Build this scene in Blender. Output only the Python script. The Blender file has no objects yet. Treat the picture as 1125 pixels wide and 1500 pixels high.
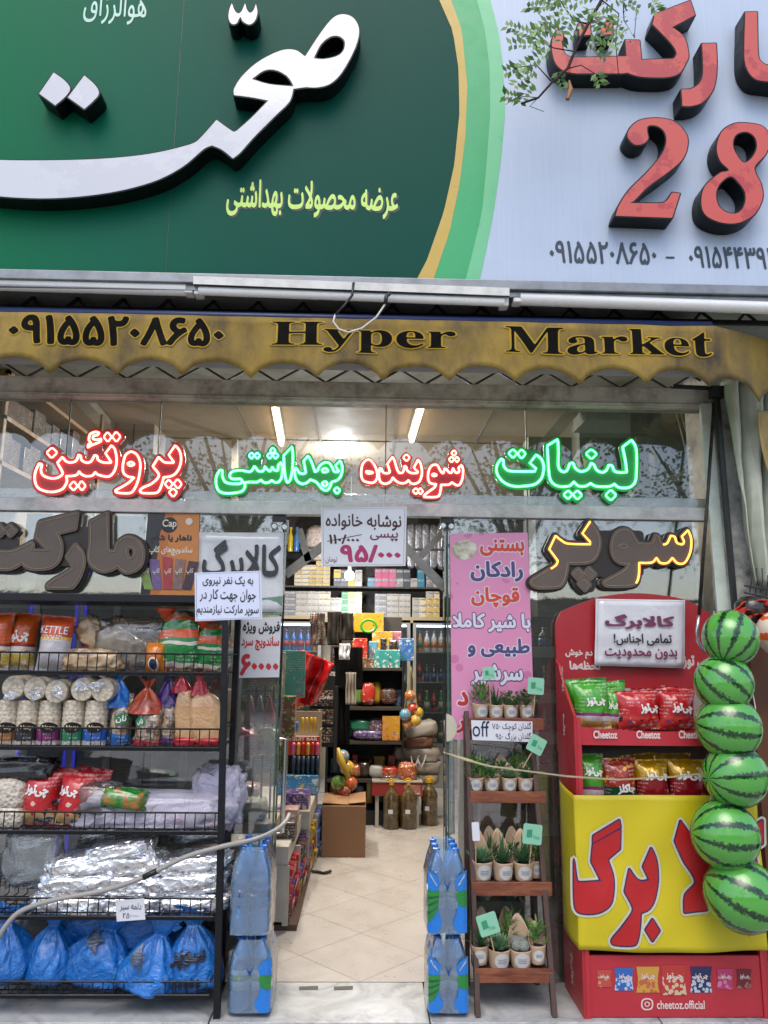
import bpy, bmesh, math, random
import numpy as np
from mathutils import Vector, Matrix, Euler, noise
random.seed(7)
SC = bpy.context.scene
COL = SC.collection
R = math.radians
# ---------------------------------------------------------------- camera
F = 1100.0                       # focal length in pixels of the 1125 x 1500 photograph
CAM = Vector((0.0, -3.8, 1.5))
PITCH, YAW, ROLL = 10.5, -1.3, -0.62
CR = Matrix.Rotation(R(YAW), 3, 'Z') @ Matrix.Rotation(R(90 + PITCH), 3, 'X') @ Matrix.Rotation(R(ROLL), 3, 'Z').inverted()
cd = bpy.data.cameras.new('camera')
cd.sensor_fit = 'HORIZONTAL'; cd.sensor_width = 36.0; cd.lens = 36.0 * F / 1125.0
cd.clip_start = 0.05; cd.clip_end = 400
cam = bpy.data.objects.new('camera', cd); COL.objects.link(cam)
cam.matrix_world = Matrix.Translation(CAM) @ CR.to_4x4()
SC.camera = cam
# ---------------------------------------------------------------- sky, sun, exposure
W = bpy.data.worlds.new('World'); SC.world = W; W.use_nodes = True
wn = W.node_tree
sky = wn.nodes.new('ShaderNodeTexSky'); sky.sky_type = 'NISHITA'; sky.sun_disc = False
sky.sun_elevation = R(58); sky.sun_rotation = R(190); sky.air_density = 1.0; sky.dust_density = 2.5
bg = wn.nodes['Background']; bg.inputs['Strength'].default_value = 0.14
wn.links.new(sky.outputs[0], bg.inputs['Color'])
sd = bpy.data.lights.new('sun', 'SUN'); sd.energy = 0.55; sd.angle = R(40); sd.color = (1.0, 0.95, 0.88)
sun = bpy.data.objects.new('sun', sd); COL.objects.link(sun)
sdir = Vector((math.sin(R(190)) * math.cos(R(58)), math.cos(R(190)) * math.cos(R(58)), math.sin(R(58))))
sun.rotation_euler = sdir.to_track_quat('Z', 'Y').to_euler()
SC.view_settings.view_transform = 'Standard'; SC.view_settings.look = 'None'
SC.view_settings.exposure = 1.1; SC.view_settings.gamma = 1.0
SC.cycles.max_bounces = 7; SC.cycles.transparent_max_bounces = 24
SC.cycles.diffuse_bounces = 3; SC.cycles.glossy_bounces = 3; SC.cycles.transmission_bounces = 5
SC.cycles.caustics_reflective = False; SC.cycles.caustics_refractive = False
SC.cycles.use_denoising = True; SC.cycles.sample_clamp_indirect = 4.0

# ---------------------------------------------------------------- placing: a point seen in the photograph, on a real plane
def ray(px, py):
    return CR @ Vector(((px - 562.5) / F, (750 - py) / F, -1.0))
def U(px, py, Y):                # on the vertical plane y = Y
    d = ray(px, py); return CAM + d * ((Y - CAM.y) / d.y)
def UZ(px, py, Z):               # on the horizontal plane z = Z
    d = ray(px, py); return CAM + d * ((Z - CAM.z) / d.z)
def UX(px, py, X):               # on the vertical plane x = X
    d = ray(px, py); return CAM + d * ((X - CAM.x) / d.x)
def pxm(Y):                      # metres per pixel at depth Y
    return (Y - CAM.y) / F * 1.02

# ---------------------------------------------------------------- materials
def lin(h):
    if not isinstance(h, str): return tuple(h)
    h = h.lstrip('#'); v = [int(h[i:i + 2], 16) / 255 for i in (0, 2, 4)]
    return tuple(c / 12.92 if c <= .04045 else ((c + .055) / 1.055) ** 2.4 for c in v)
MATS = {}
class NT:
    def __init__(s, name):
        s.m = bpy.data.materials.new(name); s.m.use_nodes = True
        s.t = s.m.node_tree; s.n = s.t.nodes; s.b = s.n['Principled BSDF']; s.o = s.n['Material Output']
    def new(s, typ, **kw):
        nd = s.n.new(typ)
        for k, v in kw.items():
            if k.startswith('i_'): nd.inputs[k[2:]].default_value = v
            elif k[0] == 'i' and k[1:].isdigit(): nd.inputs[int(k[1:])].default_value = v
            else: setattr(nd, k, v)
        return nd
    def link(s, a, b): s.t.links.new(a, b)
    def math(s, op, a, b=None, c=None):
        nd = s.n.new('ShaderNodeMath'); nd.operation = op
        for i, v in enumerate((a, b, c)):
            if v is None: continue
            if isinstance(v, (int, float)): nd.inputs[i].default_value = v
            else: s.link(v, nd.inputs[i])
        return nd.outputs[0]
    def mix(s, f, a, b, typ='MIX'):
        nd = s.n.new('ShaderNodeMix'); nd.data_type = 'RGBA'; nd.blend_type = typ
        for sock, v in ((nd.inputs['Factor'], f), (nd.inputs['A'], a), (nd.inputs['B'], b)):
            if hasattr(v, 'is_output'): s.link(v, sock)
            elif isinstance(v, (int, float)): sock.default_value = v
            else: sock.default_value = (*lin(v)[:3], 1)
        return nd.outputs['Result']
    def noise(s, scale, detail=3, rough=.55, vec=None, dist=0):
        nd = s.new('ShaderNodeTexNoise', i_Scale=scale, i_Detail=detail, i_Roughness=rough, i_Distortion=dist)
        s.link(vec if vec is not None else s.coord('Object'), nd.inputs['Vector']); return nd.outputs['Fac']
    def coord(s, k='Object'):
        if not hasattr(s, '_tc'): s._tc = s.n.new('ShaderNodeTexCoord')
        return s._tc.outputs[k]
    def xyz(s, k='Object'):
        nd = s.n.new('ShaderNodeSeparateXYZ'); s.link(s.coord(k), nd.inputs[0]); return nd.outputs
    def ramp(s, f, stops, interp='LINEAR'):
        nd = s.n.new('ShaderNodeValToRGB'); nd.color_ramp.interpolation = interp
        e = nd.color_ramp.elements
        while len(e) < len(stops): e.new(1.0)
        for el, (p, c) in zip(e, stops):
            el.position = p; el.color = (*lin(c)[:3], 1) if not isinstance(c, (int, float)) else (c, c, c, 1)
        s.link(f, nd.inputs[0]); return nd.outputs[0]
    def bump(s, h, st=.3, d=.01):
        nd = s.new('ShaderNodeBump', i_Strength=st, i_Distance=d); s.link(h, nd.inputs['Height'])
        s.link(nd.outputs[0], s.b.inputs['Normal']); return nd
def mat(name, col='#888888', rough=.5, metal=0., var=.12, vs=9., bump=0., bs=60., coat=0., emit=0., spec=.5, grime=0., gcol='#2a2520', alpha=1., sheen=0., trans=0.):
    if name in MATS: return MATS[name]
    g = NT(name); c = lin(col); b = g.b
    if var > 0:
        f = g.noise(vs, 4)
        out = g.mix(f, tuple(max(0, x * (1 - var * 1.6)) for x in c), tuple(min(1, x * (1 + var)) for x in c))
        if grime > 0:
            gf = g.math('MULTIPLY', g.math('GREATER_THAN', g.noise(vs * .35 + 2, 8, .72), .56), grime)
            gf2 = g.ramp(g.noise(vs * .5 + 1.3, 8, .7), [(.45, 0.), (.72, grime)])
            out = g.mix(gf2, out, gcol)
        g.link(out, b.inputs['Base Color'])
        r = g.ramp(g.noise(vs * 1.7, 3), [(.3, max(0, rough - .1)), (.7, min(1, rough + .1))]); g.link(r, b.inputs['Roughness'])
    else:
        b.inputs['Base Color'].default_value = (*c, 1); b.inputs['Roughness'].default_value = rough
    b.inputs['Metallic'].default_value = metal; b.inputs['Specular IOR Level'].default_value = spec
    b.inputs['Coat Weight'].default_value = coat; b.inputs['Coat Roughness'].default_value = .08
    b.inputs['Sheen Weight'].default_value = sheen; b.inputs['Alpha'].default_value = alpha
    b.inputs['Transmission Weight'].default_value = trans
    if emit: b.inputs['Emission Color'].default_value = (*c, 1); b.inputs['Emission Strength'].default_value = emit
    if bump: g.bump(g.noise(bs, 5), bump)
    MATS[name] = g.m; return g.m
def film(name, col='#dfe6ee', gloss=.25, body=.15, rough=.08, bump=.6, bs=25., tint='#ffffff', fm=1.6):
    """thin clear plastic or glass sheet: see-through, a sheen, a little milky body"""
    if name in MATS: return MATS[name]
    g = NT(name)
    t = g.new('ShaderNodeBsdfTransparent'); t.inputs[0].default_value = (*lin(tint), 1)
    gl = g.new('ShaderNodeBsdfGlossy', i_Roughness=rough)
    d = g.new('ShaderNodeBsdfDiffuse'); d.inputs[0].default_value = (*lin(col), 1)
    fr = g.new('ShaderNodeFresnel', i_IOR=1.5)
    fac = g.math('MINIMUM', g.math('ADD', g.math('MULTIPLY', fr.outputs[0], fm), gloss), 1.0)
    m1 = g.new('ShaderNodeMixShader'); m2 = g.new('ShaderNodeMixShader')
    g.link(t.outputs[0], m1.inputs[1]); g.link(d.outputs[0], m1.inputs[2]); m1.inputs[0].default_value = body
    g.link(fac, m2.inputs[0]); g.link(m1.outputs[0], m2.inputs[1]); g.link(gl.outputs[0], m2.inputs[2])
    if bump:
        bn = g.new('ShaderNodeBump', i_Strength=bump, i_Distance=.01); g.link(g.noise(bs, 5, .6, dist=1.), bn.inputs['Height'])
        for x in (gl, d): g.link(bn.outputs[0], x.inputs['Normal'])
        g.link(bn.outputs[0], fr.inputs['Normal'])
    g.link(m2.outputs[0], g.o.inputs['Surface']); MATS[name] = g.m; return g.m
def bands(name, stops, rough=.28, wob=.06, axis=2, coat=.4, spots=None, bump=.5, bs=18., metal=0.):
    """printed packaging: colour zones up its height, wobbling, plus blobs of print colours"""
    if name in MATS: return MATS[name]
    g = NT(name); z = g.xyz('Generated')[axis]
    f = g.math('ADD', z, g.math('MULTIPLY', g.math('SUBTRACT', g.noise(9, 2), .5), wob))
    out = g.ramp(f, stops, 'CONSTANT')
    if spots:
        lo, hi, cols, sc, th = spots
        nz = g.new('ShaderNodeTexNoise', i_Scale=sc * .9, i_Detail=3.); g.link(g.coord('Object'), nz.inputs['Vector'])
        mv = g.new('ShaderNodeMix', data_type='VECTOR'); mv.inputs['Factor'].default_value = min(.35, 1.6 / sc); g.link(g.coord('Object'), mv.inputs['A']); g.link(nz.outputs['Color'], mv.inputs['B'])
        v = g.new('ShaderNodeTexVoronoi', i_Scale=sc * 1.5, distance='MANHATTAN'); g.link(mv.outputs['Result'], v.inputs['Vector'])
        vc = g.ramp(g.math('FRACT', g.math('MULTIPLY', v.outputs['Color'], 1.)), [(i / len(cols), c) for i, c in enumerate(cols)], 'CONSTANT')
        msk = g.math('MULTIPLY', g.math('GREATER_THAN', f, lo), g.math('LESS_THAN', f, hi))
        msk = g.math('MULTIPLY', msk, g.math('LESS_THAN', v.outputs['Distance'], g.math('MULTIPLY', g.noise(sc * .45, 2), th * 2.4)))
        out = g.mix(msk, out, vc)
        x_, y_, z_ = g.xyz('Object')      # rows of tiny print
        rows = g.math('GREATER_THAN', g.math('FRACT', g.math('MULTIPLY', z_, 62)), .55)
        mp = g.new('ShaderNodeMapping'); mp.inputs['Scale'].default_value = (90, 90, 62); g.link(g.coord('Object'), mp.inputs['Vector'])
        tx = g.math('MULTIPLY', g.math('MULTIPLY', rows, g.math('GREATER_THAN', g.noise(1.6, 1, vec=mp.outputs[0]), .5)), g.math('GREATER_THAN', g.noise(sc * .5 + 4, 1), .53))
        out = g.mix(g.math('MULTIPLY', tx, .4), out, '#c9c4ba' if sum(lin(stops[0][1])) < .9 else '#3a2f2c')
    g.link(out, g.b.inputs['Base Color']); g.b.inputs['Roughness'].default_value = rough; g.b.inputs['Coat Weight'].default_value = coat
    g.b.inputs['Coat Roughness'].default_value = .12; g.b.inputs['Metallic'].default_value = metal
    if bump: g.bump(g.noise(bs, 4, .5, dist=.6), bump, .012)
    MATS[name] = g.m; return g.m

# ---------------------------------------------------------------- meshes
class MB:
    def __init__(s): s.v = []; s.f = []; s.mi = []; s.cur = 0
    def add(s, vs, fs):
        o = len(s.v); s.v += [tuple(v) for v in vs]; s.f += [tuple(i + o for i in f) for f in fs]; s.mi += [s.cur] * len(fs); return s
    def m(s, i): s.cur = i; return s
    def box(s, x0, x1, y0, y1, z0, z1):
        return s.add([(x0, y0, z0), (x1, y0, z0), (x1, y1, z0), (x0, y1, z0), (x0, y0, z1), (x1, y0, z1), (x1, y1, z1), (x0, y1, z1)],
                     [(0, 3, 2, 1), (4, 5, 6, 7), (0, 1, 5, 4), (1, 2, 6, 5), (2, 3, 7, 6), (3, 0, 4, 7)])
    def obox(s, c, sx, sy, sz, rot):          # oriented box about its centre
        M = Euler(rot).to_matrix(); c = Vector(c)
        P = [c + M @ Vector((a * sx / 2, b * sy / 2, d * sz / 2)) for d in (-1, 1) for a, b in ((-1, -1), (1, -1), (1, 1), (-1, 1))]
        return s.add(P, [(0, 3, 2, 1), (4, 5, 6, 7), (0, 1, 5, 4), (1, 2, 6, 5), (2, 3, 7, 6), (3, 0, 4, 7)])
    def bar(s, a, b, w, h, up=(0, 0, 1)):      # rectangular bar from a to b
        a, b = Vector(a), Vector(b); d = (b - a).normalized(); upv = Vector(up)
        if abs(d.dot(upv)) > .95: upv = Vector((0, 1, 0))
        x = d.cross(upv).normalized() * w / 2; y = x.cross(d).normalized() * h / 2
        P = [p + q for p in (a, b) for q in (-x - y, x - y, x + y, -x + y)]
        return s.add(P, [(0, 1, 2, 3), (7, 6, 5, 4), (0, 4, 5, 1), (1, 5, 6, 2), (2, 6, 7, 3), (3, 7, 4, 0)])
    def tube(s, pts, r, n=8, closed=False, caps=True):
        pts = [Vector(p) for p in pts]; N = len(pts)
        rs = r if isinstance(r, (list, tuple)) else [r] * N
        ref = None; rings = []
        for i, p in enumerate(pts):
            a = pts[(i - 1) % N] if (closed or i > 0) else p
            b = pts[(i + 1) % N] if (closed or i < N - 1) else p
            d = (b - a); d = d.normalized() if d.length > 1e-9 else Vector((0, 0, 1))
            if ref is None: ref = d.orthogonal().normalized()
            ref = (ref - d * ref.dot(d)); ref = ref.normalized() if ref.length > 1e-6 else d.orthogonal().normalized()
            q = d.cross(ref)
            rings.append([p + (ref * math.cos(2 * math.pi * k / n) + q * math.sin(2 * math.pi * k / n)) * rs[i] for k in range(n)])
        vs = [v for rg in rings for v in rg]; fs = []
        for i in range(N if closed else N - 1):
            j = (i + 1) % N
            for k in range(n):
                l = (k + 1) % n; fs.append((i * n + k, i * n + l, j * n + l, j * n + k))
        if caps and not closed: fs += [tuple(range(n))[::-1], tuple((N - 1) * n + k for k in range(n))]
        return s.add(vs, fs)
    def lathe(s, prof, c=(0, 0, 0), n=16, axis='z', sx=1., sy=1.):
        c = Vector(c); vs = []; fs = []
        for r, h in prof:
            for k in range(n):
                a = 2 * math.pi * k / n; x, y = r * math.cos(a) * sx, r * math.sin(a) * sy
                vs.append(c + (Vector((x, y, h)) if axis == 'z' else Vector((x, h, y)) if axis == 'y' else Vector((h, x, y))))
        for i in range(len(prof) - 1):
            for k in range(n):
                l = (k + 1) % n; q = (i * n + k, i * n + l, (i + 1) * n + l, (i + 1) * n + k)
                fs.append(q if axis != 'y' else q[::-1])
        fs.append(tuple(range(n))[::-1] if axis != 'y' else tuple(range(n)))
        t = tuple((len(prof) - 1) * n + k for k in range(n)); fs.append(t if axis != 'y' else t[::-1])
        return s.add(vs, fs)
    def prism(s, pts, dv):                     # polygon (3-D points, seen from its front) swept by dv
        pts = [Vector(p) for p in pts]; dv = Vector(dv); n = len(pts)
        return s.add(pts + [p + dv for p in pts], [tuple(range(n)), tuple(range(2 * n - 1, n - 1, -1))] + [(i, i + n, (i + 1) % n + n, (i + 1) % n) for i in range(n)])
    def grid(s, fn, nu, nv, closed_u=False):
        vs = [fn(i / nu, j / nv) for j in range(nv + 1) for i in range(nu + (0 if closed_u else 1))]
        w = nu if closed_u else nu + 1; fs = []
        for j in range(nv):
            for i in range(nu):
                k = (i + 1) % w if closed_u else i + 1
                fs.append((j * w + i, j * w + k, (j + 1) * w + k, (j + 1) * w + i))
        return s.add(vs, fs)
    def mesh(s, name, mats, smooth=False):
        me = bpy.data.meshes.new(name); me.from_pydata(s.v, [], s.f)
        for m in (mats if isinstance(mats, (list, tuple)) else [mats]): me.materials.append(m)
        me.polygons.foreach_set('material_index', s.mi)
        if smooth: me.polygons.foreach_set('use_smooth', [True] * len(s.f))
        me.update(); return me
    def build(s, name, mats, parent=None, smooth=False, bevel=0., solid=0., sub=0, auto=0):
        return link(name, s.mesh(name, mats, smooth), parent, bevel, solid, sub, auto)
def link(name, me, parent=None, bevel=0., solid=0., sub=0, auto=0):
    o = bpy.data.objects.new(name, me); COL.objects.link(o)
    if parent is not None: adopt(o, parent)
    if solid: md = o.modifiers.new('solid', 'SOLIDIFY'); md.thickness = solid; md.offset = 0
    if bevel: md = o.modifiers.new('bevel', 'BEVEL'); md.width = bevel; md.segments = 2; md.limit_method = 'ANGLE'
    if sub: md = o.modifiers.new('sub', 'SUBSURF'); md.levels = sub; md.render_levels = sub
    if auto: md = o.modifiers.new('split', 'EDGE_SPLIT'); md.split_angle = R(auto)
    return o
WP = {}
def wpos(o):
    p = o.location.copy()
    return p + (wpos(o.parent) if o.parent else Vector((0, 0, 0)))
def adopt(o, parent):                           # meshes are made in world coordinates; move them into the parent's frame
    o.parent = parent; o.data.transform(Matrix.Translation(-wpos(parent)))
def tag(o, label, cat, group=None, kind=None):
    if label: o['label'] = label
    if cat: o['category'] = cat
    if group: o['group'] = group
    if kind: o['kind'] = kind
    return o
def thing(name, label, cat, loc, group=None):
    o = bpy.data.objects.new(name, None); COL.objects.link(o); o.location = loc; o.empty_display_size = .05
    return tag(o, label, cat, group)
def rebase(o, loc):                             # give a one-mesh thing its origin at its base
    o.data.transform(Matrix.Translation(-Vector(loc))); o.location = loc; return o
def dup(root, loc, label=None, rot=None, scale=None, group=None):
    r = root.copy(); COL.objects.link(r); r.location = loc
    if label: r['label'] = label
    if group: r['group'] = group
    if rot is not None: r.rotation_euler = rot
    if scale is not None: r.scale = scale if not isinstance(scale, (int, float)) else (scale,) * 3
    for ch in list(root.children):
        c = ch.copy(); COL.objects.link(c); c.parent = r
        for g in list(ch.children):
            d = g.copy(); COL.objects.link(d); d.parent = c
    return r
def struct(o): o['kind'] = 'structure'; return o

# ---------------------------------------------------------------- 2-D outlines: tracing, lettering, offsets
def trace(sx, ox=0, oy=0, s=1., n=5):
    """'x,y x,y! ...' closed outline, ! marks a sharp corner -> smoothed pixel polyline"""
    P = []; C = []
    for t in sx.split():
        C.append(t.endswith('!')); a, b = t.rstrip('!').split(','); P.append((ox + float(a) / s, oy + float(b) / s))
    P = np.array(P); N = len(P); T = np.zeros_like(P)
    for i in range(N):
        if not C[i]: T[i] = (P[(i + 1) % N] - P[i - 1]) * .5
    out = []
    for i in range(N):
        j = (i + 1) % N; a, b = P[i], P[j]; L = np.linalg.norm(b - a)
        if C[i] and C[j]: out.append(tuple(a)); continue
        ta, tb = T[i].copy(), T[j].copy()
        for t in (ta, tb):
            l = np.linalg.norm(t)
            if l > 1.1 * L: t *= 1.1 * L / l
        if C[i]: ta = (b - a) * .6
        if C[j]: tb = (b - a) * .6
        for k in range(n):
            u = k / n; u2 = u * u; u3 = u2 * u
            out.append(tuple((2*u3-3*u2+1)*a + (u3-2*u2+u)*ta + (-2*u3+3*u2)*b + (u3-u2)*tb))
    return out
def raster(loops, res, pad):
    """non-zero winding fill of 2-D loops -> coverage array, origin"""
    A = np.concatenate([np.asarray(l, float) for l in loops]); B = np.concatenate([np.roll(np.asarray(l, float), -1, 0) for l in loops])
    mn = A.min(0) - pad; mx = A.max(0) + pad
    w, h = [int(math.ceil((mx[k] - mn[k]) * res)) + 1 for k in (0, 1)]
    G = np.zeros((h, w)); SS = 3
    ax, ay, bx, by = [(v - o) * res for v, o in ((A[:, 0], mn[0]), (A[:, 1], mn[1]), (B[:, 0], mn[0]), (B[:, 1], mn[1]))]
    sg = np.where(by > ay, 1, -1)
    for r in range(h):
        for q in range(SS):
            y = r + (q + .5) / SS - .5
            k = ((ay <= y) & (by > y)) | ((by <= y) & (ay > y))
            if not k.any(): continue
            xs = ax[k] + (y - ay[k]) * (bx[k] - ax[k]) / (by[k] - ay[k]); o = np.argsort(xs); xs = xs[o]; wn_ = np.cumsum(sg[k][o])
            for a, b, c in zip(xs[:-1], xs[1:], wn_[:-1]):
                if c == 0 or b - a < 1e-6: continue
                a += .5; b += .5; ia, ib = int(a), int(b)
                if ia == ib: G[r, ia] += (b - a) / SS
                else:
                    G[r, ia] += (ia + 1 - a) / SS; G[r, ia + 1:ib] += 1 / SS
                    if ib < w: G[r, ib] += (b - ib) / SS
    return np.clip(G, 0, 1), mn
def blur(G, s):
    k = int(s * 3) + 1; x = np.arange(-k, k + 1); g = np.exp(-x * x / (2 * s * s)); g /= g.sum()
    H = np.pad(G, k)
    H = np.apply_along_axis(lambda v: np.convolve(v, g, 'valid'), 0, H)
    return np.apply_along_axis(lambda v: np.convolve(v, g, 'valid'), 1, H)
def rdp(P, eps):
    P = np.asarray(P); n = len(P)
    if n < 6: return P
    keep = np.zeros(n, bool); k = int(np.argmax(((P - P[0]) ** 2).sum(1))); keep[0] = keep[k] = True
    st = [(0, k), (k, n)]
    Q = np.vstack([P, P[:1]])
    while st:
        a, b = st.pop()
        if b - a < 2: continue
        d = Q[b] - Q[a]; l = math.hypot(*d) or 1e-9
        e = np.abs((Q[a + 1:b, 0] - Q[a, 0]) * d[1] - (Q[a + 1:b, 1] - Q[a, 1]) * d[0]) / l
        i = int(np.argmax(e))
        if e[i] > eps: i += a + 1; keep[i] = True; st += [(a, i), (i, b)]
    return P[keep]
def contours(G, lv):
    G = np.pad(G, 1); H, Wd = G.shape; I = G > lv
    code = I[:-1, :-1] * 1 + I[:-1, 1:] * 2 + I[1:, 1:] * 4 + I[1:, :-1] * 8
    nxt = {}
    TB = {1: [(3, 0)], 2: [(0, 1)], 3: [(3, 1)], 4: [(1, 2)], 5: [(3, 0), (1, 2)], 6: [(0, 2)], 7: [(3, 2)], 8: [(2, 3)], 9: [(2, 0)], 10: [(0, 1), (2, 3)], 11: [(2, 1)], 12: [(1, 3)], 13: [(1, 0)], 14: [(0, 3)]}
    for y, x in zip(*np.nonzero((code > 0) & (code < 15))):
        ek = {0: (y, x, 0), 2: (y + 1, x, 0), 3: (y, x, 1), 1: (y, x + 1, 1)}
        for a, b in TB[int(code[y, x])]: nxt[ek[a]] = ek[b]
    def pt(e):
        y, x, d = e; a = G[y, x]
        if d == 0: b = G[y, x + 1]; return (x + (lv - a) / (b - a) - 1, y - 1)
        b = G[y + 1, x]; return (x - 1, y + (lv - a) / (b - a) - 1)
    out = []
    while nxt:
        s = next(iter(nxt)); L = []; e = s
        while e in nxt:
            L.append(pt(e)); e = nxt.pop(e)
        if len(L) > 3: out.append(np.array(L))
    return out
def outline(loops, grow=0., res=None, eps=.1):
    """union of the loops, grown by `grow`, as clean loops"""
    A = np.concatenate([np.asarray(l) for l in loops]); ext = max(np.ptp(A[:, 0]), np.ptp(A[:, 1]))
    res = res or min(400 / ext, 1e9)
    G, mn = raster(loops, res, grow + 5 / res); r = grow * res
    if r > .3:      # true dilation by a disc
        D = G.copy(); p = int(r) + 2; H = np.pad(G, p); h, w = G.shape
        for q in (r, r * .5):
            for k in range(max(8, int(q * 5))):
                dx, dy = q * math.cos(2 * math.pi * k / max(8, int(q * 5))), q * math.sin(2 * math.pi * k / max(8, int(q * 5)))
                ix, iy = int(math.floor(dx)), int(math.floor(dy)); fx, fy = dx - ix, dy - iy
                S = [H[p + iy + j:p + iy + j + h, p + ix + i:p + ix + i + w] for j in (0, 1) for i in (0, 1)]
                D = np.maximum(D, (S[0] * (1 - fx) + S[1] * fx) * (1 - fy) + (S[2] * (1 - fx) + S[3] * fx) * fy)
        G = D
    return [rdp(c, eps) / res + mn for c in contours(blur(G, .75), .5)]
_F = dict(zip('ابپتثجچحخدذرزژسشصضطظعغفقکگلمنهویئ', (0xFE8D, 0xFE8F, 0xFB56, 0xFE95, 0xFE99, 0xFE9D, 0xFB7A, 0xFEA1, 0xFEA5, 0xFEA9, 0xFEAB, 0xFEAD, 0xFEAF, 0xFB8A, 0xFEB1, 0xFEB5, 0xFEB9, 0xFEBD, 0xFEC1, 0xFEC5, 0xFEC9, 0xFECD, 0xFED1, 0xFED5, 0xFB8E, 0xFB92, 0xFEDD, 0xFEE1, 0xFEE5, 0xFEE9, 0xFEED, 0xFBFC, 0xFE89)))
def shape(s):
    """join Persian letters and set them in the order they are drawn, left to right"""
    res = []; i = 0
    def joins(c): return c in _F and c not in 'ادذرزژو'
    while i < len(s):
        c = s[i]
        if c not in _F: res.append(c); i += 1; continue
        pv = i > 0 and joins(s[i - 1])
        if c == 'ل' and i + 1 < len(s) and s[i + 1] == 'ا': res.append(chr(0xFEFC if pv else 0xFEFB)); i += 2; continue
        nx = joins(c) and i + 1 < len(s) and s[i + 1] in _F
        res.append(chr(_F[c] + (3 if pv and nx else 2 if nx else 1 if pv else 0))); i += 1
    out = ''.join(res)
    if not any(c in _F for c in s): return s.replace('\u200c', '')
    toks = []; cur = ''
    for c in out[::-1]:
        if c.isdigit() or (cur and c in '/.'): cur = c + cur
        else:
            if cur: toks.append(cur); cur = ''
            toks.append(c)
    if cur: toks.append(cur)
    return ''.join(toks).replace('\u200c', '')
def serif(s):
    return ''.join(chr(0x1D400 + ord(c) - 65) if 'A' <= c <= 'Z' else chr(0x1D41A + ord(c) - 97) if 'a' <= c <= 'z' else chr(0x1D7CE + int(c)) if c.isdigit() and c < ':' else c for c in s)
TL = {}
def text_loops(s):
    if s in TL: return TL[s]
    c = bpy.data.curves.new('t', 'FONT'); c.body = shape(s); c.size = 1; c.fill_mode = 'NONE'; c.resolution_u = 4
    o = bpy.data.objects.new('t', c); me = bpy.data.meshes.new_from_object(o)
    V = [(v.co.x, v.co.y) for v in me.vertices]; L = []; cur = []; last = None
    E = sorted((min(e.vertices), max(e.vertices)) for e in me.edges)
    brk = set(range(1, len(V))) - {b for a, b in E if b == a + 1}
    for i, v in enumerate(V):
        if i in brk and cur: L.append(cur); cur = []
        cur.append(v)
    if cur: L.append(cur)
    bpy.data.objects.remove(o); bpy.data.curves.remove(c); bpy.data.meshes.remove(me)
    TL[s] = [l for l in L if len(l) > 2]; return TL[s]
def plate(loops, depth=0., holes=True):
    """2-D loops -> filled (extruded) mesh data (verts u,v,w ; faces)"""
    c = bpy.data.curves.new('p', 'CURVE'); c.dimensions = '2D'; c.fill_mode = 'BOTH' if depth else 'FRONT'; c.extrude = depth / 2
    for l in loops:
        sp = c.splines.new('POLY'); sp.points.add(len(l) - 1); sp.use_cyclic_u = True
        for p, q in zip(sp.points, l): p.co = (q[0], q[1], 0, 1)
    o = bpy.data.objects.new('p', c); me = bpy.data.meshes.new_from_object(o)
    V = [v.co.copy() for v in me.vertices]; Fc = [tuple(p.vertices) for p in me.polygons]
    if not depth and me.polygons and me.polygons[0].normal.z < 0: Fc = [f[::-1] for f in Fc]
    bpy.data.objects.remove(o); bpy.data.curves.remove(c); bpy.data.meshes.remove(me)
    return V, Fc
def upright(loops, Y, depth, mats, name, parent=None, fn=None, bevel=0., step=.016):
    """loops in world x,z -> plate standing on plane y=Y, its front face at Y; fn bends it on to a curved surface"""
    V, Fc = plate(loops, depth)
    P = [(v.x, Y + depth / 2 - v.z, v.y) for v in V]
    if fn:
        bm = bmesh.new(); bv = [bm.verts.new(p) for p in P]
        for f in Fc:
            try: bm.faces.new([bv[i] for i in f])
            except ValueError: pass
        for ax in (0, 2):
            lo = min(p[ax] for p in P); hi = max(p[ax] for p in P); n = min(40, int((hi - lo) / step))
            for k in range(1, n + 1):
                no = [0, 0, 0]; no[ax] = 1; co = [0, 0, 0]; co[ax] = lo + (hi - lo) * k / (n + 1)
                bmesh.ops.bisect_plane(bm, geom=bm.verts[:] + bm.edges[:] + bm.faces[:], plane_co=co, plane_no=no)
        bm.verts.index_update(); P = [fn(v.co.copy()) for v in bm.verts]; Fc = [tuple(v.index for v in f.verts) for f in bm.faces]; bm.free()
    return MB().add(P, Fc).build(name, mats, parent, bevel=bevel)
def px_loops(ls, Y):
    out = [[(q.x, q.z) for q in (U(x, y, Y) for x, y in l)] for l in ls]
    def area(l): return sum(a[0] * b[1] - b[0] * a[1] for a, b in zip(l, l[1:] + l[:1]))
    def inside(p, l): return sum((a[1] > p[1]) != (b[1] > p[1]) and p[0] < a[0] + (p[1] - a[1]) * (b[0] - a[0]) / (b[1] - a[1]) for a, b in zip(l, l[1:] + l[:1])) % 2
    for i, l in enumerate(out):     # holes run the other way round
        d = sum(inside(l[0], m_) for j, m_ in enumerate(out) if j != i) % 2
        if (area(l) > 0) == bool(d): out[i] = l[::-1]
    return out
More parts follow.
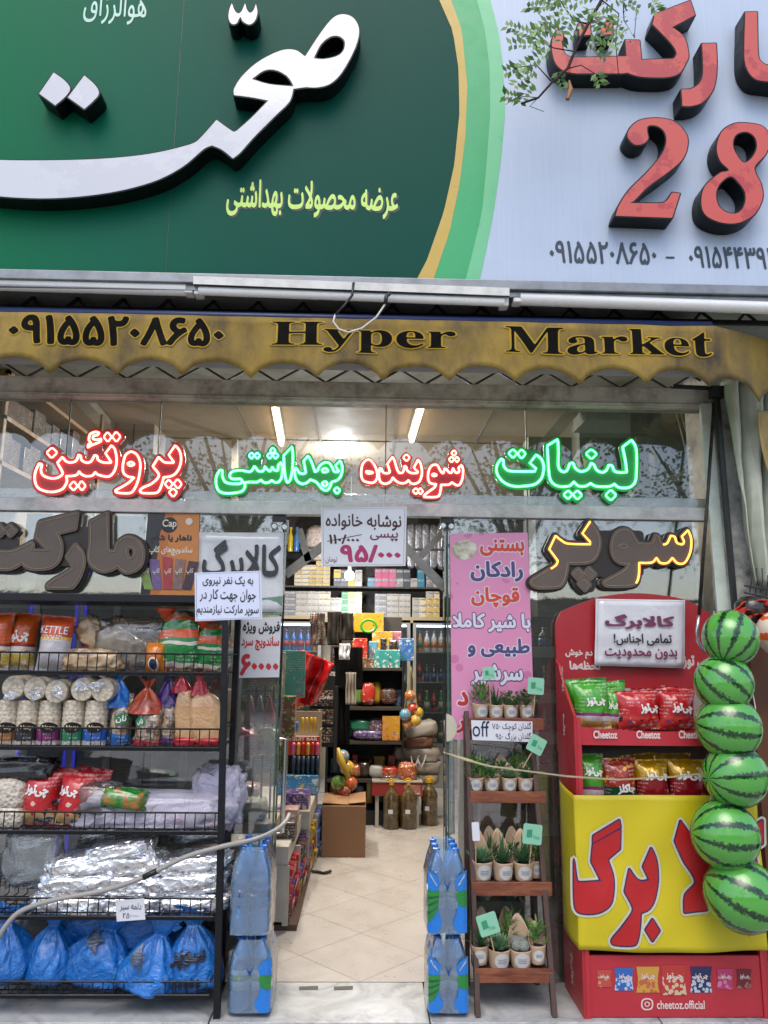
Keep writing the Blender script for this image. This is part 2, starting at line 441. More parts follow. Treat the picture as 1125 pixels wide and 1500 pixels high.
def letters(s, box, Y, m, parent, name='lettering', bold=0., depth=0., rot=0., fn=None, off=.0018, halo=None, hm=None, quality=70):
    """writing fitted to a pixel box on plane y=Y (front side)"""
    x0, y0, x1, y1 = box; L = text_loops(s)
    L2 = outline(L, bold, res=quality)
    A = np.concatenate(L2); mn, mx = A.min(0), A.max(0)
    a, b = U(x0, (y0 + y1) / 2, Y), U(x1, (y0 + y1) / 2, Y); t, d = U((x0 + x1) / 2, y0, Y), U((x0 + x1) / 2, y1, Y)
    sx, sz = (b.x - a.x) / (mx[0] - mn[0]), (t.z - d.z) / (mx[1] - mn[1]); cx, cz = (a.x + b.x) / 2, (t.z + d.z) / 2
    ca, sa = math.cos(R(rot)), math.sin(R(rot))
    def place(LL):
        out = []
        for l in LL:
            u = (l[:, 0] - (mn[0] + mx[0]) / 2) * sx; v = (l[:, 1] - (mn[1] + mx[1]) / 2) * sz
            out.append(np.stack([cx + u * ca - v * sa, cz + u * sa + v * ca], 1))
        return out
    o = upright(place(L2), Y - off - depth, depth, m, name, parent, fn)
    if halo: upright(place(outline(L, bold + halo, res=quality)), Y - off * .5, 0, hm, 'lettering_outline', parent, fn)
    return o
def card(name, label, cat, quad, Y, m, th=.002, group=None, bevel=0., parent=None, tilt=0., curl=0.):
    """a flat sheet from its four corners in the photograph (clockwise from top left), front face on y=Y"""
    P = [U(x, y, Y) for x, y in quad]
    mb = MB()
    def fn(u, v):
        p = (P[0].lerp(P[1], u)).lerp(P[3].lerp(P[2], u), v)
        p.y += curl * (noise.noise((u * 2.2 + P[0].x * 9, v * 2.2 + P[0].z * 7, .3))) ; return p
    n = 10 if curl else 1
    mb.grid(fn, n, n)
    k = len(mb.v); mb.add([(x, y + th, z) for x, y, z in mb.v], [f[::-1] for f in mb.f])
    w = n + 1
    bd = [i for i in range(w)] + [j * w + n for j in range(1, w)] + [n * w + i for i in range(n - 1, -1, -1)] + [j * w for j in range(n - 1, 0, -1)]
    mb.add([], [])
    for a, b in zip(bd, bd[1:] + bd[:1]): mb.f.append((b, a, a + k, b + k)); mb.mi.append(0)
    mb.f = [f[::-1] for f in mb.f]
    o = mb.build(name, m, parent, smooth=bool(curl))
    if not parent: tag(o, label, cat, group)
    return o
# ================================================================ SETTING
def tile_mat():
    g = NT('floor_tile'); x, y, z = g.xyz('Object')
    s = .43; c = math.cos(R(45))
    a = g.math('MULTIPLY', g.math('ADD', x, y), c / s); b = g.math('MULTIPLY', g.math('SUBTRACT', y, x), c / s)
    def line(v):
        f = g.math('ABSOLUTE', g.math('SUBTRACT', g.math('FRACT', v), .5)); return g.math('GREATER_THAN', f, .491)
    ln = g.math('MAXIMUM', line(a), line(b))
    base = g.mix(g.noise(3.2, 5), '#9b9692', '#b2aeaa')
    tv = g.new('ShaderNodeTexWhiteNoise'); cm = g.new('ShaderNodeCombineXYZ'); g.link(g.math('FLOOR', a), cm.inputs[0]); g.link(g.math('FLOOR', b), cm.inputs[1]); g.link(cm.outputs[0], tv.inputs['Vector'])
    base = g.mix(g.math('MULTIPLY', tv.outputs['Value'], .12), base, '#8d7c68')
    base = g.mix(g.ramp(g.noise(2.1, 8, .75), [(.52, 0.), (.75, .5)]), base, '#7d6d5c')
    g.link(g.mix(ln, base, '#8d857b'), g.b.inputs['Base Color'])
    g.link(g.ramp(g.noise(6, 4), [(.3, .22), (.7, .42)]), g.b.inputs['Roughness'])
    g.bump(g.math('SUBTRACT', 1., ln), .25, .004); return g.m
def marble_mat():
    g = NT('grey_marble')
    b = g.ramp(g.noise(4, 8, .65, dist=2.), [(.3, '#7d7f80'), (.5, '#a0a2a2'), (.7, '#b3b4b3')])
    b = g.mix(g.ramp(g.noise(7, 8, .8), [(.56, 0.), (.75, .75)]), b, '#55534f')
    g.link(b, g.b.inputs['Base Color']); g.b.inputs['Roughness'].default_value = .38; return g.m
TILE, MARB = tile_mat(), marble_mat()
DARK = mat('dark_void', '#0c0c0d', .8, var=.2)
m = MB(); m.grid(lambda u, v: (-2.6 + 5.2 * u, 0.0 + 5.6 * v, 0.0), 1, 1); struct(m.build('shop_floor', TILE))
m = MB()
for xa, xb in ((-3.2, -1.65), (-1.645, -.62), (-.615, .288), (.293, 1.25), (1.255, 3.2)): m.box(xa, xb, -.385, -.002, -.14, 0.0)
struct(m.build('doorstep', MARB, bevel=.004))
m = MB(); m.grid(lambda u, v: (-30 + 60 * u, -30 + 29.6 * v, -.14), 1, 1)
struct(m.build('pavement', mat('paving', '#a5a098', .85, var=.2, vs=6, bump=.2, grime=.5)))
m = MB(); m.box(-2.6, 2.6, .02, 5.6, 3.32, 3.36); struct(m.build('shop_ceiling', mat('ceiling_paint', '#8d7d64', .7, var=.1, vs=2, grime=.25, gcol='#6d5d48')))
WALL = mat('wall_paint', '#9f9789', .8, var=.12, vs=2, grime=.3, gcol='#5b5348')
m = MB(); m.box(-2.6, 2.6, 5.6, 5.7, 0, 3.32); tag(m.build('interior_wall', WALL), 'plain beige back wall behind the fridges and cigarette shelves', 'wall')
m = MB(); m.box(-2.7, -2.6, .02, 5.7, 0, 3.32); tag(m.build('interior_wall', WALL), 'plain interior wall on the side of the wooden stock shelves', 'wall')
m = MB(); m.box(2.6, 2.7, .02, 5.7, 0, 3.32); tag(m.build('interior_wall', WALL), 'plain interior wall on the side of the hanging cables', 'wall')

# ceiling panel seams and beam
m = MB()
for x in (-1.0, -.42, .22, .95): m.box(x - .008, x + .008, .1, 5.5, 3.311, 3.3195)
for y in (1.4, 2.6, 3.8): m.box(-2.5, 2.5, y - .008, y + .008, 3.312, 3.3195)
tag(m.build('ceiling_seam_trim', mat('seam', '#6f675b', .7)), 'thin grey trim strips between the beige ceiling panels', 'ceiling trim')

# ================================================================ SHOP FRONT (glass, rails, fittings)
GLASS = film('window_glass', '#b0c0ae', gloss=.04, body=.09, rough=.01, bump=0, fm=1.0)
GLASSD = film('dusty_glass', '#b7b9a6', gloss=.11, body=.07, rough=.02, bump=.03, bs=3)
ALU = mat('grey_aluminium', '#c5c4be', .42, .15, var=.15, vs=14, grime=.5, gcol='#4b463e')
RUST = mat('rusty_steel', '#c4c1b4', .6, .0, var=.2, vs=10, grime=.8, gcol='#4b3426', bump=.25, bs=40)
BLACK = mat('black_paint', '#141516', .4, var=.3, vs=20)
CHROME = mat('brushed_steel', '#b9bbbd', .22, 1., var=.08)
GEDGE = mat('glass_edge', '#3f5a52', .6, var=.1, spec=.15)
front = thing('glass_shopfront', 'frameless glass shopfront with a rusty steel beam and grey mid rail over the open doorway', 'shopfront', (0, 0, 0))
zt, zb = U(560, 592, 0).z, U(560, 738, 0).z; z2 = U(560, 757, 0).z
XL, XR = -2.6, U(1037, 740, 0).x
cuts = [XL, U(232, 660, 0).x, U(565, 660, 0).x, U(771, 660, 0).x, XR]
for a, b in zip(cuts, cuts[1:]):
    MB().box(a + .002, b - .002, -.004, .004, zb, zt).build('transom_pane', GLASS, front)
for x in cuts[1:-1] + [U(98, 660, 0).x]: MB().box(x - .0025, x + .0025, -.0045, .0045, zb, zt).build('pane_joint', GEDGE, front)
m = MB(); m.box(XL, XR + .02, -.03, .03, z2, zb); m.build('mid_rail', ALU, front, bevel=.004)
m = MB(); m.box(XL, XR + .02, -.012, .034, zb, zb + .05); m.build('rail_lip', film('lip_glass', '#9aa39b', .15, .45, .1, .3), front)
zB0, zB1 = U(560, 592, -.02).z, U(560, 563, -.02).z
m = MB(); m.box(XL, XR + .06, -.05, .05, zB0, zB1); m.box(XL, XR + .06, -.058, -.05, zB0 + .012, zB0 + .02); m.build('steel_beam', RUST, front, bevel=.006)
dl, dr = U(416, 760, 0).x, U(655, 760, 0).x
MB().box(XL, U(231, 800, 0).x, -.004, .004, .01, z2).build('window_pane', GLASSD, front)
MB().box(U(232, 800, 0).x, dl, -.004, .004, .01, z2).build('window_pane', GLASSD, front)
MB().box(dr, U(775, 900, 0).x - .002, -.004, .004, .01, z2).build('window_pane', GLASSD, front)
MB().box(U(776, 900, 0).x, XR, -.004, .004, .01, z2).build('window_pane', GLASSD, front)
for x in (dl, dr, U(775.5, 900, 0).x): MB().box(x - .004, x + .004, -.0055, .0055, .01, z2).build('pane_edge', GEDGE, front)
for px, py in ((402, 771), (417, 772), (649, 770), (661, 771), (78, 730), (266, 734), (455, 737), (731, 745), (912, 747)):
    c = U(px, py, -.012); r = .017
    m = MB(); m.lathe([(r * .72, -.010), (r, -.006), (r, .014)], c, 16, 'y'); m.build('clamp_bolt', CHROME, front, smooth=False)
for xx in (U(409, 763, 0).x, U(655, 762, 0).x):
    MB().box(xx - .035, xx + .035, -.012, .02, z2 - .035, z2 - .001).build('patch_fitting', BLACK, front, bevel=.003)
# zig-zag lattice girder above the beam
m = MB(); Y = .02
za, zc = U(560, 541, Y).z, U(560, 562, Y).z; n = 34; xs = [XL + (XR - XL + .1) * i / n for i in range(n + 1)]
for i in range(n):
    m.bar((xs[i], Y, za if i % 2 else zc), (xs[i + 1], Y, zc if i % 2 else za), .010, .010)
m.bar((XL, Y, za), (XR + .1, Y, za), .014, .014)
tag(m.build('lattice_girder', mat('girder_steel', '#4d504e', .5, .2, grime=.7)), 'grey zig-zag steel lattice girder under the awning scallops', 'girder')
# soffit/lintel behind the girder: pale panels
m = MB(); m.box(XL, 2.6, .10, .4, zB1 + .15, zB1 + .9)
tag(m.build('lintel_wall', mat('lintel_paint', '#c3c8c2', .7, var=.2, vs=4, grime=.6)), 'pale grubby lintel wall behind the lattice girder and awning', 'wall')

# ================================================================ SHOP SIGN
YS = -.62
def green_mat():
    g = NT('sign_green'); x = g.xyz('Object')[0]; z = g.xyz('Object')[2]
    f = g.math('ADD', g.math('MULTIPLY', x, .42), .83)
    c = g.ramp(f, [(0, '#046a40'), (.3, '#065a42'), (.55, '#07493c'), (.8, '#054238')])
    n2 = g.new('ShaderNodeMapping'); n2.inputs['Scale'].default_value = (60, 1, 1.2); g.link(g.coord('Object'), n2.inputs['Vector'])
    c = g.mix(g.math('MULTIPLY', g.noise(3, 4, vec=n2.outputs[0]), .22), c, '#0a5a4a')
    g.link(c, g.b.inputs['Base Color']); g.b.inputs['Roughness'].default_value = .42; g.b.inputs['Specular IOR Level'].default_value = .1
    rib = g.new('ShaderNodeTexWave', i_Scale=70.); g.link(g.coord('Object'), rib.inputs['Vector']); g.bump(rib.outputs['Fac'], .12, .002); return g.m
def white_mat():
    g = NT('sign_white'); n2 = g.new('ShaderNodeMapping'); n2.inputs['Scale'].default_value = (30, 1, .8); g.link(g.coord('Object'), n2.inputs['Vector'])
    c = g.mix(g.noise(3, 4, vec=n2.outputs[0]), '#a2b2c8', '#b4c0d2'); c = g.mix(g.ramp(g.noise(1.5, 6, .7), [(.5, 0.), (.8, .3)]), c, '#8797b0')
    g.link(c, g.b.inputs['Base Color']); g.b.inputs['Roughness'].default_value = .36; return g.m
sign = thing('shop_sign', 'large green and white shop sign board with raised white and red lettering above the lamps', 'sign', (0, YS, U(560, 412, YS).z))
xl, xr = -2.7, 2.7; ztop = U(560, -150, YS).z; zbot = U(560, 411, YS).z
bd = [[(560 - 30, -150), (625, -60), (643, 0), (663, 45), (671.5, 100), (673, 166), (665.5, 241), (650, 311), (625, 382), (609, 412)],
      [(552, -150), (643, -60), (660.5, 0), (676.5, 45), (684.5, 126), (681.5, 201), (673, 271), (658, 342), (634, 412)],
      [(602, -150), (682, -55), (698, 0), (710, 45), (717, 100), (718, 166), (713, 236), (706, 311), (690.5, 377), (681, 412)],
      [(625, -150), (702, -55), (718, 0), (731, 50), (737, 100), (740, 166), (733, 241), (723, 311), (711, 372), (702, 412)]]
def curve(l, n=40):
    P = np.array([(U(x, y, YS).x, U(x, y, YS).z) for x, y in l]); z = np.linspace(zbot, ztop, n)
    return list(zip(np.interp(z, P[::-1, 1], P[::-1, 0]), z))
cv = [curve(l) for l in bd]
def strip(c0, c1, y, name, m_):
    mb = MB(); n = len(c0)
    mb.add([(x, y, z) for x, z in c0] + [(x, y, z) for x, z in c1], [(i, n + i, n + i + 1, i + 1) for i in range(n - 1)])
    return mb.build(name, m_, sign)
L0 = [(xl, z) for _, z in cv[0]]; L9 = [(xr, z) for _, z in cv[0]]
m = MB(); m.box(xl, xr, YS + .006, YS + .05, zbot, ztop); m.build('backing_panel', mat('sign_back', '#6b6f70', .6), sign)
strip(L0, cv[0], YS, 'green_panel', green_mat()); strip(cv[3], L9, YS, 'white_panel', white_mat())
m = MB(); m.box(U(263, 100, YS).x - .0015, U(263, 100, YS).x + .0015, YS - .0015, YS, zbot, ztop); m.build('panel_seam', mat('seam_green', '#06382c', .5), sign)
strip(cv[0], cv[1], YS - .002, 'yellow_band', mat('sign_yellow', '#b79a3e', .36, var=.06)); strip(cv[1], cv[2], YS - .001, 'green_band', mat('sign_mid_green', '#1f9a5c', .36, var=.06))
strip(cv[2], cv[3], YS - .002, 'pale_band', mat('sign_pale_green', '#63b583', .36, var=.06))
m = MB(); m.box(xl, xr, YS - .03, YS + .06, zbot - .045, zbot + .002); m.box(xl, xr, YS - .012, YS + .06, zbot - .075, zbot - .045)
m.build('frame_rail', mat('sign_frame', '#83878a', .4, .6, var=.15, vs=12, grime=.35), sign, bevel=.004)
def face_mat(name, col, col2):
    g = NT(name); c = g.mix(g.ramp(g.noise(3.5, 6, .7), [(.52, 0.), (.55, 1.)]), col, col2)
    g.link(c, g.b.inputs['Base Color']); g.b.inputs['Roughness'].default_value = .12; g.b.inputs['Coat Weight'].default_value = .6; return g.m
WFACE = face_mat('white_acrylic', '#b3b6be', '#b9bcc3'); RFACE = face_mat('red_acrylic', '#b93c22', '#a51a0a')  # red face's second colour: reflections painted in as darker patches
SIDE = mat('letter_side', '#060d0c', .45, var=.2, spec=.25)
YF = YS - .09
def channel(loops_px, m_, name='raised_letter'):
    ls = px_loops(loops_px, YF)
    a = upright(outline(ls, .006), YF, abs(YF - YS) - .004, SIDE, name, sign)
    A = np.concatenate([np.asarray(l) for l in ls])
    b = upright(ls, YF - .002, 0, m_, 'letter_face', a)
    return a
c1 = lambda t: trace(t, 0, 0, 1.875); c2 = lambda t: trace(t, 560, 0, 1.991)
channel([c1('940,40 968,48 985,75 983,110 965,155 935,205 905,232 870,241 840,240! 806,245! 795,280 760,315 700,375 660,420 640,436! 610,412 582,400! 560,410 500,460 420,500 300,530 150,545 0,540 -120,520 -200,470 -230,400! -150,425 0,440 200,440 330,433 430,420 520,398 545,385 595,330! 640,362 650,360! 690,325 737,277! 690,268 643,262! 643,245 665,210 710,170 770,140 810,138 838,156! 885,85 915,50'),
         c1('862,161! 880,125 905,103 930,100 947,115 943,140 925,155 890,163'), c1('692,218! 725,195 755,193 785,207 800,225 806,238! 740,232')], WFACE)
channel([c1('148,200! 178,222 193,245 178,268 152,290! 108,258!')], WFACE); channel([c1('232,208! 262,235 272,258 255,280 232,300! 187,268!')], WFACE)
channel([c1('637,10! 645,30 655,38 665,30 673,10! 680,30 688,36 697,28 703,12! 707,35 700,58 685,68 668,60 660,48 650,65 636,66 628,50 630,28')], WFACE)
channel([c2('510,88! 497,110 495,150 505,185 530,208 565,215! 700,215! 715,213! 740,222 770,226 830,226 865,215 885,185 893,160 880,110 845,80! 912,45! 898,2! 795,42! 788,72! 840,125 858,155 850,172! 755,175! 750,118! 708,117! 712,165! 560,168 535,160 525,140 528,100!')], RFACE)
for t in ('637,68! 670,65! 673,100! 640,103!', '572,70! 605,67! 608,102! 575,105!'): channel([c2(t)], RFACE)
channel([c2('932,128! 973,127! 975,200 965,260 935,298 900,310 875,310! 872,262! 905,258 930,235 935,200')], RFACE)
channel([c2('1058,36! 1093,35! 1095,150 1100,175 1118,190! 1200,185 1235,150 1280,150 1310,190 1300,240 1250,250 1120,238 1085,230 1062,200 1055,160')], RFACE)
channel([c2('715,400 722,375 750,352 800,345 850,355 885,390 890,425 875,465 830,505 775,545 735,585 722,593! 810,593 830,585 845,562! 868,565! 845,636! 680,630! 690,600 720,555 775,500 815,450 828,415 822,385 800,368 775,368 772,385 775,405 760,420 735,422')], RFACE)
channel([c2('1065,360 1110,370 1130,405 1118,450 1085,490 1105,540 1108,580 1085,625 1040,650 990,650 945,630 930,595 940,545 985,505 1010,497 985,470 975,430 990,385 1025,362'),
         c2('1060,385 1085,400 1092,430 1078,460 1055,475 1035,455 1022,425 1030,395'), c2('1015,515 1040,535 1058,565 1055,600 1035,622 1005,620 980,600 973,565 985,535')], RFACE)
INK = mat('dark_ink', '#23323f', .4, var=.1); LIME = mat('lime_ink', '#b6d968', .4, var=.08); SHAD = mat('deep_green_ink', '#062b26', .4, var=.1); PALE = mat('pale_ink', '#a9cfc0', .4)
letters('عرضه محصولات بهداشتی', (334, 268, 586, 322), YS + .0005, SHAD, sign, bold=.02, name='lettering_shadow')
letters('عرضه محصولات بهداشتی', (332, 265, 583, 319), YS - .001, LIME, sign, bold=.02)
letters('هوالرزاق', (123, -12, 215, 36), YS, PALE, sign, bold=.005)
letters('۰۹۱۵۵۲۰۸۶۵۰', (805, 354, 961, 387), YS, INK, sign, bold=.022)
letters('-', (975, 376, 988, 379), YS, INK, sign, bold=.02)
letters('۰۹۱۵۴۴۳۹۴۴۳', (1009, 362, 1172, 394), YS, INK, sign, bold=.022)

# ================================================================ LAMPS AND WIRE UNDER THE SIGN
YL = -.60
TUBE = mat('lamp_tube_off', '#e3e4e2', .3, var=.06, coat=.3); HOUS = mat('lamp_housing', '#deded9', .45, var=.12, vs=15, grime=.35, gcol='#6a655a')
def lamp(x0, y0, x1, y1, h, label, refl):
    a, b = U(x0, y0, YL), U(x1, y1, YL); L = thing('tube_lamp', label, 'lamp', ((a.x + b.x) / 2, YL, (a.z + b.z) / 2), 'unlit tube lamps under the sign')
    hh = h * pxm(YL)
    if refl:
        m = MB()
        prof = [(-.055, -hh * .1), (-.06, hh * .35), (-.02, hh * .5), (.03, hh * .5), (.06, hh * .1), (.06, -hh * .05)]
        P = [(y, z) for y, z in prof]
        m.add([(a.x, YL + y, a.z + z) for y, z in P] + [(b.x, YL + y, b.z + z) for y, z in P], [(i, i + 1, len(P) + i + 1, len(P) + i) for i in range(len(P) - 1)] + [tuple(range(len(P)))[::-1], tuple(range(len(P), 2 * len(P)))])
        m.build('reflector', HOUS, L)
        m = MB(); m.tube([(a.x + .02, YL - .02, a.z - hh * .28), (b.x - .02, YL - .02, b.z - hh * .28)], hh * .26, 14); m.build('tube', TUBE, L, smooth=True, auto=40)
    else:
        m = MB(); m.bar((a.x, YL + .035, a.z + .012), (b.x, YL + .035, b.z + .012), .04, .03); m.build('batten', HOUS, L)
        m = MB(); m.tube([(a.x + .03, YL - .005, a.z), (b.x - .03, YL - .005, b.z)], hh * .62, 14); m.build('tube', TUBE, L, smooth=True, auto=40)
    for p, q in ((a, 1), (b, -1)): MB().obox((p.x + q * .018, YL, p.z), .04, .06, hh * 1.08, (0, 0, 0)).build('end_cap', HOUS, L, bevel=.006)
lamp(-190, 411, 284, 425, 17, 'thin unlit tube lamp above the phone number painted on the yellow awning', False)
lamp(287, 422, 743, 439, 27, 'widest unlit tube lamp with a white reflector tray and a wire looped below it', True)
lamp(751, 438, 1240, 455, 17, 'thin unlit tube lamp below the two phone numbers on the white panel', False)
m = MB()
pts = [U(x, y, -.685) for x, y in ((518, 414), (516, 432), (505, 447), (491, 461), (488, 471), (496, 482), (510, 487), (530, 481), (551, 465), (564, 446), (566, 434))]
m.tube(pts[3:], .0045, 8); m.m(1); m.tube(pts[:4], .006, 8); m.tube(pts[-2:] + [U(570, 431, -.66)], .009, 8)
tag(m.build('loose_wire', [mat('white_wire', '#c9c4ba', .45), BLACK], smooth=True), 'loose white wire with black ends hanging in a loop below the middle lamp', 'wire')
# dark lattice clutter between lamps and awning
m = MB(); Y = -.46; z0, z1 = U(560, 462, Y).z, U(560, 430, Y).z
random.seed(3)
for i in range(46):
    x = -2.4 + 4.8 * i / 45; m.bar((x, Y, z0), (x + .1 * (1 if i % 2 else -1), Y + .03, z1), .012, .012)
m.bar((-2.6, Y, z0), (2.4, Y, z0), .02, .02); m.bar((-2.6, Y, z1), (2.4, Y, z1), .03, .03)
AWF = m
m = MB(); m.box(-2.6, 2.6, -.55, .1, zbot - .03, zbot + .3); tag(m.build('sign_soffit', mat('soffit_dark', '#9a9d9d', .8, grime=.5)), 'dark soffit panel above the black lattice frame behind the lamps', 'soffit')

# ================================================================ AWNING
YA = -.60
def canvas_mat(name, base, dark, sc=3.5, amt=.8):
    g = NT(name)
    n2 = g.new('ShaderNodeMapping'); n2.inputs['Scale'].default_value = (1.6, 1, .8); g.link(g.coord('Object'), n2.inputs['Vector'])
    c = g.mix(g.noise(5, 5), base, tuple(x * .82 for x in lin(base)))
    c = g.mix(g.ramp(g.noise(sc, 7, .68, vec=n2.outputs[0]), [(.42, 0.), (.72, amt)]), c, dark)
    c = g.mix(g.ramp(g.noise(sc * 6, 4, .7, vec=n2.outputs[0]), [(.62, 0.), (.75, .35)]), c, dark)
    g.link(c, g.b.inputs['Base Color']); g.b.inputs['Roughness'].default_value = .75; g.b.inputs['Sheen Weight'].default_value = .1
    g.bump(g.noise(12, 4), .12, .02); return g.m
YEL = canvas_mat('awning_canvas', '#8f7526', '#30261a', 2.2, 1.0)
aw = thing('awning', 'dirty yellow canvas awning with scalloped edge and black shop name', 'awning', (0, YA, U(560, 460, YA).z))
xa, xb = -2.6, U(1046, 500, YA).x; tips = [72, 172, 271, 373, 467, 562, 656, 750, 848, 945]
x1_, xN = U(tips[0], 540, YA).x, U(tips[-1], 550, YA).x; per = (xN - x1_) / (len(tips) - 1)
ztp, ztip, zval = U(560, 468, YA).z, U(560, 556, YA).z, U(560, 538, YA).z
def awy(x, t):
    y = YA + .012 * math.sin(x * 9) * t + .01 * noise.noise((x * 4, t * 2, 1))
    return y
def valance(u, v):
    if u < .86:
        x = xa + (xb - xa) * u / .86; ex = 0
    else:
        q = (u - .86) / .14; x = xb + .42 * q; ex = q
    ph = ((x - x1_) / per) % 1.0; d = min(ph, 1 - ph) * 2
    d = max(0, (d - .06) / .94); zb_ = ztip + (zval + .012 - ztip) * (.55 * math.sqrt(max(0, 1 - (1 - d) ** 2.2)) + .45 * d * (2 - d))
    z = ztp + (zb_ - ztp) * v
    y = awy(x, v) + (.20 * ex - .04 * math.sin(ex * 7) * v * ex)
    if ex: z -= .035 * math.sin(ex * 3.1) * v - .02 * ex
    return (x, y, z)
MB().grid(valance, 300, 8).build('valance', YEL, aw, smooth=True, solid=.004)
AWF.build('awning_frame', BLACK, aw)
m = MB(); m.tube([(xa, YA + .02, ztp + .01), (xb, YA + .02, ztp + .01)], .02, 10); m.build('front_bar', mat('navy_bar', '#10224f', .4, var=.15), aw, smooth=True)
m = MB(); m.grid(lambda u, v: (xa + (xb - xa) * u, YA + .03 + .5 * v, ztp + .012 + .12 * v), 6, 4); m.build('roof_canvas', canvas_mat('awning_back', '#7d6a35', '#3c321f'), aw, smooth=True)
m = MB(); m.grid(lambda u, v: (xa + (xb - xa) * u, YA + .09, ztp - (ztp - zval) * (.1 + .83 * v)), 40, 2); m.build('lining', mat('canvas_lining', '#c6cbca', .8, var=.15), aw)
BINK = mat('black_print', '#0c0b09', .8, var=.15, spec=.1); HALO = mat('faded_print', '#a88a2e', .8, var=.15, spec=.2)
fnA = lambda p: Vector((p.x, awy(p.x, min(1, max(0, (ztp - p.z) / (ztp - zval)))) - .0045 + (p.y - YA), p.z))
letters('۰۹۱۵۵۲۰۸۶۵۰', (14, 464, 328, 507), YA, BINK, aw, bold=.035, fn=fnA, halo=.028, hm=HALO, quality=90)
letters(serif('Hyper'), (398, 474, 667, 518), YA, BINK, aw, bold=.0, fn=fnA, halo=.028, hm=HALO, quality=90)
letters(serif('Market'), (740, 482, 1042, 520), YA, BINK, aw, bold=.0, fn=fnA, halo=.028, hm=HALO, quality=90)

# ================================================================ RIGHT PILLAR, CURTAIN, AWNING ARMS
PLAS = mat('grubby_plaster', '#cfcfc8', .8, var=.15, vs=5, grime=1., gcol='#1d1b18', bump=.15)
x0 = U(1040, 740, .0).x
m = MB(); m.box(x0 + .005, 2.7, -.06, .25, -.02, U(1060, 560, 0).z + .1); tag(m.build('door_pillar', PLAS, bevel=.01), 'grubby white plaster pillar with black stains beside the watermelon balls', 'pillar')
m = MB(); a, b = U(1033, 592, -.07), U(1062, 900, -.07); m.bar(a, (b.x, -.07, b.z - .9), .06, .02, (0, 1, 0))
tag(m.build('corner_strip', mat('pale_green_trim', '#c3cfc2', .6, var=.12, grime=.4)), 'pale green trim strip down the pillar behind the crank rod', 'trim')
m = MB(); m.bar(U(1049, 575, -.12), U(1077, 900, -.12), .024, .03, (0, 1, 0)); m.obox(U(1050, 575, -.12), .07, .05, .06, (0, 0, 0))
m.bar(U(985, 566, -.10), U(1063, 570, -.10), .02, .02)
m.build('awning_arm', BLACK, aw, bevel=.003)
cr = thing('crank_rod', 'long dark crank rod hanging beside the pillar, bent silver hook end', 'crank', U(1024, 935, -.2))
m = MB(); m.tube([U(1046, 590, -.17), U(1037, 720, -.18), U(1024, 900, -.2)], .009, 8); m.build('rod', mat('rod_paint', '#2b2624', .4, .4, grime=.6, gcol='#6e655a'), cr, smooth=True)
m = MB(); m.tube([U(1024, 900, -.2), U(1021, 922, -.2), U(1022, 940, -.2), U(1030, 953, -.2), U(1040, 958, -.2)], .008, 8); m.build('hook', CHROME, cr, smooth=True)
CAN = mat('curtain_canvas', '#b9beae', .85, var=.15, vs=5, grime=.3, gcol='#4e5546')
def curt(u, v):
    a = U(1062 + 42 * v ** 1.3, 556 + 304 * v, -.16); b = U(1190 - 30 * v, 556 + 304 * v, -.16)
    p = a.lerp(b, u); am = .05 * (1 - .45 * v)
    p.y += am * (1.2 - 2.4 * abs(math.sin(u * 15 + 1.2 * math.sin(v * 2) + 1.1 * noise.noise((u * 4, v * 2, 0)))) ** .65) + .03 * noise.noise((u * 6, v * 3, 5)) + .012 * noise.noise((u * 22, v * 9, 8)); return p
tag(MB().grid(curt, 110, 24).build('canvas_curtain', CAN, smooth=True, solid=.004), 'gathered grey green canvas curtain hanging beside the pillar', 'curtain')
def flap(u, v):
    a = U(1110 + 10 * v + 14 * v * v, 600 + 95 * v, -.3); b = U(1190, 590 + 110 * v, -.3); p = a.lerp(b, u); p.y += .05 * math.sin(u * 5 + v); return p
tag(MB().grid(flap, 16, 10).build('canvas_flap', canvas_mat('flap_canvas', '#b19a63', '#6a5733'), smooth=True, solid=.006), 'pale yellow canvas flap hanging in front of the grey curtain', 'canvas flap')
m = MB(); random.seed(5)
for i in range(9):
    x = 1098 + i * 8; m.tube([U(x, 868 + (i % 2) * 5, -.2), U(x + 3, 850, -.22), U(x + 2, 832, -.2)], .003, 5)
m.tube([U(1090, 858, -.21), U(1125, 864, -.23), U(1180, 866, -.21)], .004, 6); m.tube([U(1090, 868, -.21), U(1125, 876, -.23), U(1180, 878, -.21)], .004, 6)
tag(m.build('wire_net', mat('dark_wire', '#3c3c38', .5, .5)), 'thin dark wire netting at the bottom hem of the curtain', 'netting')
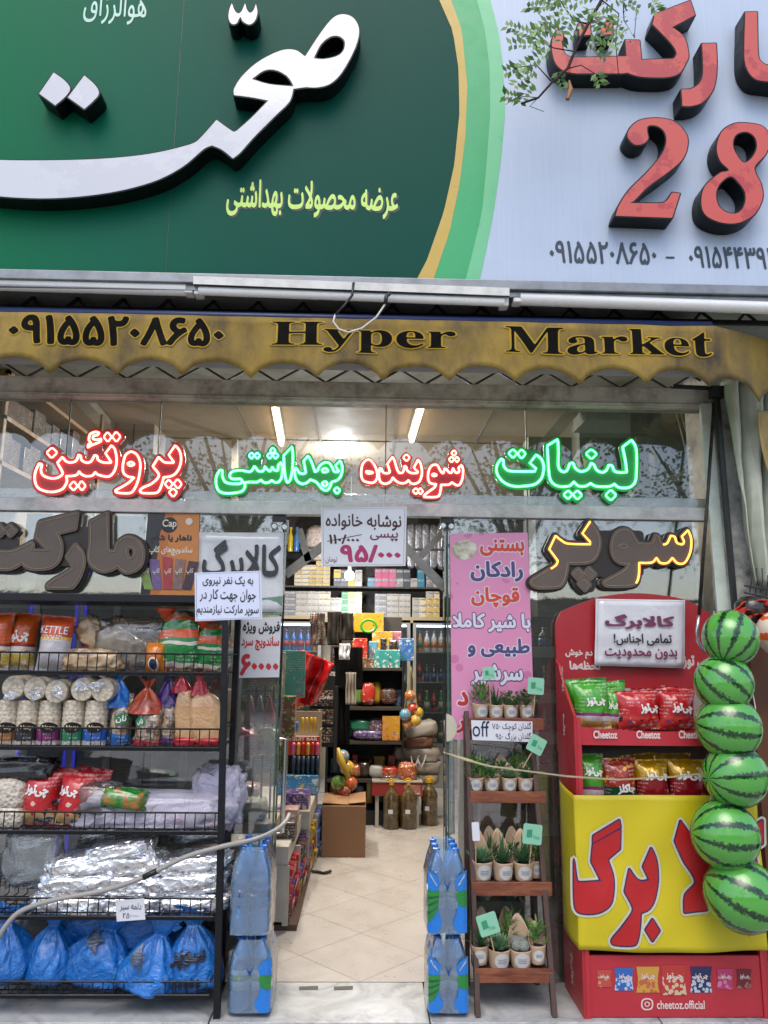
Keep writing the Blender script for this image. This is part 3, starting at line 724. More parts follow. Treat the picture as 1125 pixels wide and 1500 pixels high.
# red knotted cloth and swirl ball and brown panel at the right edge
m = MB()
def cloth(u, v):
    p = U(1052 + 120 * u, 905 - 28 * math.sin(u * 2.4) + 22 * v, -.32); p.y += .06 * noise.noise((u * 5, v * 5, 2)); p.z += .03 * noise.noise((u * 8, v * 4, 7)); return p
m.grid(cloth, 30, 8); tag(m.build('red_cloth', mat('red_fabric', '#b3261c', .7, var=.25, vs=12), smooth=True, solid=.006), 'crumpled red cloth strip tied above the swirl ball', 'cloth')
m = MB(); c = U(1100, 893, -.27); m.lathe([(.0, -.07), (.05, -.06), (.075, -.01), (.07, .03), (.04, .06), (0, .065)], c, 14)
tag(m.build('dark_bag', mat('dark_plastic_bag', '#221714', .3, var=.5, vs=30, coat=.4, bump=.6, bs=30), smooth=True), 'small dark bundle tucked under the red cloth', 'bundle')
def swirl():
    g = NT('swirl_print'); x, y, z = g.xyz('Object')
    w = g.math('SINE', g.math('ADD', g.math('MULTIPLY', z, 75), g.math('MULTIPLY', g.noise(8), 6)))
    g.link(g.mix(g.ramp(w, [(.45, 0.), (.6, 1.)]), '#d8c9b8', '#d2552f'), g.b.inputs['Base Color']); g.b.inputs['Roughness'].default_value = .25; return g.m
c = U(1143, 928, -.38); m = MB(); m.lathe([(.105 * math.sin(math.pi * i / 14), -.105 * math.cos(math.pi * i / 14)) for i in range(1, 14)], (0, 0, 0), 24)
o = tag(m.build('swirl_ball', swirl(), smooth=True), 'white toy ball with orange swirls at the edge beside the top watermelon', 'ball'); o.location = c
m = MB(); a, b = U(1086, 950, -.1), U(1220, 1420, -.1); m.box(a.x + .02, b.x, -.14, -.10, 0.0, a.z + .12)
tag(m.build('brown_panel', mat('brown_board', '#5f3414', .6, var=.45, vs=3, grime=.6)), 'orange brown board leaning behind the column of watermelon balls', 'board')
# ================================================================ NEON AND LED WORD SIGNS
def neon(label, loops, Y, tubecol, backcol, strength, grow, extra=()):
    ls = px_loops(loops, Y); A = np.concatenate([np.asarray(l) for l in ls]); c = A.mean(0)
    T = thing('neon_sign', label, 'neon sign', (c[0], Y, A[:, 1].min()), 'lit neon words on the transom glass')
    bk = outline(ls + px_loops(list(extra), Y), grow)
    bm = NT('neon_backing'); bm.b.inputs['Base Color'].default_value = (*lin(backcol), 1); bm.b.inputs['Roughness'].default_value = .25; bm.b.inputs['Alpha'].default_value = .93
    upright(bk, Y + .012, .008, bm.m, 'backing_plate', T)
    tm = NT('neon_tube'); tm.b.inputs['Base Color'].default_value = (.9, .9, .9, 1); tm.b.inputs['Emission Color'].default_value = (*tubecol, 1); tm.b.inputs['Emission Strength'].default_value = strength
    m = MB()
    for l in ls:
        if len(l) < 6:
            l = [q for i in range(len(l)) for q in ((l[i][0] * .85 + l[i - 1][0] * .15, l[i][1] * .85 + l[i - 1][1] * .15), (l[i][0] * .85 + l[(i + 1) % len(l)][0] * .15, l[i][1] * .85 + l[(i + 1) % len(l)][1] * .15))]
        m.tube([(x, Y + .003, z) for x, z in l], .0058 if len(l) > 12 else .0046, 7, closed=True)
    m.build('neon_tube', tm.m, T, smooth=True)
    m = MB()
    for k in np.linspace(0, len(A) - 1, 5)[:4]:
        x, z = A[int(k)]; m.tube([(x, Y + .02, z), (x, -.004, z)], .006, 6)
    m.build('standoff', BLACK, T)
YN = -.05
n1 = lambda t: trace(t, 40, 620, 4.6875); n2 = lambda t: trace(t, 300, 630, 5.114); n3 = lambda t: trace(t, 515, 640, 6.25); n4 = lambda t: trace(t, 715, 630, 4.891)
RT, GT = (1.0, .16, .10), (.06, 1.0, .30)
neon('red neon word beside the wooden stock shelves, left of the green words', [n1(t) for t in (
    '1015,150! 1045,190 1055,250 1040,310 1010,350 975,365 935,370! 925,410 905,460 880,478 790,478 772,462 795,440 850,415 895,375 900,345 860,295! 900,230! 920,250 945,268 1000,270 1003,262! 970,215!',
    '720,195 755,220 775,280 765,370 740,440 705,478 615,475 605,460 640,440 690,410 732,372! 690,365 660,340 655,290 670,225 695,200', '690,275 712,265 732,278 715,290 695,286',
    '578,150! 600,180 612,250 600,320 565,362 520,362 480,350 465,335! 445,358 400,362 365,345 355,330! 340,352 310,360 265,362! 270,400 240,450 180,470 120,465 70,440 50,390 55,330 80,275! 98,285 92,320 105,355 150,375 200,375 235,355 240,335 205,270! 240,230! 265,260 300,268 335,255 350,215! 365,225 370,250 400,268 435,262 460,220! 478,225 485,250 520,268 570,270 573,262! 535,205!',
    '168,165! 205,200! 165,240! 130,200!', '550,58! 578,92! 552,128! 522,92!', '608,55! 640,90! 610,128! 582,92!',
    '465,58 490,65 480,80! 455,85 450,105 475,112 505,105! 500,125 440,150 415,165! 418,145 435,135 422,115 430,75',
    '318,395! 343,430! 318,462! 285,430!', '370,393! 400,428! 375,462! 347,430!', '970,385! 998,415! 972,450! 942,415!', '1030,380! 1060,415! 1035,450! 1003,415!', '1000,445! 1028,472! 1000,507! 970,472!')],
    YN, RT, '#8a0f14', 3.6, .020, [n1('440,165 480,165 480,230 440,230')])
neon('green neon word with long tail, between the two red words', [n2(t) for t in (
    '570,240! 580,290 575,350 555,385 525,390 500,375! 480,390 445,392 420,372! 390,388 340,388 295,392! 300,420 280,455 220,470 150,472 105,455 85,410 85,350 110,300! 130,302 130,340 150,385 195,400 260,400 280,385 265,365 210,365 185,345 205,310 270,300 340,310 370,270! 385,285 400,305 435,305 450,270! 465,292 490,305 505,275! 520,298 545,300 550,260!',
    '350,165! 370,190! 350,215! 328,190!', '392,165! 414,190! 392,215! 372,190!', '508,128! 530,153! 508,176! 488,153!', '485,167! 506,190! 485,215! 465,190!', '530,167! 552,190! 530,215! 509,190!',
    '655,120! 660,200 655,300 640,370 620,392 605,360 595,280 590,190!',
    '1015,225! 1030,280 1020,340 990,375 950,390 940,420 915,450 880,440 850,405 830,385 790,370! 760,395 720,400 685,370 672,310 680,280! 690,290 710,320 740,325 755,315 740,230! 775,190! 800,240 825,312! 845,300 860,268 895,243 930,245 955,280 970,310 1005,310! 978,265!',
    '880,297 905,285 922,305 890,314', '880,397 905,385 918,405 895,420', '990,425! 1015,450! 990,478! 965,450!')], YN, GT, '#06803a', 2.2, .016, [n2('340,190 400,190 385,300 355,300'), n2('485,190 530,190 530,290 490,290')])
neon('smallest red neon word, above the white price sign over the doorway', [n3(t) for t in (
    '150,205 195,235 228,300 235,370 205,415 150,415 105,395 88,340 100,250', '135,315 165,316 195,326 168,333 142,330',
    '375,180! 395,220 415,290 435,328! 470,322 485,265! 500,272 510,305 545,328 600,328 605,315! 570,280! 610,205! 635,250 645,330 625,400 590,425 550,425 520,395! 490,420 440,420 400,395 378,370! 355,410 310,428 265,410 250,350 258,285! 275,292 290,325 325,332 350,320 328,245!',
    '500,155! 535,185! 505,222! 470,190!', '590,465! 616,495! 590,525! 558,495!', '630,465! 655,495! 632,527! 604,495!',
    '1008,255! 1022,300 1015,380 990,435 960,440 920,415! 890,435 820,437! 815,490 790,545 670,548 665,535 700,505 760,460 775,432! 720,420 700,370 710,300 740,258 785,258 815,310 840,330 852,288! 870,295 890,320 915,325 930,285! 945,315 965,328 985,315 980,280!', '738,347 755,336 778,348 755,357',
    '938,118! 963,147! 938,174! 912,147!', '915,178! 940,205! 915,232! 890,205!', '965,178! 988,205! 965,232! 942,205!')], YN, RT, '#8a0f14', 3.4, .013, [n3('480,200 520,200 510,300 490,300'), n3('915,190 965,190 960,320 920,320'), n3('630,320 720,320 720,370 630,370')])
neon('largest green neon word, in front of the hanging cables and vent pipe', [n4(t) for t in (
    '345,175! 385,210 400,270 385,340 340,385 260,400 180,400 110,370 65,310 65,250 95,205! 110,215 115,260 150,290 220,295 335,295! 345,275! 300,235!',
    '180,135! 209,165! 180,200! 145,165!', '240,135! 272,168! 240,205! 211,168!',
    '500,65! 505,150 505,260 530,295 565,290 585,240! 610,235 625,270 665,295 715,280 740,235! 760,248 780,285 820,302 850,285 865,250! 890,255 905,290 940,302 995,300! 985,220 965,120! 1030,70! 1055,110 1065,160 1065,280 1055,370 1010,410 940,410 905,385! 880,400 830,405 770,400 735,380! 700,400 650,400 615,370! 580,400 500,400 450,360 435,280 425,110!',
    '740,135! 782,170! 742,208! 700,168!', '575,430! 605,460! 575,495! 540,462!', '640,430! 675,465! 640,498! 607,462!', '880,425! 920,465! 882,505! 840,467!')], YN, GT, '#06803a', 2.4, .018, [n4('270,160 350,165 350,220 270,220')])

PLATE = mat('letter_board', '#5c5047', .5, var=.12, vs=6, grime=.3, gcol='#2b2623')
def led(label, loops, bars, lit, Y=-.06):
    ls = px_loops(loops, Y); A = np.concatenate([np.asarray(l) for l in ls])
    T = thing('letter_sign', label, 'letter sign', (A[:, 0].mean(), Y, A[:, 1].min()), 'dark letter signs behind the shop front rail')
    upright(outline(ls + px_loops(bars, Y), .022), Y + .02, .022, mat('letter_board_edge', '#2a211b', .5, var=.15), 'backing_board', T)
    upright(outline(ls, .012), Y + .004, .014, PLATE, 'raised_letters', T)
    m = MB()
    for i, l in enumerate(ls):
        n = len(l); run = lit.get(i)
        if run is None: m.tube([(x, Y + .003, z) for x, z in l], .0022, 5, closed=True); continue
        a, b = int(run[0] * n), int(run[1] * n)
        q = [l[k % n] for k in range(a, b + 1)]; MB().tube([(x, Y + .001, z) for x, z in q], .0045, 6).build('led_rope', mat('led_rope_lit', '#ff9838', .4, var=0, emit=2.4), T, smooth=True)
        q = [l[k % n] for k in range(b, a + n + 1)]
        if len(q) > 2: m.tube([(x, Y + .003, z) for x, z in q], .0022, 5)
    m.build('outline_trim', mat('unlit_led_rope', '#94805f', .5, var=.2), T, smooth=True)
    return T
m6 = lambda t: trace(t, 0, 740, 5.114); m5 = lambda t: trace(t, 770, 750, 4.327)
led('unlit dark grey word sign above the wire shelf, beside the orange sandwich poster', [m6(t) for t in (
    '680,125! 800,62! 802,340! 860,348 880,290 930,245 990,245 1050,290 1070,370 1050,450 1000,490 940,500 880,455! 820,485 760,490 690,450 665,390 675,300', '945,345 965,310 1000,320 1010,360 990,400 960,395',
    '560,295! 610,350 625,430 600,520 560,590 530,615 360,615! 355,600 400,565 480,520 555,470! 500,385!',
    '575,60! 560,175! 415,210! 450,270 455,350 430,420 370,465 260,475 200,460 160,425! 120,455 60,475 -80,470! -80,340! 60,352 150,325 200,300 230,282! 242,295 235,340! 375,345! 270,240! 295,130!',
    '70,150! 115,190! 75,228! 36,190!', '-2,150! 34,190! 0,228! -40,190!')], [m6('440,190! 670,190! 670,420! 440,420!'), m6('-40,190! 90,190! 80,340! -40,340!')], {})
led('dark grey word sign with glowing orange outline above the red snack stand', [m5(t) for t in (
    '410,60! 445,110 470,180 460,250 430,300 370,320 265,320! 258,380 240,440 210,470 80,475 40,455 45,430 110,390 190,340 205,310! 150,235! 190,150! 220,175 265,200 410,205! 410,190! 360,135!',
    '1030,115! 1050,170 1045,250 1010,320 965,325 930,290! 900,322 855,322 830,290! 800,320 720,322! 718,400 700,450 650,465 520,465 500,445 560,410 630,370 662,325! 600,320 560,280 548,210 570,140 620,110 665,125 695,170 715,200! 800,200 825,150! 845,158 860,200 895,200 920,150! 945,158 960,195 995,205 1005,185! 990,155!',
    '590,215 620,203 650,215 620,232', '335,360! 370,395! 335,425! 302,390!', '405,355! 443,395! 405,425! 374,390!', '370,428! 408,460! 378,495! 337,455!')],
    [m5('420,140! 730,140! 730,380! 420,380!'), m5('300,320! 440,320! 420,480! 330,440!')], {0: (-.02, .28), 1: (.67, 1.16)})

# ================================================================ NOTICES AND POSTERS
PAPER = mat('white_paper', '#c9cbd2', .55, var=.04, vs=4); LAMI = mat('laminated_paper', '#c9cbd0', .16, var=.05, vs=4, coat=.7, bump=.25, bs=6)
PLUM = mat('plum_ink', '#6d2a4c', .5, var=.2); MAROON = mat('maroon_ink', '#4a1f24', .5, var=.2); BLU = mat('navy_ink', '#1d2340', .5, var=.1); PINKI = mat('crimson_ink', '#a8275f', .5, var=.15); REDI = mat('red_ink', '#b3242c', .5, var=.12); BLK = mat('black_ink', '#191a1e', .5, var=.1); GRYI = mat('silver_ink', '#3a3c3f', .3, .3, var=.3, vs=18)
def border(o, quad, Y, m_, w=2):
    P = [U(x, y, Y) for x, y in quad]; c = sum(P, Vector()) / 4; mb = MB()
    for a, b in zip(P, P[1:] + P[:1]):
        a2, b2 = a + (c - a) * .045, b + (c - b) * .045; ia, ib = a2 + (c - a2).normalized() * w * .0016, b2 + (c - b2).normalized() * w * .0016
        mb.add([a2, b2, ib, ia], [(0, 3, 2, 1)])
    for i, v in enumerate(mb.v): mb.v[i] = (v[0], Y - .0018, v[2])
    mb.build('printed_border', m_, o)
Yp = -.035
q = [(470, 744), (596, 742), (594, 829), (471, 830)]
o = card('price_notice', 'white laminated price notice hanging over the doorway with a struck-out price', 'notice', q, Yp, LAMI); border(o, q, Yp, PLUM, 1)
letters('نوشابه خانواده', (477, 753, 588, 777), Yp, MAROON, o, bold=.02); letters('پپسی', (542, 780, 583, 793), Yp, PLUM, o, bold=.02)
letters('۱۱۰/۰۰۰', (482, 783, 526, 797), Yp, MAROON, o, bold=.03); letters('۹۵/۰۰۰', (498, 798, 587, 824), Yp, PINKI, o, bold=.04); letters('تومان', (477, 815, 494, 825), Yp, PLUM, o)
MB().bar(U(479, 793, Yp - .002), U(530, 783, Yp - .002), .003, .001, (0, 1, 0)).build('strike_line', MAROON, o)
# worker wanted notice on the wire shelf
Yw = -.36; q = [(285, 839), (382, 836), (384, 906), (286, 910)]
o = card('job_notice', 'pale white notice of three printed lines fixed on the corner of the wire shelf', 'notice', q, Yw, mat('bluish_paper', '#c4cbe0', .45, var=.04)); border(o, q, Yw, BLU, 1)
letters('به یک نفر نیروی', (297, 844, 371, 859), Yw, BLK, o, bold=.012); letters('جوان جهت کار در', (293, 863, 375, 882), Yw, BLK, o, bold=.012); letters('سوپر مارکت نیازمندیم', (288, 886, 379, 904), Yw, BLK, o, bold=.012)
# silvered plastic sheet
Ys = -.012; q = [(291, 780), (416, 780), (414, 897), (290, 897)]
o = card('plastic_poster', 'crumpled white plastic poster with one big dark word behind the job notice', 'poster', q, Ys, mat('white_plastic_sheet', '#cccdce', .2, var=.06, coat=.5, bump=.6, bs=9), curl=.012)
letters('کالابرگ', (296, 791, 411, 858), Ys - .006, GRYI, o, bold=.03)
# lower notice
q = [(353, 907), (412, 903), (409, 992), (350, 993)]; Yl = -.02
o = card('offer_notice', 'tall white notice with red digits inside the glass beside the shelf post', 'notice', q, Yl, LAMI)
letters('فروش ویژه', (356, 910, 410, 929), Yl, BLK, o, bold=.03); letters('ساندویچ سرد', (354, 932, 409, 953), Yl, REDI, o, bold=.03); letters('۶۰۰۰۰', (352, 958, 408, 990), Yl, REDI, o, bold=.04)
card('green_card', 'small pale green card on the glass below the plastic poster', 'card', [(384, 876), (414, 873), (413, 900), (384, 902)], -.013, mat('green_card_paper', '#6d8f7c', .5, var=.35, vs=30))
# sandwich poster
def sand_mat():
    g = NT('sandwich_poster_print'); x, y, z = g.xyz('Generated')
    d = g.math('ADD', g.math('MULTIPLY', x, .9), g.math('MULTIPLY', z, -.15))
    d = g.math('ADD', d, g.math('MULTIPLY', g.math('SUBTRACT', g.noise(6, 3), .5), .25))
    g.link(g.ramp(d, [(0, '#262224'), (.14, '#b5642a'), (.3, '#c27a3a')], 'CONSTANT'), g.b.inputs['Base Color']); g.b.inputs['Roughness'].default_value = .25; return g.m
q = [(217, 751), (292, 751), (289, 877), (205, 877)]
o = card('sandwich_poster', 'orange and black sandwich poster with coloured wrappers on the glass', 'poster', q, Ys, sand_mat())
DK = mat('poster_black', '#1b1a1d', .4, var=.1); CRM = mat('poster_cream', '#d8cdb8', .4, var=.05)
c = U(248, 769, Ys - .002); m = MB(); m.lathe([(.04, -.001), (.04, 0)], c, 24, 'y'); m.build('round_badge', DK, o)
letters('Cap', (238, 761, 259, 775), Ys - .003, CRM, o, bold=.02); letters('ناهار یا شام', (221, 783, 281, 796), Ys, DK, o, bold=.045); letters('ساندویچ‌های کاپ', (218, 800, 282, 814), Ys, CRM, o, bold=.03)
c = U(277, 764, Ys - .002); m = MB(); m.lathe([(.018, -.001), (.018, 0)], c, 20, 'y'); m.build('pale_disc', CRM, o)
for i, (x, colr) in enumerate(((214, '#7f9a4f'), (229, '#705a8a'), (246, '#a83c44'), (262, '#8a6a64'), (278, '#45323f'))):
    m = MB(); s = (i - 2) * -3.2; Y = Ys - .003 - .0006 * i
    m.prism([U(x - 8 - s, 815 + abs(s), Y), U(x + 7 - s, 817 + abs(s), Y), U(x + 6 + s * .7, 864, Y), U(x - 7 + s * .7, 863, Y)][::-1], (0, .0005, 0)); m.build('wrapper_print', mat('wrapper_%d' % i, colr, .35, var=.35, vs=40), o)
    letters('کاپ', (x - 5, 832, x + 5, 842), Y, CRM, o, bold=.02)
# pink ice-cream banner
def pink_mat():
    g = NT('pink_banner_print'); v = g.new('ShaderNodeTexVoronoi', i_Scale=9.); g.link(g.coord('Object'), v.inputs['Vector'])
    f = g.math('MULTIPLY', g.math('LESS_THAN', v.outputs['Distance'], .2), g.math('GREATER_THAN', g.noise(3), .5))
    c = g.mix(g.noise(2.5, 3), '#c4759c', '#d092b0'); z = g.xyz('Object')[2]
    c = g.mix(g.math('MULTIPLY', f, .5), c, '#a84f80'); g.link(c, g.b.inputs['Base Color']); g.b.inputs['Roughness'].default_value = .3; return g.m
Yb = -.016; q = [(659, 782), (773, 780), (784, 1088), (662, 1083)]
o = card('ice_cream_banner', 'tall pink banner with coloured words for ice cream, behind the plant rack', 'banner', q, Yb, pink_mat())
ORNG = mat('orange_red_ink', '#c0402a', .45, var=.08); PURP = mat('purple_ink', '#453f6e', .45, var=.1); WHT = mat('white_ink', '#c9c4cf', .45, var=.04)
for t, bx, mi, hm in (('بستنی', (703, 790, 768, 815), ORNG, WHT), ('رادکان', (689, 822, 766, 852), PURP, WHT), ('قوچان', (690, 860, 761, 890), ORNG, WHT), ('با شیر کاملا', (663, 898, 777, 926), WHT, PURP), ('طبیعی و', (685, 935, 776, 963), PURP, WHT), ('سرشیر', (690, 973, 766, 1004), WHT, PURP), ('د', (670, 1013, 686, 1034), REDI, WHT), ('ر', (668, 1055, 682, 1074), REDI, WHT)):
    letters(t, bx, Yb, mi, o, bold=.04, halo=.05, hm=hm)
def bowl_mat():
    g = NT('bowl_print'); g.link(g.ramp(g.noise(28, 4), [(.35, '#8f8d74'), (.5, '#b9b5a2'), (.65, '#cfccbd')]), g.b.inputs['Base Color']); return g.m
upright(px_loops([trace('662,802 672,793 690,792 699,802 694,814 682,820 668,816')], Yb - .002)[0:1], Yb - .002, 0, bowl_mat(), 'bowl_picture', o)
c = U(654, 1066, -.02); m = MB()
m.prism([c + Vector((.052 * math.sin(a), 0, .052 * math.cos(a) * 1.25)) for a in [math.pi * k / 16 for k in range(17)]][::-1], (0, .002, 0)); tag(m.build('half_round_sticker', mat('cream_sticker', '#b9b4a0', .5, var=.04)), 'cream half round sticker on the glass door edge beside the plant rack', 'sticker')

# ================================================================ GLASS DOORS (open inwards) AND HANDLES
def door(xh, ang, label, hx):
    T = thing('glass_door', label, 'door', (xh, .02, .01), 'open glass doors of the shop')
    M_ = Matrix.Rotation(R(ang), 4, 'Z')
    def tr(mb, name, mt, **k):
        for i, v in enumerate(mb.v): w = M_ @ Vector(v); mb.v[i] = (w.x + xh, w.y + .02, w.z + .01)
        return mb.build(name, mt, T, **k)
    s = 1 if hx > 0 else -1; w = .44
    m = MB(); m.box(min(0, s * w), max(0, s * w), -.005, .005, 0, z2 - .03); tr(m, 'pane', GLASSD)
    m = MB(); m.box(s * w - .006, s * w + .006, -.007, .007, 0, z2 - .03); tr(m, 'edge_trim', GEDGE)
    m = MB(); m.box(min(0, s * w), max(0, s * w), -.014, .014, z2 - .10, z2 - .03); m.box(min(0, s * w), max(0, s * w), -.014, .014, 0, .08); tr(m, 'clamp_rail', ALU, bevel=.003)
    m = MB(); hxp = s * (w - .07)
    for yy in (-.04 * s,): m.tube([(hxp, yy * .2, 1.02), (hxp, yy, 1.02), (hxp, yy, .55), (hxp, yy * .2, .55)], .013, 10)
    tr(m, 'handle', CHROME, smooth=True, auto=50)
door(dl + .01, 97, 'open glass door swung in beside the sweets counter', 1)
door(dr - .01, -95, 'open glass door swung in beside the plant rack', -1)
# braced bars seen at the head of the doorway
m = MB(); Yd = .10; GB = mat('grey_brace', '#8b8a83', .5, .2, var=.15, grime=.5)
m.bar(U(418, 842, Yd), U(478, 796, Yd), .045, .02, (0, 1, 0)); m.bar(U(438, 775, Yd), U(452, 822, Yd), .035, .02, (0, 1, 0))
tag(m.build('door_brace', GB), 'grey diagonal brace bars at the door head near the plastic poster', 'brace', 'diagonal braces at the door head')
m = MB(); m.bar(U(588, 795, Yd), U(652, 862, Yd), .045, .02, (0, 1, 0)); m.bar(U(612, 820, Yd + .03), U(650, 778, Yd + .03), .035, .02, (0, 1, 0))
tag(m.build('door_brace', GB), 'grey diagonal brace bars at the door head near the pink banner', 'brace', 'diagonal braces at the door head')
# ================================================================ PACKETS AND BAGS
def pillow(x0, z0, x1, z1, Y, dep, mats, name, parent=None, tilt=0, lean=0, crimp=.05, seed=0, wr=.006, nu=22, nv=26, top=True, split=None, flat=.75):
    """a sealed snack bag standing on z0; its front bulges towards the street"""
    w, h = x1 - x0, z1 - z0; cx = (x0 + x1) / 2
    ca, sa = math.cos(R(tilt)), math.sin(R(tilt))
    def prof(u, v):
        a = max(0, 1 - abs(2 * u - 1) ** 2.6); b = max(0., min(1, (v - crimp) / (1 - 2 * crimp))) if top else max(0., min(1., v / (1 - crimp)))
        c = (1 - abs(2 * b - 1) ** 3.0) if top else (1 - b ** 4) * min(1, .55 + v * 3)
        return (a ** flat) * (max(0, c) ** .7)
    def point(u, v, sgn):
        p = prof(u, v); tw = 1 - .10 * math.sin(math.pi * v) + .02 * noise.noise((v * 5, seed, 3))
        k = 1 - max(abs(2 * v - 1) - .55, 0) * 2.0
        n_ = noise.noise((u * 5 + seed, v * 5, sgn)) * .6 + noise.noise((u * 13 + seed, v * (5 if v > .2 else 11), sgn + 4)) * .55 * (1.4 - k)
        ed = .6 * math.sin(u * 34 + seed) * max(0, abs(2 * v - 1) - .6)
        x = (u - .5) * w * tw; z = v * h + .012 * h * noise.noise((u * 4, seed, 9)) * (v > .5)
        y = sgn * p * dep / 2 + (n_ + ed) * wr * (1 if sgn < 0 else .4) * min(1, p * 4 + .35)
        return Vector((cx + x * ca - z * sa, Y + y + lean * v * h, z0 + x * sa + z * ca))
    m = MB(); m.grid(lambda u, v: point(u, v, -1), nu, nv); m.grid(lambda u, v: point(1 - u, v, 1), nu, nv)
    o = m.build(name, mats, parent, smooth=True)
    def fn(p):    # press writing on to the front of the bag
        dx, dz = p.x - cx, p.z - z0; u = (dx * ca + dz * sa) / w + .5; v = (-dx * sa + dz * ca) / h
        q = point(min(max(u, .02), .98), min(max(v, .02), .98), -1); return Vector((p.x, q.y - .004, p.z))
    return o, fn
def pbag(px, Y, dep, mt, name, label, cat, group=None, texts=(), **k):
    """bag from its pixel box (x0,y0,x1,y1) on plane y=Y (its front)"""
    x0, y0, x1, y1 = px; a, b = U(x0, y1, Y), U(x1, y0, Y); c0 = U((x0 + x1) / 2, y1, Y); c1 = U((x0 + x1) / 2, y0, Y)
    o, fn = pillow(a.x, c0.z, b.x, c1.z, Y + dep / 2, dep, mt, name, **k)
    tag(o, label, cat, group); rebase(o, ((a.x + b.x) / 2, Y + dep / 2, c0.z))
    for i, (t, bx, mi, bold, rot) in enumerate(texts): letters(t, bx, Y, mi, o, bold=bold, rot=rot, fn=fn)
    return o, fn
def blob(px, Y, dep, mt, name, label, cat, group=None, seed=0, rough=.12, fr=3., nu=26, nv=16, sq=.55, rot=0, parent=None, ridg=0., taper=0.):
    """a soft crumpled bundle filling a pixel box"""
    x0, y0, x1, y1 = px; c = U((x0 + x1) / 2, (y0 + y1) / 2, Y); rx = (U(x1, 0, Y).x - U(x0, 0, Y).x) / 2; rz = (U(x0, y0, Y).z - U(x0, y1, Y).z) / 2; ry = dep / 2
    def fn(u, v):
        th, ph = 2 * math.pi * u, math.pi * (v - .5)
        def sg(t): return math.copysign(abs(t) ** sq, t)
        d = Vector((sg(math.cos(th)) * abs(math.cos(ph)) ** sq, sg(math.sin(th)) * abs(math.cos(ph)) ** sq, sg(math.sin(ph))))
        q = Vector((math.cos(th) * math.cos(ph), math.sin(th) * math.cos(ph), math.sin(ph)))
        n_ = noise.noise(q * fr + Vector((seed * 7.1, seed, 0))) + .5 * noise.noise(q * fr * 2.7 + Vector((seed, 3, 1)))
        if ridg: n_ += ridg * (1 - 2 * abs(noise.noise(q * fr * 2.1 + Vector((1, seed * 3., 9)))))
        k = 1 + rough * n_
        x, z = d.x * rx * k, d.z * rz * k
        if taper: x *= 1 - taper * max(0, q.z + .3) + .10 * noise.noise((q.z * 3, seed, 4)); x += rx * .3 * max(0, q.z) * noise.noise((seed * 3.3, 2, 8))
        return (c.x + x * math.cos(R(rot)) - z * math.sin(R(rot)), Y + dep / 2 + d.y * ry * k, c.z + x * math.sin(R(rot)) + z * math.cos(R(rot)))
    o = MB().grid(fn, nu, nv, closed_u=True).build(name, mt, parent, smooth=True)
    if not parent: tag(o, label, cat, group); rebase(o, (c.x, Y + dep / 2, c.z - rz))
    return o
WINK = mat('print_white', '#d5d0cc', .35, var=.05); REDP = mat('print_red', '#b01c25', .35, var=.05); PURI = mat('print_purple', '#571c47', .35, var=.1); NAVY = mat('print_navy', '#1b2440', .35); CRMI = mat('print_cream', '#d7c49a', .35)

# ================================================================ LEFT WIRE SHELF
YSF, YSB = -.345, -.03
IRON = mat('black_iron', '#101217', .45, .3, var=.25, vs=20)
rack = thing('wire_shelf', 'tall black wire shelf of baskets filled with bread, snacks and foil parcels', 'shelf', (-.9, -.19, 0))
pt, pb = U(331, 884, YSF), U(316, 1484, YSF); xp = (pt.x + pb.x) / 2
xb_ = U(345, 1000, YSB).x; xL = -2.15; zt_ = U(300, 876, YSF).z
for p, q in ((Vector((pt.x, YSF, zt_)), Vector((pb.x + .006, YSF, 0))), (Vector((xb_, YSB - .01, zt_)), Vector((xb_, YSB - .01, 0))), (Vector((xL, YSF, zt_)), Vector((xL, YSF, 0))), (Vector((xL, YSB, zt_)), Vector((xL, YSB, 0)))):
    m = MB(); m.bar(p, q, .028, .028, (0, 1, 0)); m.build('post', IRON, rack, bevel=.002)
m = MB(); m.box(xL, pt.x + .02, YSF - .01, YSB, zt_ - .022, zt_ + .012); m.build('top_board', IRON, rack, bevel=.002)
LV = [(957, 985), (1067, 1095), (1190, 1218), (1316, 1343), (1438, 1458)]
SZ = []
for i, (yr, yb) in enumerate(LV):
    zr, zb_ = U(170, yr, YSF).z, U(170, yb, YSF).z; SZ.append(zb_); x1w = xp - .01
    m = MB(); w = .0034
    m.tube([(xL, YSF, zr), (x1w, YSF, zr)], w * 1.3, 6); m.tube([(xL, YSF, zb_), (x1w, YSF, zb_)], w * 1.3, 6)
    m.tube([(xL, YSB, zr), (x1w, YSB, zr)], w, 5); m.tube([(x1w, YSF, zr), (x1w, YSB, zr)], w, 5)
    st = .043; n = int((x1w - xL) / st)
    for k in range(n + 1):
        x = x1w - .012 - k * st; m.tube([(x, YSF, zr), (x, YSF, zb_), (x, YSB, zb_), (x, YSB, zr)], w * .8, 4)
    for k in range(1, 6): y = YSF + (YSB - YSF) * k / 6; m.tube([(xL, y, zb_), (x1w, y, zb_)], w, 4)
    m.box(xL, x1w, YSF + .003, YSF + .03, zb_ - .014, zb_ - .005)
    m.build('wire_basket', IRON, rack)
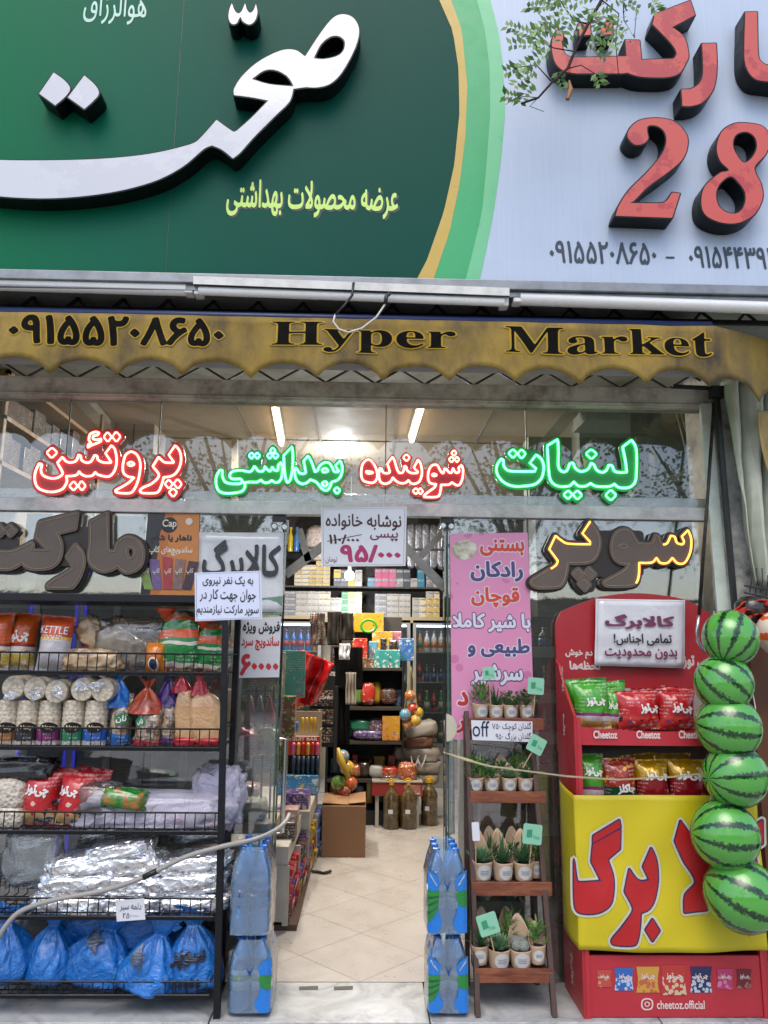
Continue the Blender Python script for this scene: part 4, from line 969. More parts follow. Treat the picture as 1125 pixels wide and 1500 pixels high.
# ---- top basket
Yc = -.27
ORB = bands('orange_chip_print', [(0, '#c9c6c4'), (.10, '#b9a14e'), (.3, '#c5c0bb'), (.42, '#8c2316'), (.47, '#c2531c'), (.93, '#b3461a')], spots=(.05, .38, ['#c78f2a', '#d0a637', '#b9761f', '#c8c4be'], 26, .5))
KET = bands('kettle_chip_print', [(0, '#b3b0b4'), (.55, '#c9a63b'), (.6, '#b5441f'), (.94, '#a43a1a')], spots=(.12, .42, ['#b9703c', '#c8c6c6', '#c59a6a', '#c4c2c4'], 20, .35))
pbag((-40, 897, 14, 984), Yc, .11, ORB, 'snack_bag', 'orange snack bag cut off by the picture edge, top basket', 'snack bag', 'snack bags in the top basket', seed=1)
pbag((-1, 897, 49, 984), Yc + .05, .11, ORB, 'snack_bag', 'orange snack bag with a white curly name, beside the kettle snack bag', 'snack bag', 'snack bags in the top basket', [('چی‌توز', (12, 922, 41, 942), WINK, .05, 8)], seed=2, tilt=-3)
pbag((42, 901, 101, 984), Yc - .02, .12, KET, 'snack_bag', 'kettle cooked snack bag with orange top and white lower half', 'snack bag', 'snack bags in the top basket', [('KETTLE', (57, 917, 97, 928), WINK, .0, -3), ('COOKED', (60, 930, 90, 939), WINK, .0, -3)], seed=3, tilt=-3)
pbag((112, 906, 141, 984), Yc + .07, .06, bands('red_top', [(0, '#7c2018'), (.6, '#a33a1d')]), 'snack_bag', 'red orange snack bag mostly hidden behind the flat bread', 'snack bag', 'snack bags in the top basket', seed=4)
def bread_mat(name, c1, c2, c3, sc=30):
    g = NT(name); v = g.new('ShaderNodeTexVoronoi', i_Scale=sc); g.link(g.coord('Object'), v.inputs['Vector'])
    g.link(g.ramp(g.math('ADD', g.math('MULTIPLY', v.outputs['Distance'], .8), g.math('MULTIPLY', g.noise(12, 5), .5)), [(.2, c1), (.5, c2), (.75, c3)]), g.b.inputs['Base Color'])
    g.b.inputs['Roughness'].default_value = .5; g.b.inputs['Coat Weight'].default_value = .6; g.b.inputs['Coat Roughness'].default_value = .15; g.bump(v.outputs['Distance'], .8, .01); return g.m
LAV = bread_mat('flat_bread', '#5d4a36', '#8e7454', '#b39a78', 22); CRISP = bread_mat('crisp_bread', '#4a3729', '#75604c', '#a08a72', 34)
WRAP = film('clear_wrap', '#d9d6d0', .07, .06, .10, .8, 16, fm=1.2)
blob((92, 950, 172, 986), Yc - .005, .2, LAV, 'bread_pack', 'clear pack of crumpled flat bread behind the wire front of the top basket', 'bread', 'packs of bread', seed=2, rough=.13, ridg=.6, fr=5, nu=54, nv=34, sq=.6)
blob((112, 918, 204, 962), Yc + .05, .12, LAV, 'bread_pack', 'pack of folded flat bread slanting down to the orange bread bag', 'bread', 'packs of bread', seed=5, rough=.14, rot=-28, ridg=.6, fr=5, nu=54, nv=30, sq=.6)
o = blob((140, 905, 240, 984), Yc + .02, .16, WRAP, 'clear_bag', 'loose clear plastic bag draped over the flat bread packs', 'plastic bag', seed=6, rough=.18, fr=4, ridg=.2, nu=40, nv=26)
o, fn = pbag((205, 938, 243, 988), Yc - .03, .12, bands('orange_wrap', [(0, '#b96a17'), (.95, '#a85a12')], bump=.9), 'bread_bag', 'round loaf in an orange wrapper with a white oval badge', 'bread', 'packs of bread', seed=7)
for r, mt, of in ((11, WINK, .0), (8, NAVY, .002)):
    upright(px_loops([trace(' '.join('%f,%f' % (224 + r * .7 * math.cos(a), 973 + r * math.sin(a)) for a in [k * math.pi / 6 for k in range(12)]), n=2)], Yc - .03), Yc - .03, 0, mt, 'oval_badge', o, lambda p, of=of: fn(p) - Vector((0, of, 0)))
BUN = bands('bun_bag_print', [(0, '#8a6b55'), (.13, '#b9aca3'), (.2, '#0c6a2c'), (.45, '#b9b4a8'), (.5, '#136b2e'), (.56, '#c14a1c'), (.7, '#147030'), (.84, '#b54a22'), (.9, '#8b6a52')], wob=.16, spots=(.02, .98, ['#a98d78', '#c3b5a8', '#0e6b2d'], 14, .22), coat=.7)
for px, sd, lb in (((231, 890, 290, 986), 11, 'green and orange bun bag nearest the orange loaf wrapper'), ((287, 905, 330, 987), 12, 'green and orange bun bag nearest the shelf post')):
    x0, y0, x1, y1 = px; o = blob((x0, y0 + 6, x1, y1), Yc, .16, BUN, 'bun_bag', lb, 'bread', 'bags of buns', seed=sd, rough=.09, ridg=.3, fr=3., sq=.62, rot=6, nu=44, nv=36, taper=.25)
    k = x0 + 4; m = MB(); a = U(k + 8, y0 + 16, Yc + .05)
    m.lathe([(.012, -.01), (.02, .01), (.04, .03), (.055, .05)], a, 12); m.build('knotted_top', mat('orange_plastic', '#c0441a', .3, var=.2, coat=.4), o, smooth=True)
# ---- second basket: rice cakes
def cake_mat():
    g = NT('rice_cake'); v = g.new('ShaderNodeTexVoronoi', i_Scale=70.); g.link(g.coord('Object'), v.inputs['Vector']); z = g.xyz('Generated')[2]
    ring = g.math('SINE', g.math('MULTIPLY', z, 60))
    c = g.ramp(g.math('ADD', v.outputs['Distance'], g.math('MULTIPLY', ring, .07)), [(.1, '#c9beac'), (.6, '#b5a995'), (1., '#96896f')])
    g.link(c, g.b.inputs['Base Color']); g.b.inputs['Roughness'].default_value = .4; g.b.inputs['Coat Weight'].default_value = .5; g.bump(v.outputs['Distance'], .6, .006); return g.m
CAKE = cake_mat(); s2 = SZ[1]
for i, (cx, colr, lb) in enumerate(((8, '#8a5a22', 'brown'), (38, '#22242a', 'black'), (70, '#6a1f58', 'purple'), (105, '#1d6a48', 'green'), (138, '#1d4f9c', 'blue'))):
    Y0 = -.235; c = U(cx, 1094, Y0); r = .051; h = U(cx, 1026, Y0 - r).z - c.z
    T = thing('rice_cake_pack', 'upright clear tube of rice cakes with a %s band at its foot' % lb, 'rice cakes', (c.x, Y0, c.z), 'upright rice cake packs')
    m = MB(); prof = []
    for k in range(9): zz = h * k / 9; prof += [(r * .97, zz), (r, zz + h * .025), (r, zz + h * .085), (r * .97, zz + h * .108)]
    m.lathe(prof, c, 24); m.build('cake_stack', CAKE, T, smooth=True)
    m = MB(); m.lathe([(r + .0015, .002), (r + .002, h * .40)], c, 24)
    m.build('printed_band', bands('rice_band_%d' % i, [(0, colr), (.1, '#a39e99'), (.34, colr)], wob=.12, spots=(.08, .36, ['#c3bcb4', '#8a6a48', colr], 40, .4), bump=.2), T)
    loop = [(U(cx, 1066, Y0 - r).x + .036 * math.cos(a), U(cx, 1066, Y0 - r).z + .024 * math.sin(a)) for a in [2 * math.pi * k / 20 for k in range(20)]]
    fr = lambda p, c=c: Vector((p.x, c.y - math.sqrt(max(1e-6, (r + .004) ** 2 - (p.x - c.x) ** 2)) - (0 if p.y > Y0 - r - .001 else .002), p.z))
    upright([loop], Y0 - r, 0, mat('oval_black', '#161014', .35), 'oval_label', T, fr); letters('Nasy', (cx - 8, 1062, cx + 8, 1070), Y0 - r - .002, CRMI, T, bold=.01, fn=fr)
for i, (cx, cy, lb) in enumerate(((19, 1007, 'first from the picture edge'), (51, 1009, 'second from the picture edge'), (82, 1013, 'third from the picture edge'), (120, 1010, 'fourth from the picture edge'), (150, 1011, 'beside the blue bag'))):
    c = U(cx, cy, -.30); r = .052
    T = thing('rice_cake_roll', 'rice cake roll lying end-on over the upright tubes, ' + lb, 'rice cakes', (c.x, -.3, c.z - r), 'rice cake rolls lying end-on')
    m = MB(); prof = [(r * .55, -.003), (r * .94, 0), (r, .008)]
    for k in range(7): prof += [(r, .012 + .024 * k), (r, .03 + .024 * k), (r * .96, .033 + .024 * k)]
    m.lathe(prof, c, 24, 'y'); m.build('cake_stack', CAKE, T, smooth=True, auto=50)
    m = MB()
    def tw(u, v, c=c, i=i): a = .5 + 1.6 * (u - .5) + i * .7; q = .004 + .05 * v; return (c.x - .02 + q * math.sin(a) + .014 * noise.noise((u * 4, v * 4, i)), c.y - .012 - .02 * abs(noise.noise((u * 6, v * 5, i + 3))), c.z - .01 - q * math.cos(a) * .9)
    m.grid(tw, 12, 8); m.build('twisted_wrap', film('wrap_white', '#c2c8d6', .2, .45, .12, .8, 40), T, smooth=True)
def tied(px, Y, dep, mt, knot, label, seed, lab=None, kw=.52, name='crisp_bread_bag', tilt=0, cat='bread', grp='tied bags of bread'):
    x0, y0, x1, y1 = px; h = y1 - y0
    o, fn = pbag((x0, y0 + h * .28, x1, y1), Y, dep, mt, name, label, cat, grp, seed=seed, top=False, crimp=.12, wr=.012, tilt=tilt, flat=.5)
    c0 = U((x0 + x1) / 2 - tilt * .9, y0 + h * .46, Y + dep / 2); s = pxm(Y)
    def cone(u, v):
        a = 2 * math.pi * u; rr = ((x1 - x0) * (kw - .06) * max(0, 1 - v / .72) ** .62 + 2.6 + (30 * (v - .74) if v > .74 else 0)) * s
        rr *= 1 + .16 * math.sin(a * 5 + seed) * (.3 + v) + .22 * noise.noise((math.cos(a) * 2.4, math.sin(a) * 2.4, v * 5 + seed))
        return (c0.x + rr * math.cos(a) - (tilt * .1 - 5 * noise.noise((seed, 1, 2))) * v * v * s, c0.y + rr * .75 * math.sin(a), c0.z + v * h * .47 * s + .006 * math.sin(a * 3 + seed) * v)
    m = MB(); m.grid(cone, 40, 20, closed_u=True); m.build('tied_neck', knot, o, smooth=True)
    if lab:
        bx, colr, t = lab; lp = trace(f'{bx[0]},{bx[1]}! {bx[2]},{bx[1]}! {bx[2]},{bx[3]}! {bx[0]},{bx[3]}!')
        upright(px_loops([trace(f'{bx[0]},{(bx[1]+bx[3])/2} {(bx[0]+bx[2])/2},{bx[1]} {bx[2]},{(bx[1]+bx[3])/2} {(bx[0]+bx[2])/2},{bx[3]}', n=6)], Y), Y, 0, mat('lab_' + colr[1:], colr, .35), 'oval_label', o, fn)
        letters(t, (bx[0] + 4, bx[1] + 3, bx[2] - 4, bx[3] - 3), Y, WINK, o, bold=.03, fn=lambda p: fn(p) - Vector((0, .002, 0)))
    return o
PB = lambda n, c, v=.25: mat(n, c, .28, var=v, vs=14, coat=.5, bump=.7, bs=25)
def crispmix(name, base, at): return bands(name, [(0, base), (at, '#75604c')], wob=.2, spots=(at, 1.0, ['#4a3729', '#8e7a66', '#a48f78', '#5d4a3a', '#7b6651'], 45, 1.2), coat=.7, bump=1.)
Y2 = -.265
tied((152, 986, 191, 1095), Y2, .12, crispmix('blue_crisp', '#0f5aa0', .24), PB('blue_neck', '#0c63b8'), 'bag of crisp bread with a bright blue knotted top', 21, ((166, 1045, 188, 1062), '#1a6a3a', 'نان'))
tied((188, 1000, 236, 1097), Y2 - .01, .13, crispmix('red_crisp', '#a51c2c', .2), PB('orange_neck', '#a8401c', .6), 'bag of crisp bread with an orange streaked top and red foot', 22, ((196, 1050, 213, 1065), '#1a6a3a', 'نان'), tilt=-3)
tied((229, 984, 262, 1096), Y2 + .03, .11, crispmix('purple_crisp', '#461a5a', .2), PB('purple_neck', '#42206a'), 'bag of crisp bread with a purple top and foot', 23)
TOAST = NT('toast_crust'); TOAST.link(TOAST.ramp(TOAST.noise(7, 5, .6), [(.3, '#a87f55'), (.55, '#bd9a70'), (.75, '#c9ac86')]), TOAST.b.inputs['Base Color']); TOAST.b.inputs['Roughness'].default_value = .4; TOAST.b.inputs['Coat Weight'].default_value = .8; TOAST.b.inputs['Coat Roughness'].default_value = .1; TOAST.bump(TOAST.noise(14, 5, .6, dist=2.), .6, .015); TOAST = TOAST.m
def loaf(px, Y, label, tilt, seed):
    x0, y0, x1, y1 = px; o = blob((x0 + 2, y0 + 27, x1 - 2, y1), Y, .10, TOAST, 'toast_bag', label, 'bread', 'toast loaves in red bags', seed=seed, rough=.05, sq=.55, rot=tilt, nu=30, nv=30, taper=.12)
    c = U((x0 + x1) / 2 - tilt, y0 + 30, Y + .05); s = pxm(Y)
    def neck(u, v): a = 2 * math.pi * u; r_ = ((9.5 * (1 - v / .6) ** .7 if v < .6 else 0) + 3.5 + 12 * max(0, v - .62)) * s * (1 + .22 * math.sin(a * 5 + seed) + .25 * noise.noise((math.cos(a) * 2, math.sin(a) * 2, v * 4 + seed))); return (c.x + r_ * math.cos(a) - tilt * .4 * v * s, c.y + r_ * .7 * math.sin(a), c.z + v * 33 * s)
    MB().grid(neck, 36, 18, closed_u=True).build('tied_neck', PB('red_neck', '#9c0f22', .35), o, smooth=True)
    blob((x0 + (8 if tilt > 4 else 0), y1 - 14, x1 + 2, y1), Y - .012, .11, PB('red_foot', '#a3101e', .3), 'bag_foot', None, None, seed=seed + 3, rough=.15, sq=.6, parent=o)
loaf((254, 985, 284, 1094), Y2, 'long pale toast loaf in a red topped bag, upright beside the purple bag', 3, 31)
loaf((278, 989, 322, 1095), Y2 - .02, 'long pale toast loaf in a red topped bag, leaning towards the shelf post', 7, 32)
# ---- third basket
RCH = bands('red_chip_print', [(0, '#a31b1e'), (.06, '#c09a62'), (.3, '#b02026'), (.94, '#8f151a')], wob=.22, spots=(.05, .5, ['#c9a15a', '#c3b3a0', '#20375f', '#b02026', '#27303c'], 17, .5))
Y3 = -.28
pbag((38, 1125, 104, 1214), Y3 + .07, .1, RCH, 'snack_bag', 'red snack bag behind, its top showing over the two front bags', 'snack bag', 'red snack bags', seed=41, tilt=-4); pbag((92, 1126, 150, 1213), Y3 + .08, .1, RCH, 'snack_bag', 'red snack bag behind, its corner pointing towards the green packet', 'snack bag', 'red snack bags', seed=42, tilt=-8)
pbag((17, 1132, 80, 1214), Y3, .12, RCH, 'snack_bag', 'red snack bag with a white curly name, next to the white rice bag', 'snack bag', 'red snack bags', [('چی‌توز', (36, 1150, 70, 1168), WINK, .05, -6)], seed=43, tilt=-4)
pbag((70, 1134, 130, 1216), Y3 - .015, .12, RCH, 'snack_bag', 'red snack bag with a white curly name, half under the green packet', 'snack bag', 'red snack bags', [('چی‌توز', (85, 1152, 114, 1168), WINK, .05, -6)], seed=44, tilt=-5)
RICE = bread_mat('puffed_rice', '#8d8070', '#b3a897', '#c6bdae', 60)
blob((-30, 1140, 27, 1190), Y3, .14, RICE, 'rice_bag', 'clear bag of puffed rice cakes, upper one at the picture edge', 'rice cakes', 'bags of puffed rice', seed=8, rough=.06); blob((-30, 1180, 24, 1218), Y3, .14, RICE, 'rice_bag', 'clear bag of puffed rice cakes, lower one at the picture edge', 'rice cakes', 'bags of puffed rice', seed=9, rough=.06)
blob((-20, 1113, 64, 1146), Y3 + .02, .12, mat('black_film', '#17161a', .25, var=.4, vs=20, coat=.6, bump=.8, bs=20), 'black_bag', 'crumpled shiny black bag on top of the puffed rice', 'plastic bag', seed=10, rough=.3, ridg=.3)
blob((108, 1150, 165, 1195), Y3 - .02, .12, WRAP, 'clear_bag', 'crumpled clear bag corner beside the green packet', 'plastic bag', seed=12, rough=.25, ridg=.25)
def grn():
    g = NT('green_packet'); g.link(g.ramp(g.noise(22, 3), [(.35, '#0d5c1a'), (.5, '#177a28'), (.66, '#a8562a')]), g.b.inputs['Base Color']); g.b.inputs['Roughness'].default_value = .25; g.b.inputs['Coat Weight'].default_value = .8; g.bump(g.noise(20, 4), .9, .015); return g.m
blob((150, 1158, 206, 1188), Y3 - .04, .12, grn(), 'green_packet', 'shiny green packet lying on the white plastic bags', 'packet', seed=13, rough=.18, rot=-6, ridg=.2)
def whiteplastic():
    g = NT('white_plastic_bag'); c = g.mix(g.noise(4, 4), '#a9a6b8', '#c0bccb'); c = g.mix(g.ramp(g.noise(9, 3), [(.62, 0.), (.68, .35)]), c, '#a34a64')
    g.link(c, g.b.inputs['Base Color']); g.b.inputs['Roughness'].default_value = .3; g.b.inputs['Coat Weight'].default_value = .4; g.b.inputs['Subsurface Weight'].default_value = 0; g.bump(g.noise(9, 6, .65, dist=2.), 1., .03); return g.m
WPL = whiteplastic()
blob((104, 1166, 318, 1219), Y3 - .01, .22, WPL, 'plastic_bag_pile', 'heap of thin white shopping bags lying in the third basket', 'plastic bags', seed=14, rough=.12, ridg=.12, nu=50, nv=26)
o = blob((285, 1128, 345, 1215), Y3 + .1, .14, WPL, 'white_bag', 'thin white shopping bag bunched up at the shelf post', 'plastic bag', seed=15, rough=.25, ridg=.3, nu=40, nv=24)
# ---- fourth basket: foil parcels
def foil_mat():
    g = NT('kitchen_foil'); g.b.inputs['Metallic'].default_value = .85; g.b.inputs['Base Color'].default_value = (.93, .94, .97, 1)
    v = g.new('ShaderNodeTexVoronoi', i_Scale=34., feature='F1'); nz = g.new('ShaderNodeTexNoise', i_Scale=9., i_Detail=4.); g.link(g.coord('Object'), nz.inputs['Vector'])
    mx = g.new('ShaderNodeMix', data_type='VECTOR'); mx.inputs['Factor'].default_value = .12; g.link(g.coord('Object'), mx.inputs['A']); g.link(nz.outputs['Color'], mx.inputs['B']); g.link(mx.outputs['Result'], v.inputs['Vector'])
    g.link(g.ramp(g.noise(20, 3), [(.3, .16), (.7, .38)]), g.b.inputs['Roughness'])
    g.bump(g.math('ADD', v.outputs['Distance'], g.math('MULTIPLY', g.noise(24, 3, dist=1.5), .5)), .5, .012); return g.m
FOIL = foil_mat(); Y4 = -.29
for i, (bx, lb) in enumerate((((50, 1312, 150, 1344), 'bottom foil parcel at the open end of the pile'), ((140, 1314, 228, 1345), 'bottom foil parcel behind the white price card'), ((222, 1312, 322, 1342), 'bottom foil parcel next to the shelf post'),
        ((62, 1280, 155, 1316), 'second layer foil parcel at the open end of the pile'), ((142, 1284, 232, 1318), 'second layer foil parcel above the price card'), ((225, 1278, 320, 1315), 'second layer foil parcel below the hose next to the post'),
        ((70, 1256, 160, 1288), 'third layer foil parcel above the hose at the open end'), ((148, 1250, 226, 1288), 'third layer foil parcel with a smooth patch above the hose'), ((230, 1256, 322, 1284), 'third layer foil parcel where the hose meets the post'),
        ((130, 1238, 208, 1262), 'topmost foil parcel with a twisted foil corner'))):
    blob(bx, Y4 + .02 * (i % 3), .2, FOIL, 'foil_parcel', lb, 'foil parcel', 'foil wrapped parcels', seed=20 + i, rough=.11, ridg=.35, fr=3.6, nu=70, nv=40, sq=.55, rot=[-2, 1, 3, 4, -3, 6, 8, -4, 5, 9][i])
m = MB(); a = U(222, 1230, Y4 + .03); m.grid(lambda u, v: (a.x + (u - .5) * .07 * v + .01 * noise.noise((u * 4, v * 3, 1)), a.y + .02 * noise.noise((u * 5, v * 4, 2)), a.z - .10 * v), 8, 8)
tag(m.build('foil_corner', FOIL), 'upright twisted foil corner above the parcels', 'foil')
blob((8, 1218, 72, 1300), -.2, .14, film('milky_bag', '#b9c4c8', .06, .28, .15, .6, 9), 'milky_bag', 'limp milky plastic bag hanging behind the foil pile', 'plastic bag', seed=31, rough=.2, ridg=.25, nu=36, nv=24)
q = [(169, 1319), (211, 1316), (213, 1347), (171, 1350)]; o = card('price_card', 'small white handwritten price card on the foil parcels', 'price card', q, -.358, PAPER)
letters('دلمه سیر', (176, 1322, 207, 1335), -.358, NAVY, o); letters('۲۵۰۰۰۰', (180, 1337, 202, 1345), -.358, NAVY, o)
# ---- bottom basket: blue bags
def bluebag():
    g = NT('blue_plastic_bag'); g.link(g.mix(g.noise(5, 4), '#07549c', '#0f74c8'), g.b.inputs['Base Color']); g.b.inputs['Roughness'].default_value = .3; g.b.inputs['Coat Weight'].default_value = .5; g.b.inputs['Coat Roughness'].default_value = .2
    n_ = g.math('ADD', g.noise(7, 6, .6, dist=2.5), g.math('MULTIPLY', g.noise(24, 4, dist=1.), .3)); g.bump(n_, 1., .025); return g.m
BLUE = bluebag(); PRT = mat('bag_print_black', '#10182a', .4, var=.6, vs=40); Y5 = -.31
blob((95, 1332, 235, 1400), -.16, .2, BLUE, 'blue_bag', 'blue plastic bag slumped at the back of the bottom basket', 'plastic bag', 'full blue plastic bags', seed=39, rough=.16, ridg=.25, nu=44, nv=28)
def knotbag(px, Y, dep, label, seed, rot):
    x0, y0, x1, y1 = px; c = U((x0 + x1) / 2, y1, Y); w = U(x1, y1, Y).x - U(x0, y1, Y).x; h = (U(x0, y0, Y) - U(x0, y1, Y)).z; ca, sa = math.cos(R(rot)), math.sin(R(rot)); kn = .74 + .06 * noise.noise((seed, .5, 2)); lx = .5 * noise.noise((seed * 2.7, 1, 1))
    def fn(u, v):
        a = 2 * math.pi * u
        if v < .12: r_ = .62 + .38 * math.sin(v / .12 * math.pi / 2)
        elif v < kn: q = (v - .12) / (kn - .12); r_ = 1 - .80 * q ** 2.3
        else: q = (v - kn) / (1 - kn); r_ = .20 + .42 * q ** 1.2
        fo = min(1., (v / kn) ** 2); n1_ = noise.noise((math.cos(a) * 1.3 + seed * 3, math.sin(a) * 1.3, v * 1.6)); n2_ = 1 - 2 * abs(noise.noise((math.cos(a) * 2.6 + seed, math.sin(a) * 2.6, v * 3.2 + lx))); n3_ = 1 - 2 * abs(noise.noise((math.cos(a) * 6 + seed, math.sin(a) * 6, v * 5)))
        r_ *= 1 + .24 * n1_ + .08 * n2_ + .035 * n3_ + .17 * fo * math.sin(a * (5 + seed % 4) + seed * 2 + 2 * n1_)
        def sg(t): return math.copysign(abs(t) ** .8, t)
        z = h * v + .05 * h * (v > .9) * math.sin(a * 2 + seed) ; x = sg(math.cos(a)) * r_ * w / 2 + lx * w * .5 * max(0, v - .2) ** 1.3; y = sg(math.sin(a)) * r_ * dep / 2 * (1 if v < kn else .5)
        return (c.x + x * ca - z * sa, Y + dep / 2 + y - .03 * v, c.z + x * sa + z * ca)
    o = MB().grid(fn, 84, 56, closed_u=True).build('blue_bag', BLUE, smooth=True); tag(o, label, 'plastic bag', 'full blue plastic bags'); return rebase(o, (c.x, Y + dep / 2, c.z))
for i, (bx, rot, lb) in enumerate((((-50, 1335, 28, 1450), 0, 'full blue plastic bag cut by the picture edge'), ((20, 1336, 96, 1450), -3, 'full blue plastic bag with a dull picture print, beside the cut off one'), ((74, 1338, 176, 1455), -10, 'widest full blue plastic bag, tilted, in the middle of the basket'), ((158, 1350, 244, 1466), -14, 'full blue plastic bag leaning with a pointed corner'), ((232, 1336, 316, 1462), 2, 'full blue plastic bag with a black flame print next to the post'))):
    o = knotbag(bx, Y5 + (0, .03, .05, -.03, .0)[i], .22, lb, 40 + i, rot)
    cx, cy = (bx[0] + bx[2]) / 2, (bx[1] + bx[3]) / 2
    if i in (2, 3, 4):
        me = o.data; best = {}
        def surf(p, o=o):
            w = wpos(o); yy = min((v.co.y + w.y for v in me.vertices if abs(v.co.x + w.x - p.x) < .02 and abs(v.co.z + w.z - p.z) < .02), default=Y5); return Vector((p.x, yy - .006, p.z))
        if i == 4:
            m = []
            for k in range(5): x = 252 + k * 8.5; m.append(trace(f'{x},{1443} {x+4},{1432}! {x+8},{1441} {x+5},{1447}', n=3))
            upright(px_loops(m, Y5), Y5, 0, PRT, 'flame_print', o, surf); letters('سوپر', (250, 1393, 300, 1420), Y5, PRT, o, bold=.05, fn=surf)
        else: upright(px_loops([trace(' '.join('%f,%f' % (cx + 6 + (9 + 4 * math.sin(k * 2.3 + i)) * math.cos(k * .63), cy - 10 + (15 + 5 * math.cos(k * 3.1)) * math.sin(k * .63)) for k in range(10)), n=3)], Y5), Y5, 0, mat('bag_print_dull', '#3a4a62', .4, var=.7, vs=50), 'picture_print', o, surf)
# hose across the shelf to the door handle
m = MB(); P = [(-30, 1420, -.40), (-8, 1385, -.40), (8, 1357, -.40), (32, 1334, -.395), (80, 1318, -.39), (150, 1305, -.385), (210, 1285, -.385), (270, 1256, -.38), (325, 1240, -.375), (372, 1230, -.30), (402, 1217, -.15), (418, 1204, -.02), (424, 1192, .08)]
pts = [U(*p) for p in P]; sm = []
for i in range(len(pts) - 1):
    p0, p1, p2, p3 = pts[max(i - 1, 0)], pts[i], pts[i + 1], pts[min(i + 2, len(pts) - 1)]
    for k in range(6): t = k / 6; sm.append(.5 * ((2 * p1) + (p2 - p0) * t + (2 * p0 - 5 * p1 + 4 * p2 - p3) * t * t + (3 * p1 - p0 - 3 * p2 + p3) * t ** 3))
ho = m.tube(sm, .0105, 10).build('grey_hose', mat('hose_grey', '#8f8c88', .45, var=.12), smooth=True); tag(ho, 'pale grey hose slung across the foil parcels to the door handle', 'hose')
m = MB(); m.tube(sm[36:39], .012, 10); m.build('tape_band', BLACK, ho, smooth=True)
# ================================================================ WATER PACKS
def wrapped():
    g = NT('clear_bottle'); t = g.new('ShaderNodeBsdfTransparent'); t.inputs[0].default_value = (.66, .86, 1., 1)
    d = g.new('ShaderNodeBsdfDiffuse'); d.inputs[0].default_value = (*lin('#58aefc'), 1); gl = g.new('ShaderNodeBsdfGlossy', i_Roughness=.07)
    fr = g.new('ShaderNodeFresnel', i_IOR=1.45); f = g.math('MINIMUM', g.math('ADD', g.math('MULTIPLY', fr.outputs[0], 1.5), .08), 1.)
    m1 = g.new('ShaderNodeMixShader'); m1.inputs[0].default_value = .55; g.link(t.outputs[0], m1.inputs[1]); g.link(d.outputs[0], m1.inputs[2])
    m2 = g.new('ShaderNodeMixShader'); g.link(f, m2.inputs[0]); g.link(m1.outputs[0], m2.inputs[1]); g.link(gl.outputs[0], m2.inputs[2]); g.link(m2.outputs[0], g.o.inputs['Surface']); return g.m
BOT = wrapped(); CAPM = mat('bottle_cap', '#2b6cc0', .35, var=.05); LABW = mat('bottle_label', '#dfe8ee', .35, var=.1); SHR = film('shrink_film', '#9fd2fc', .15, .16, .09, .9, 16, '#dcefff')
BLUW = mat('wrap_blue', '#0d6fc4', .25, var=.1, coat=.5, bump=.3, bs=14); GRNW = mat('wrap_green', '#157a34', .25, var=.25, vs=18, coat=.5, bump=.3, bs=14); WHTW = mat('wrap_white', '#b9d0e4', .3, var=.05, coat=.5); DGRN = mat('wrap_dark_green', '#0a4a24', .3, coat=.4); LIMW = mat('wrap_lime', '#7db23c', .3, coat=.4); DBL = mat('wrap_deep_blue', '#0f3a86', .3, coat=.4)
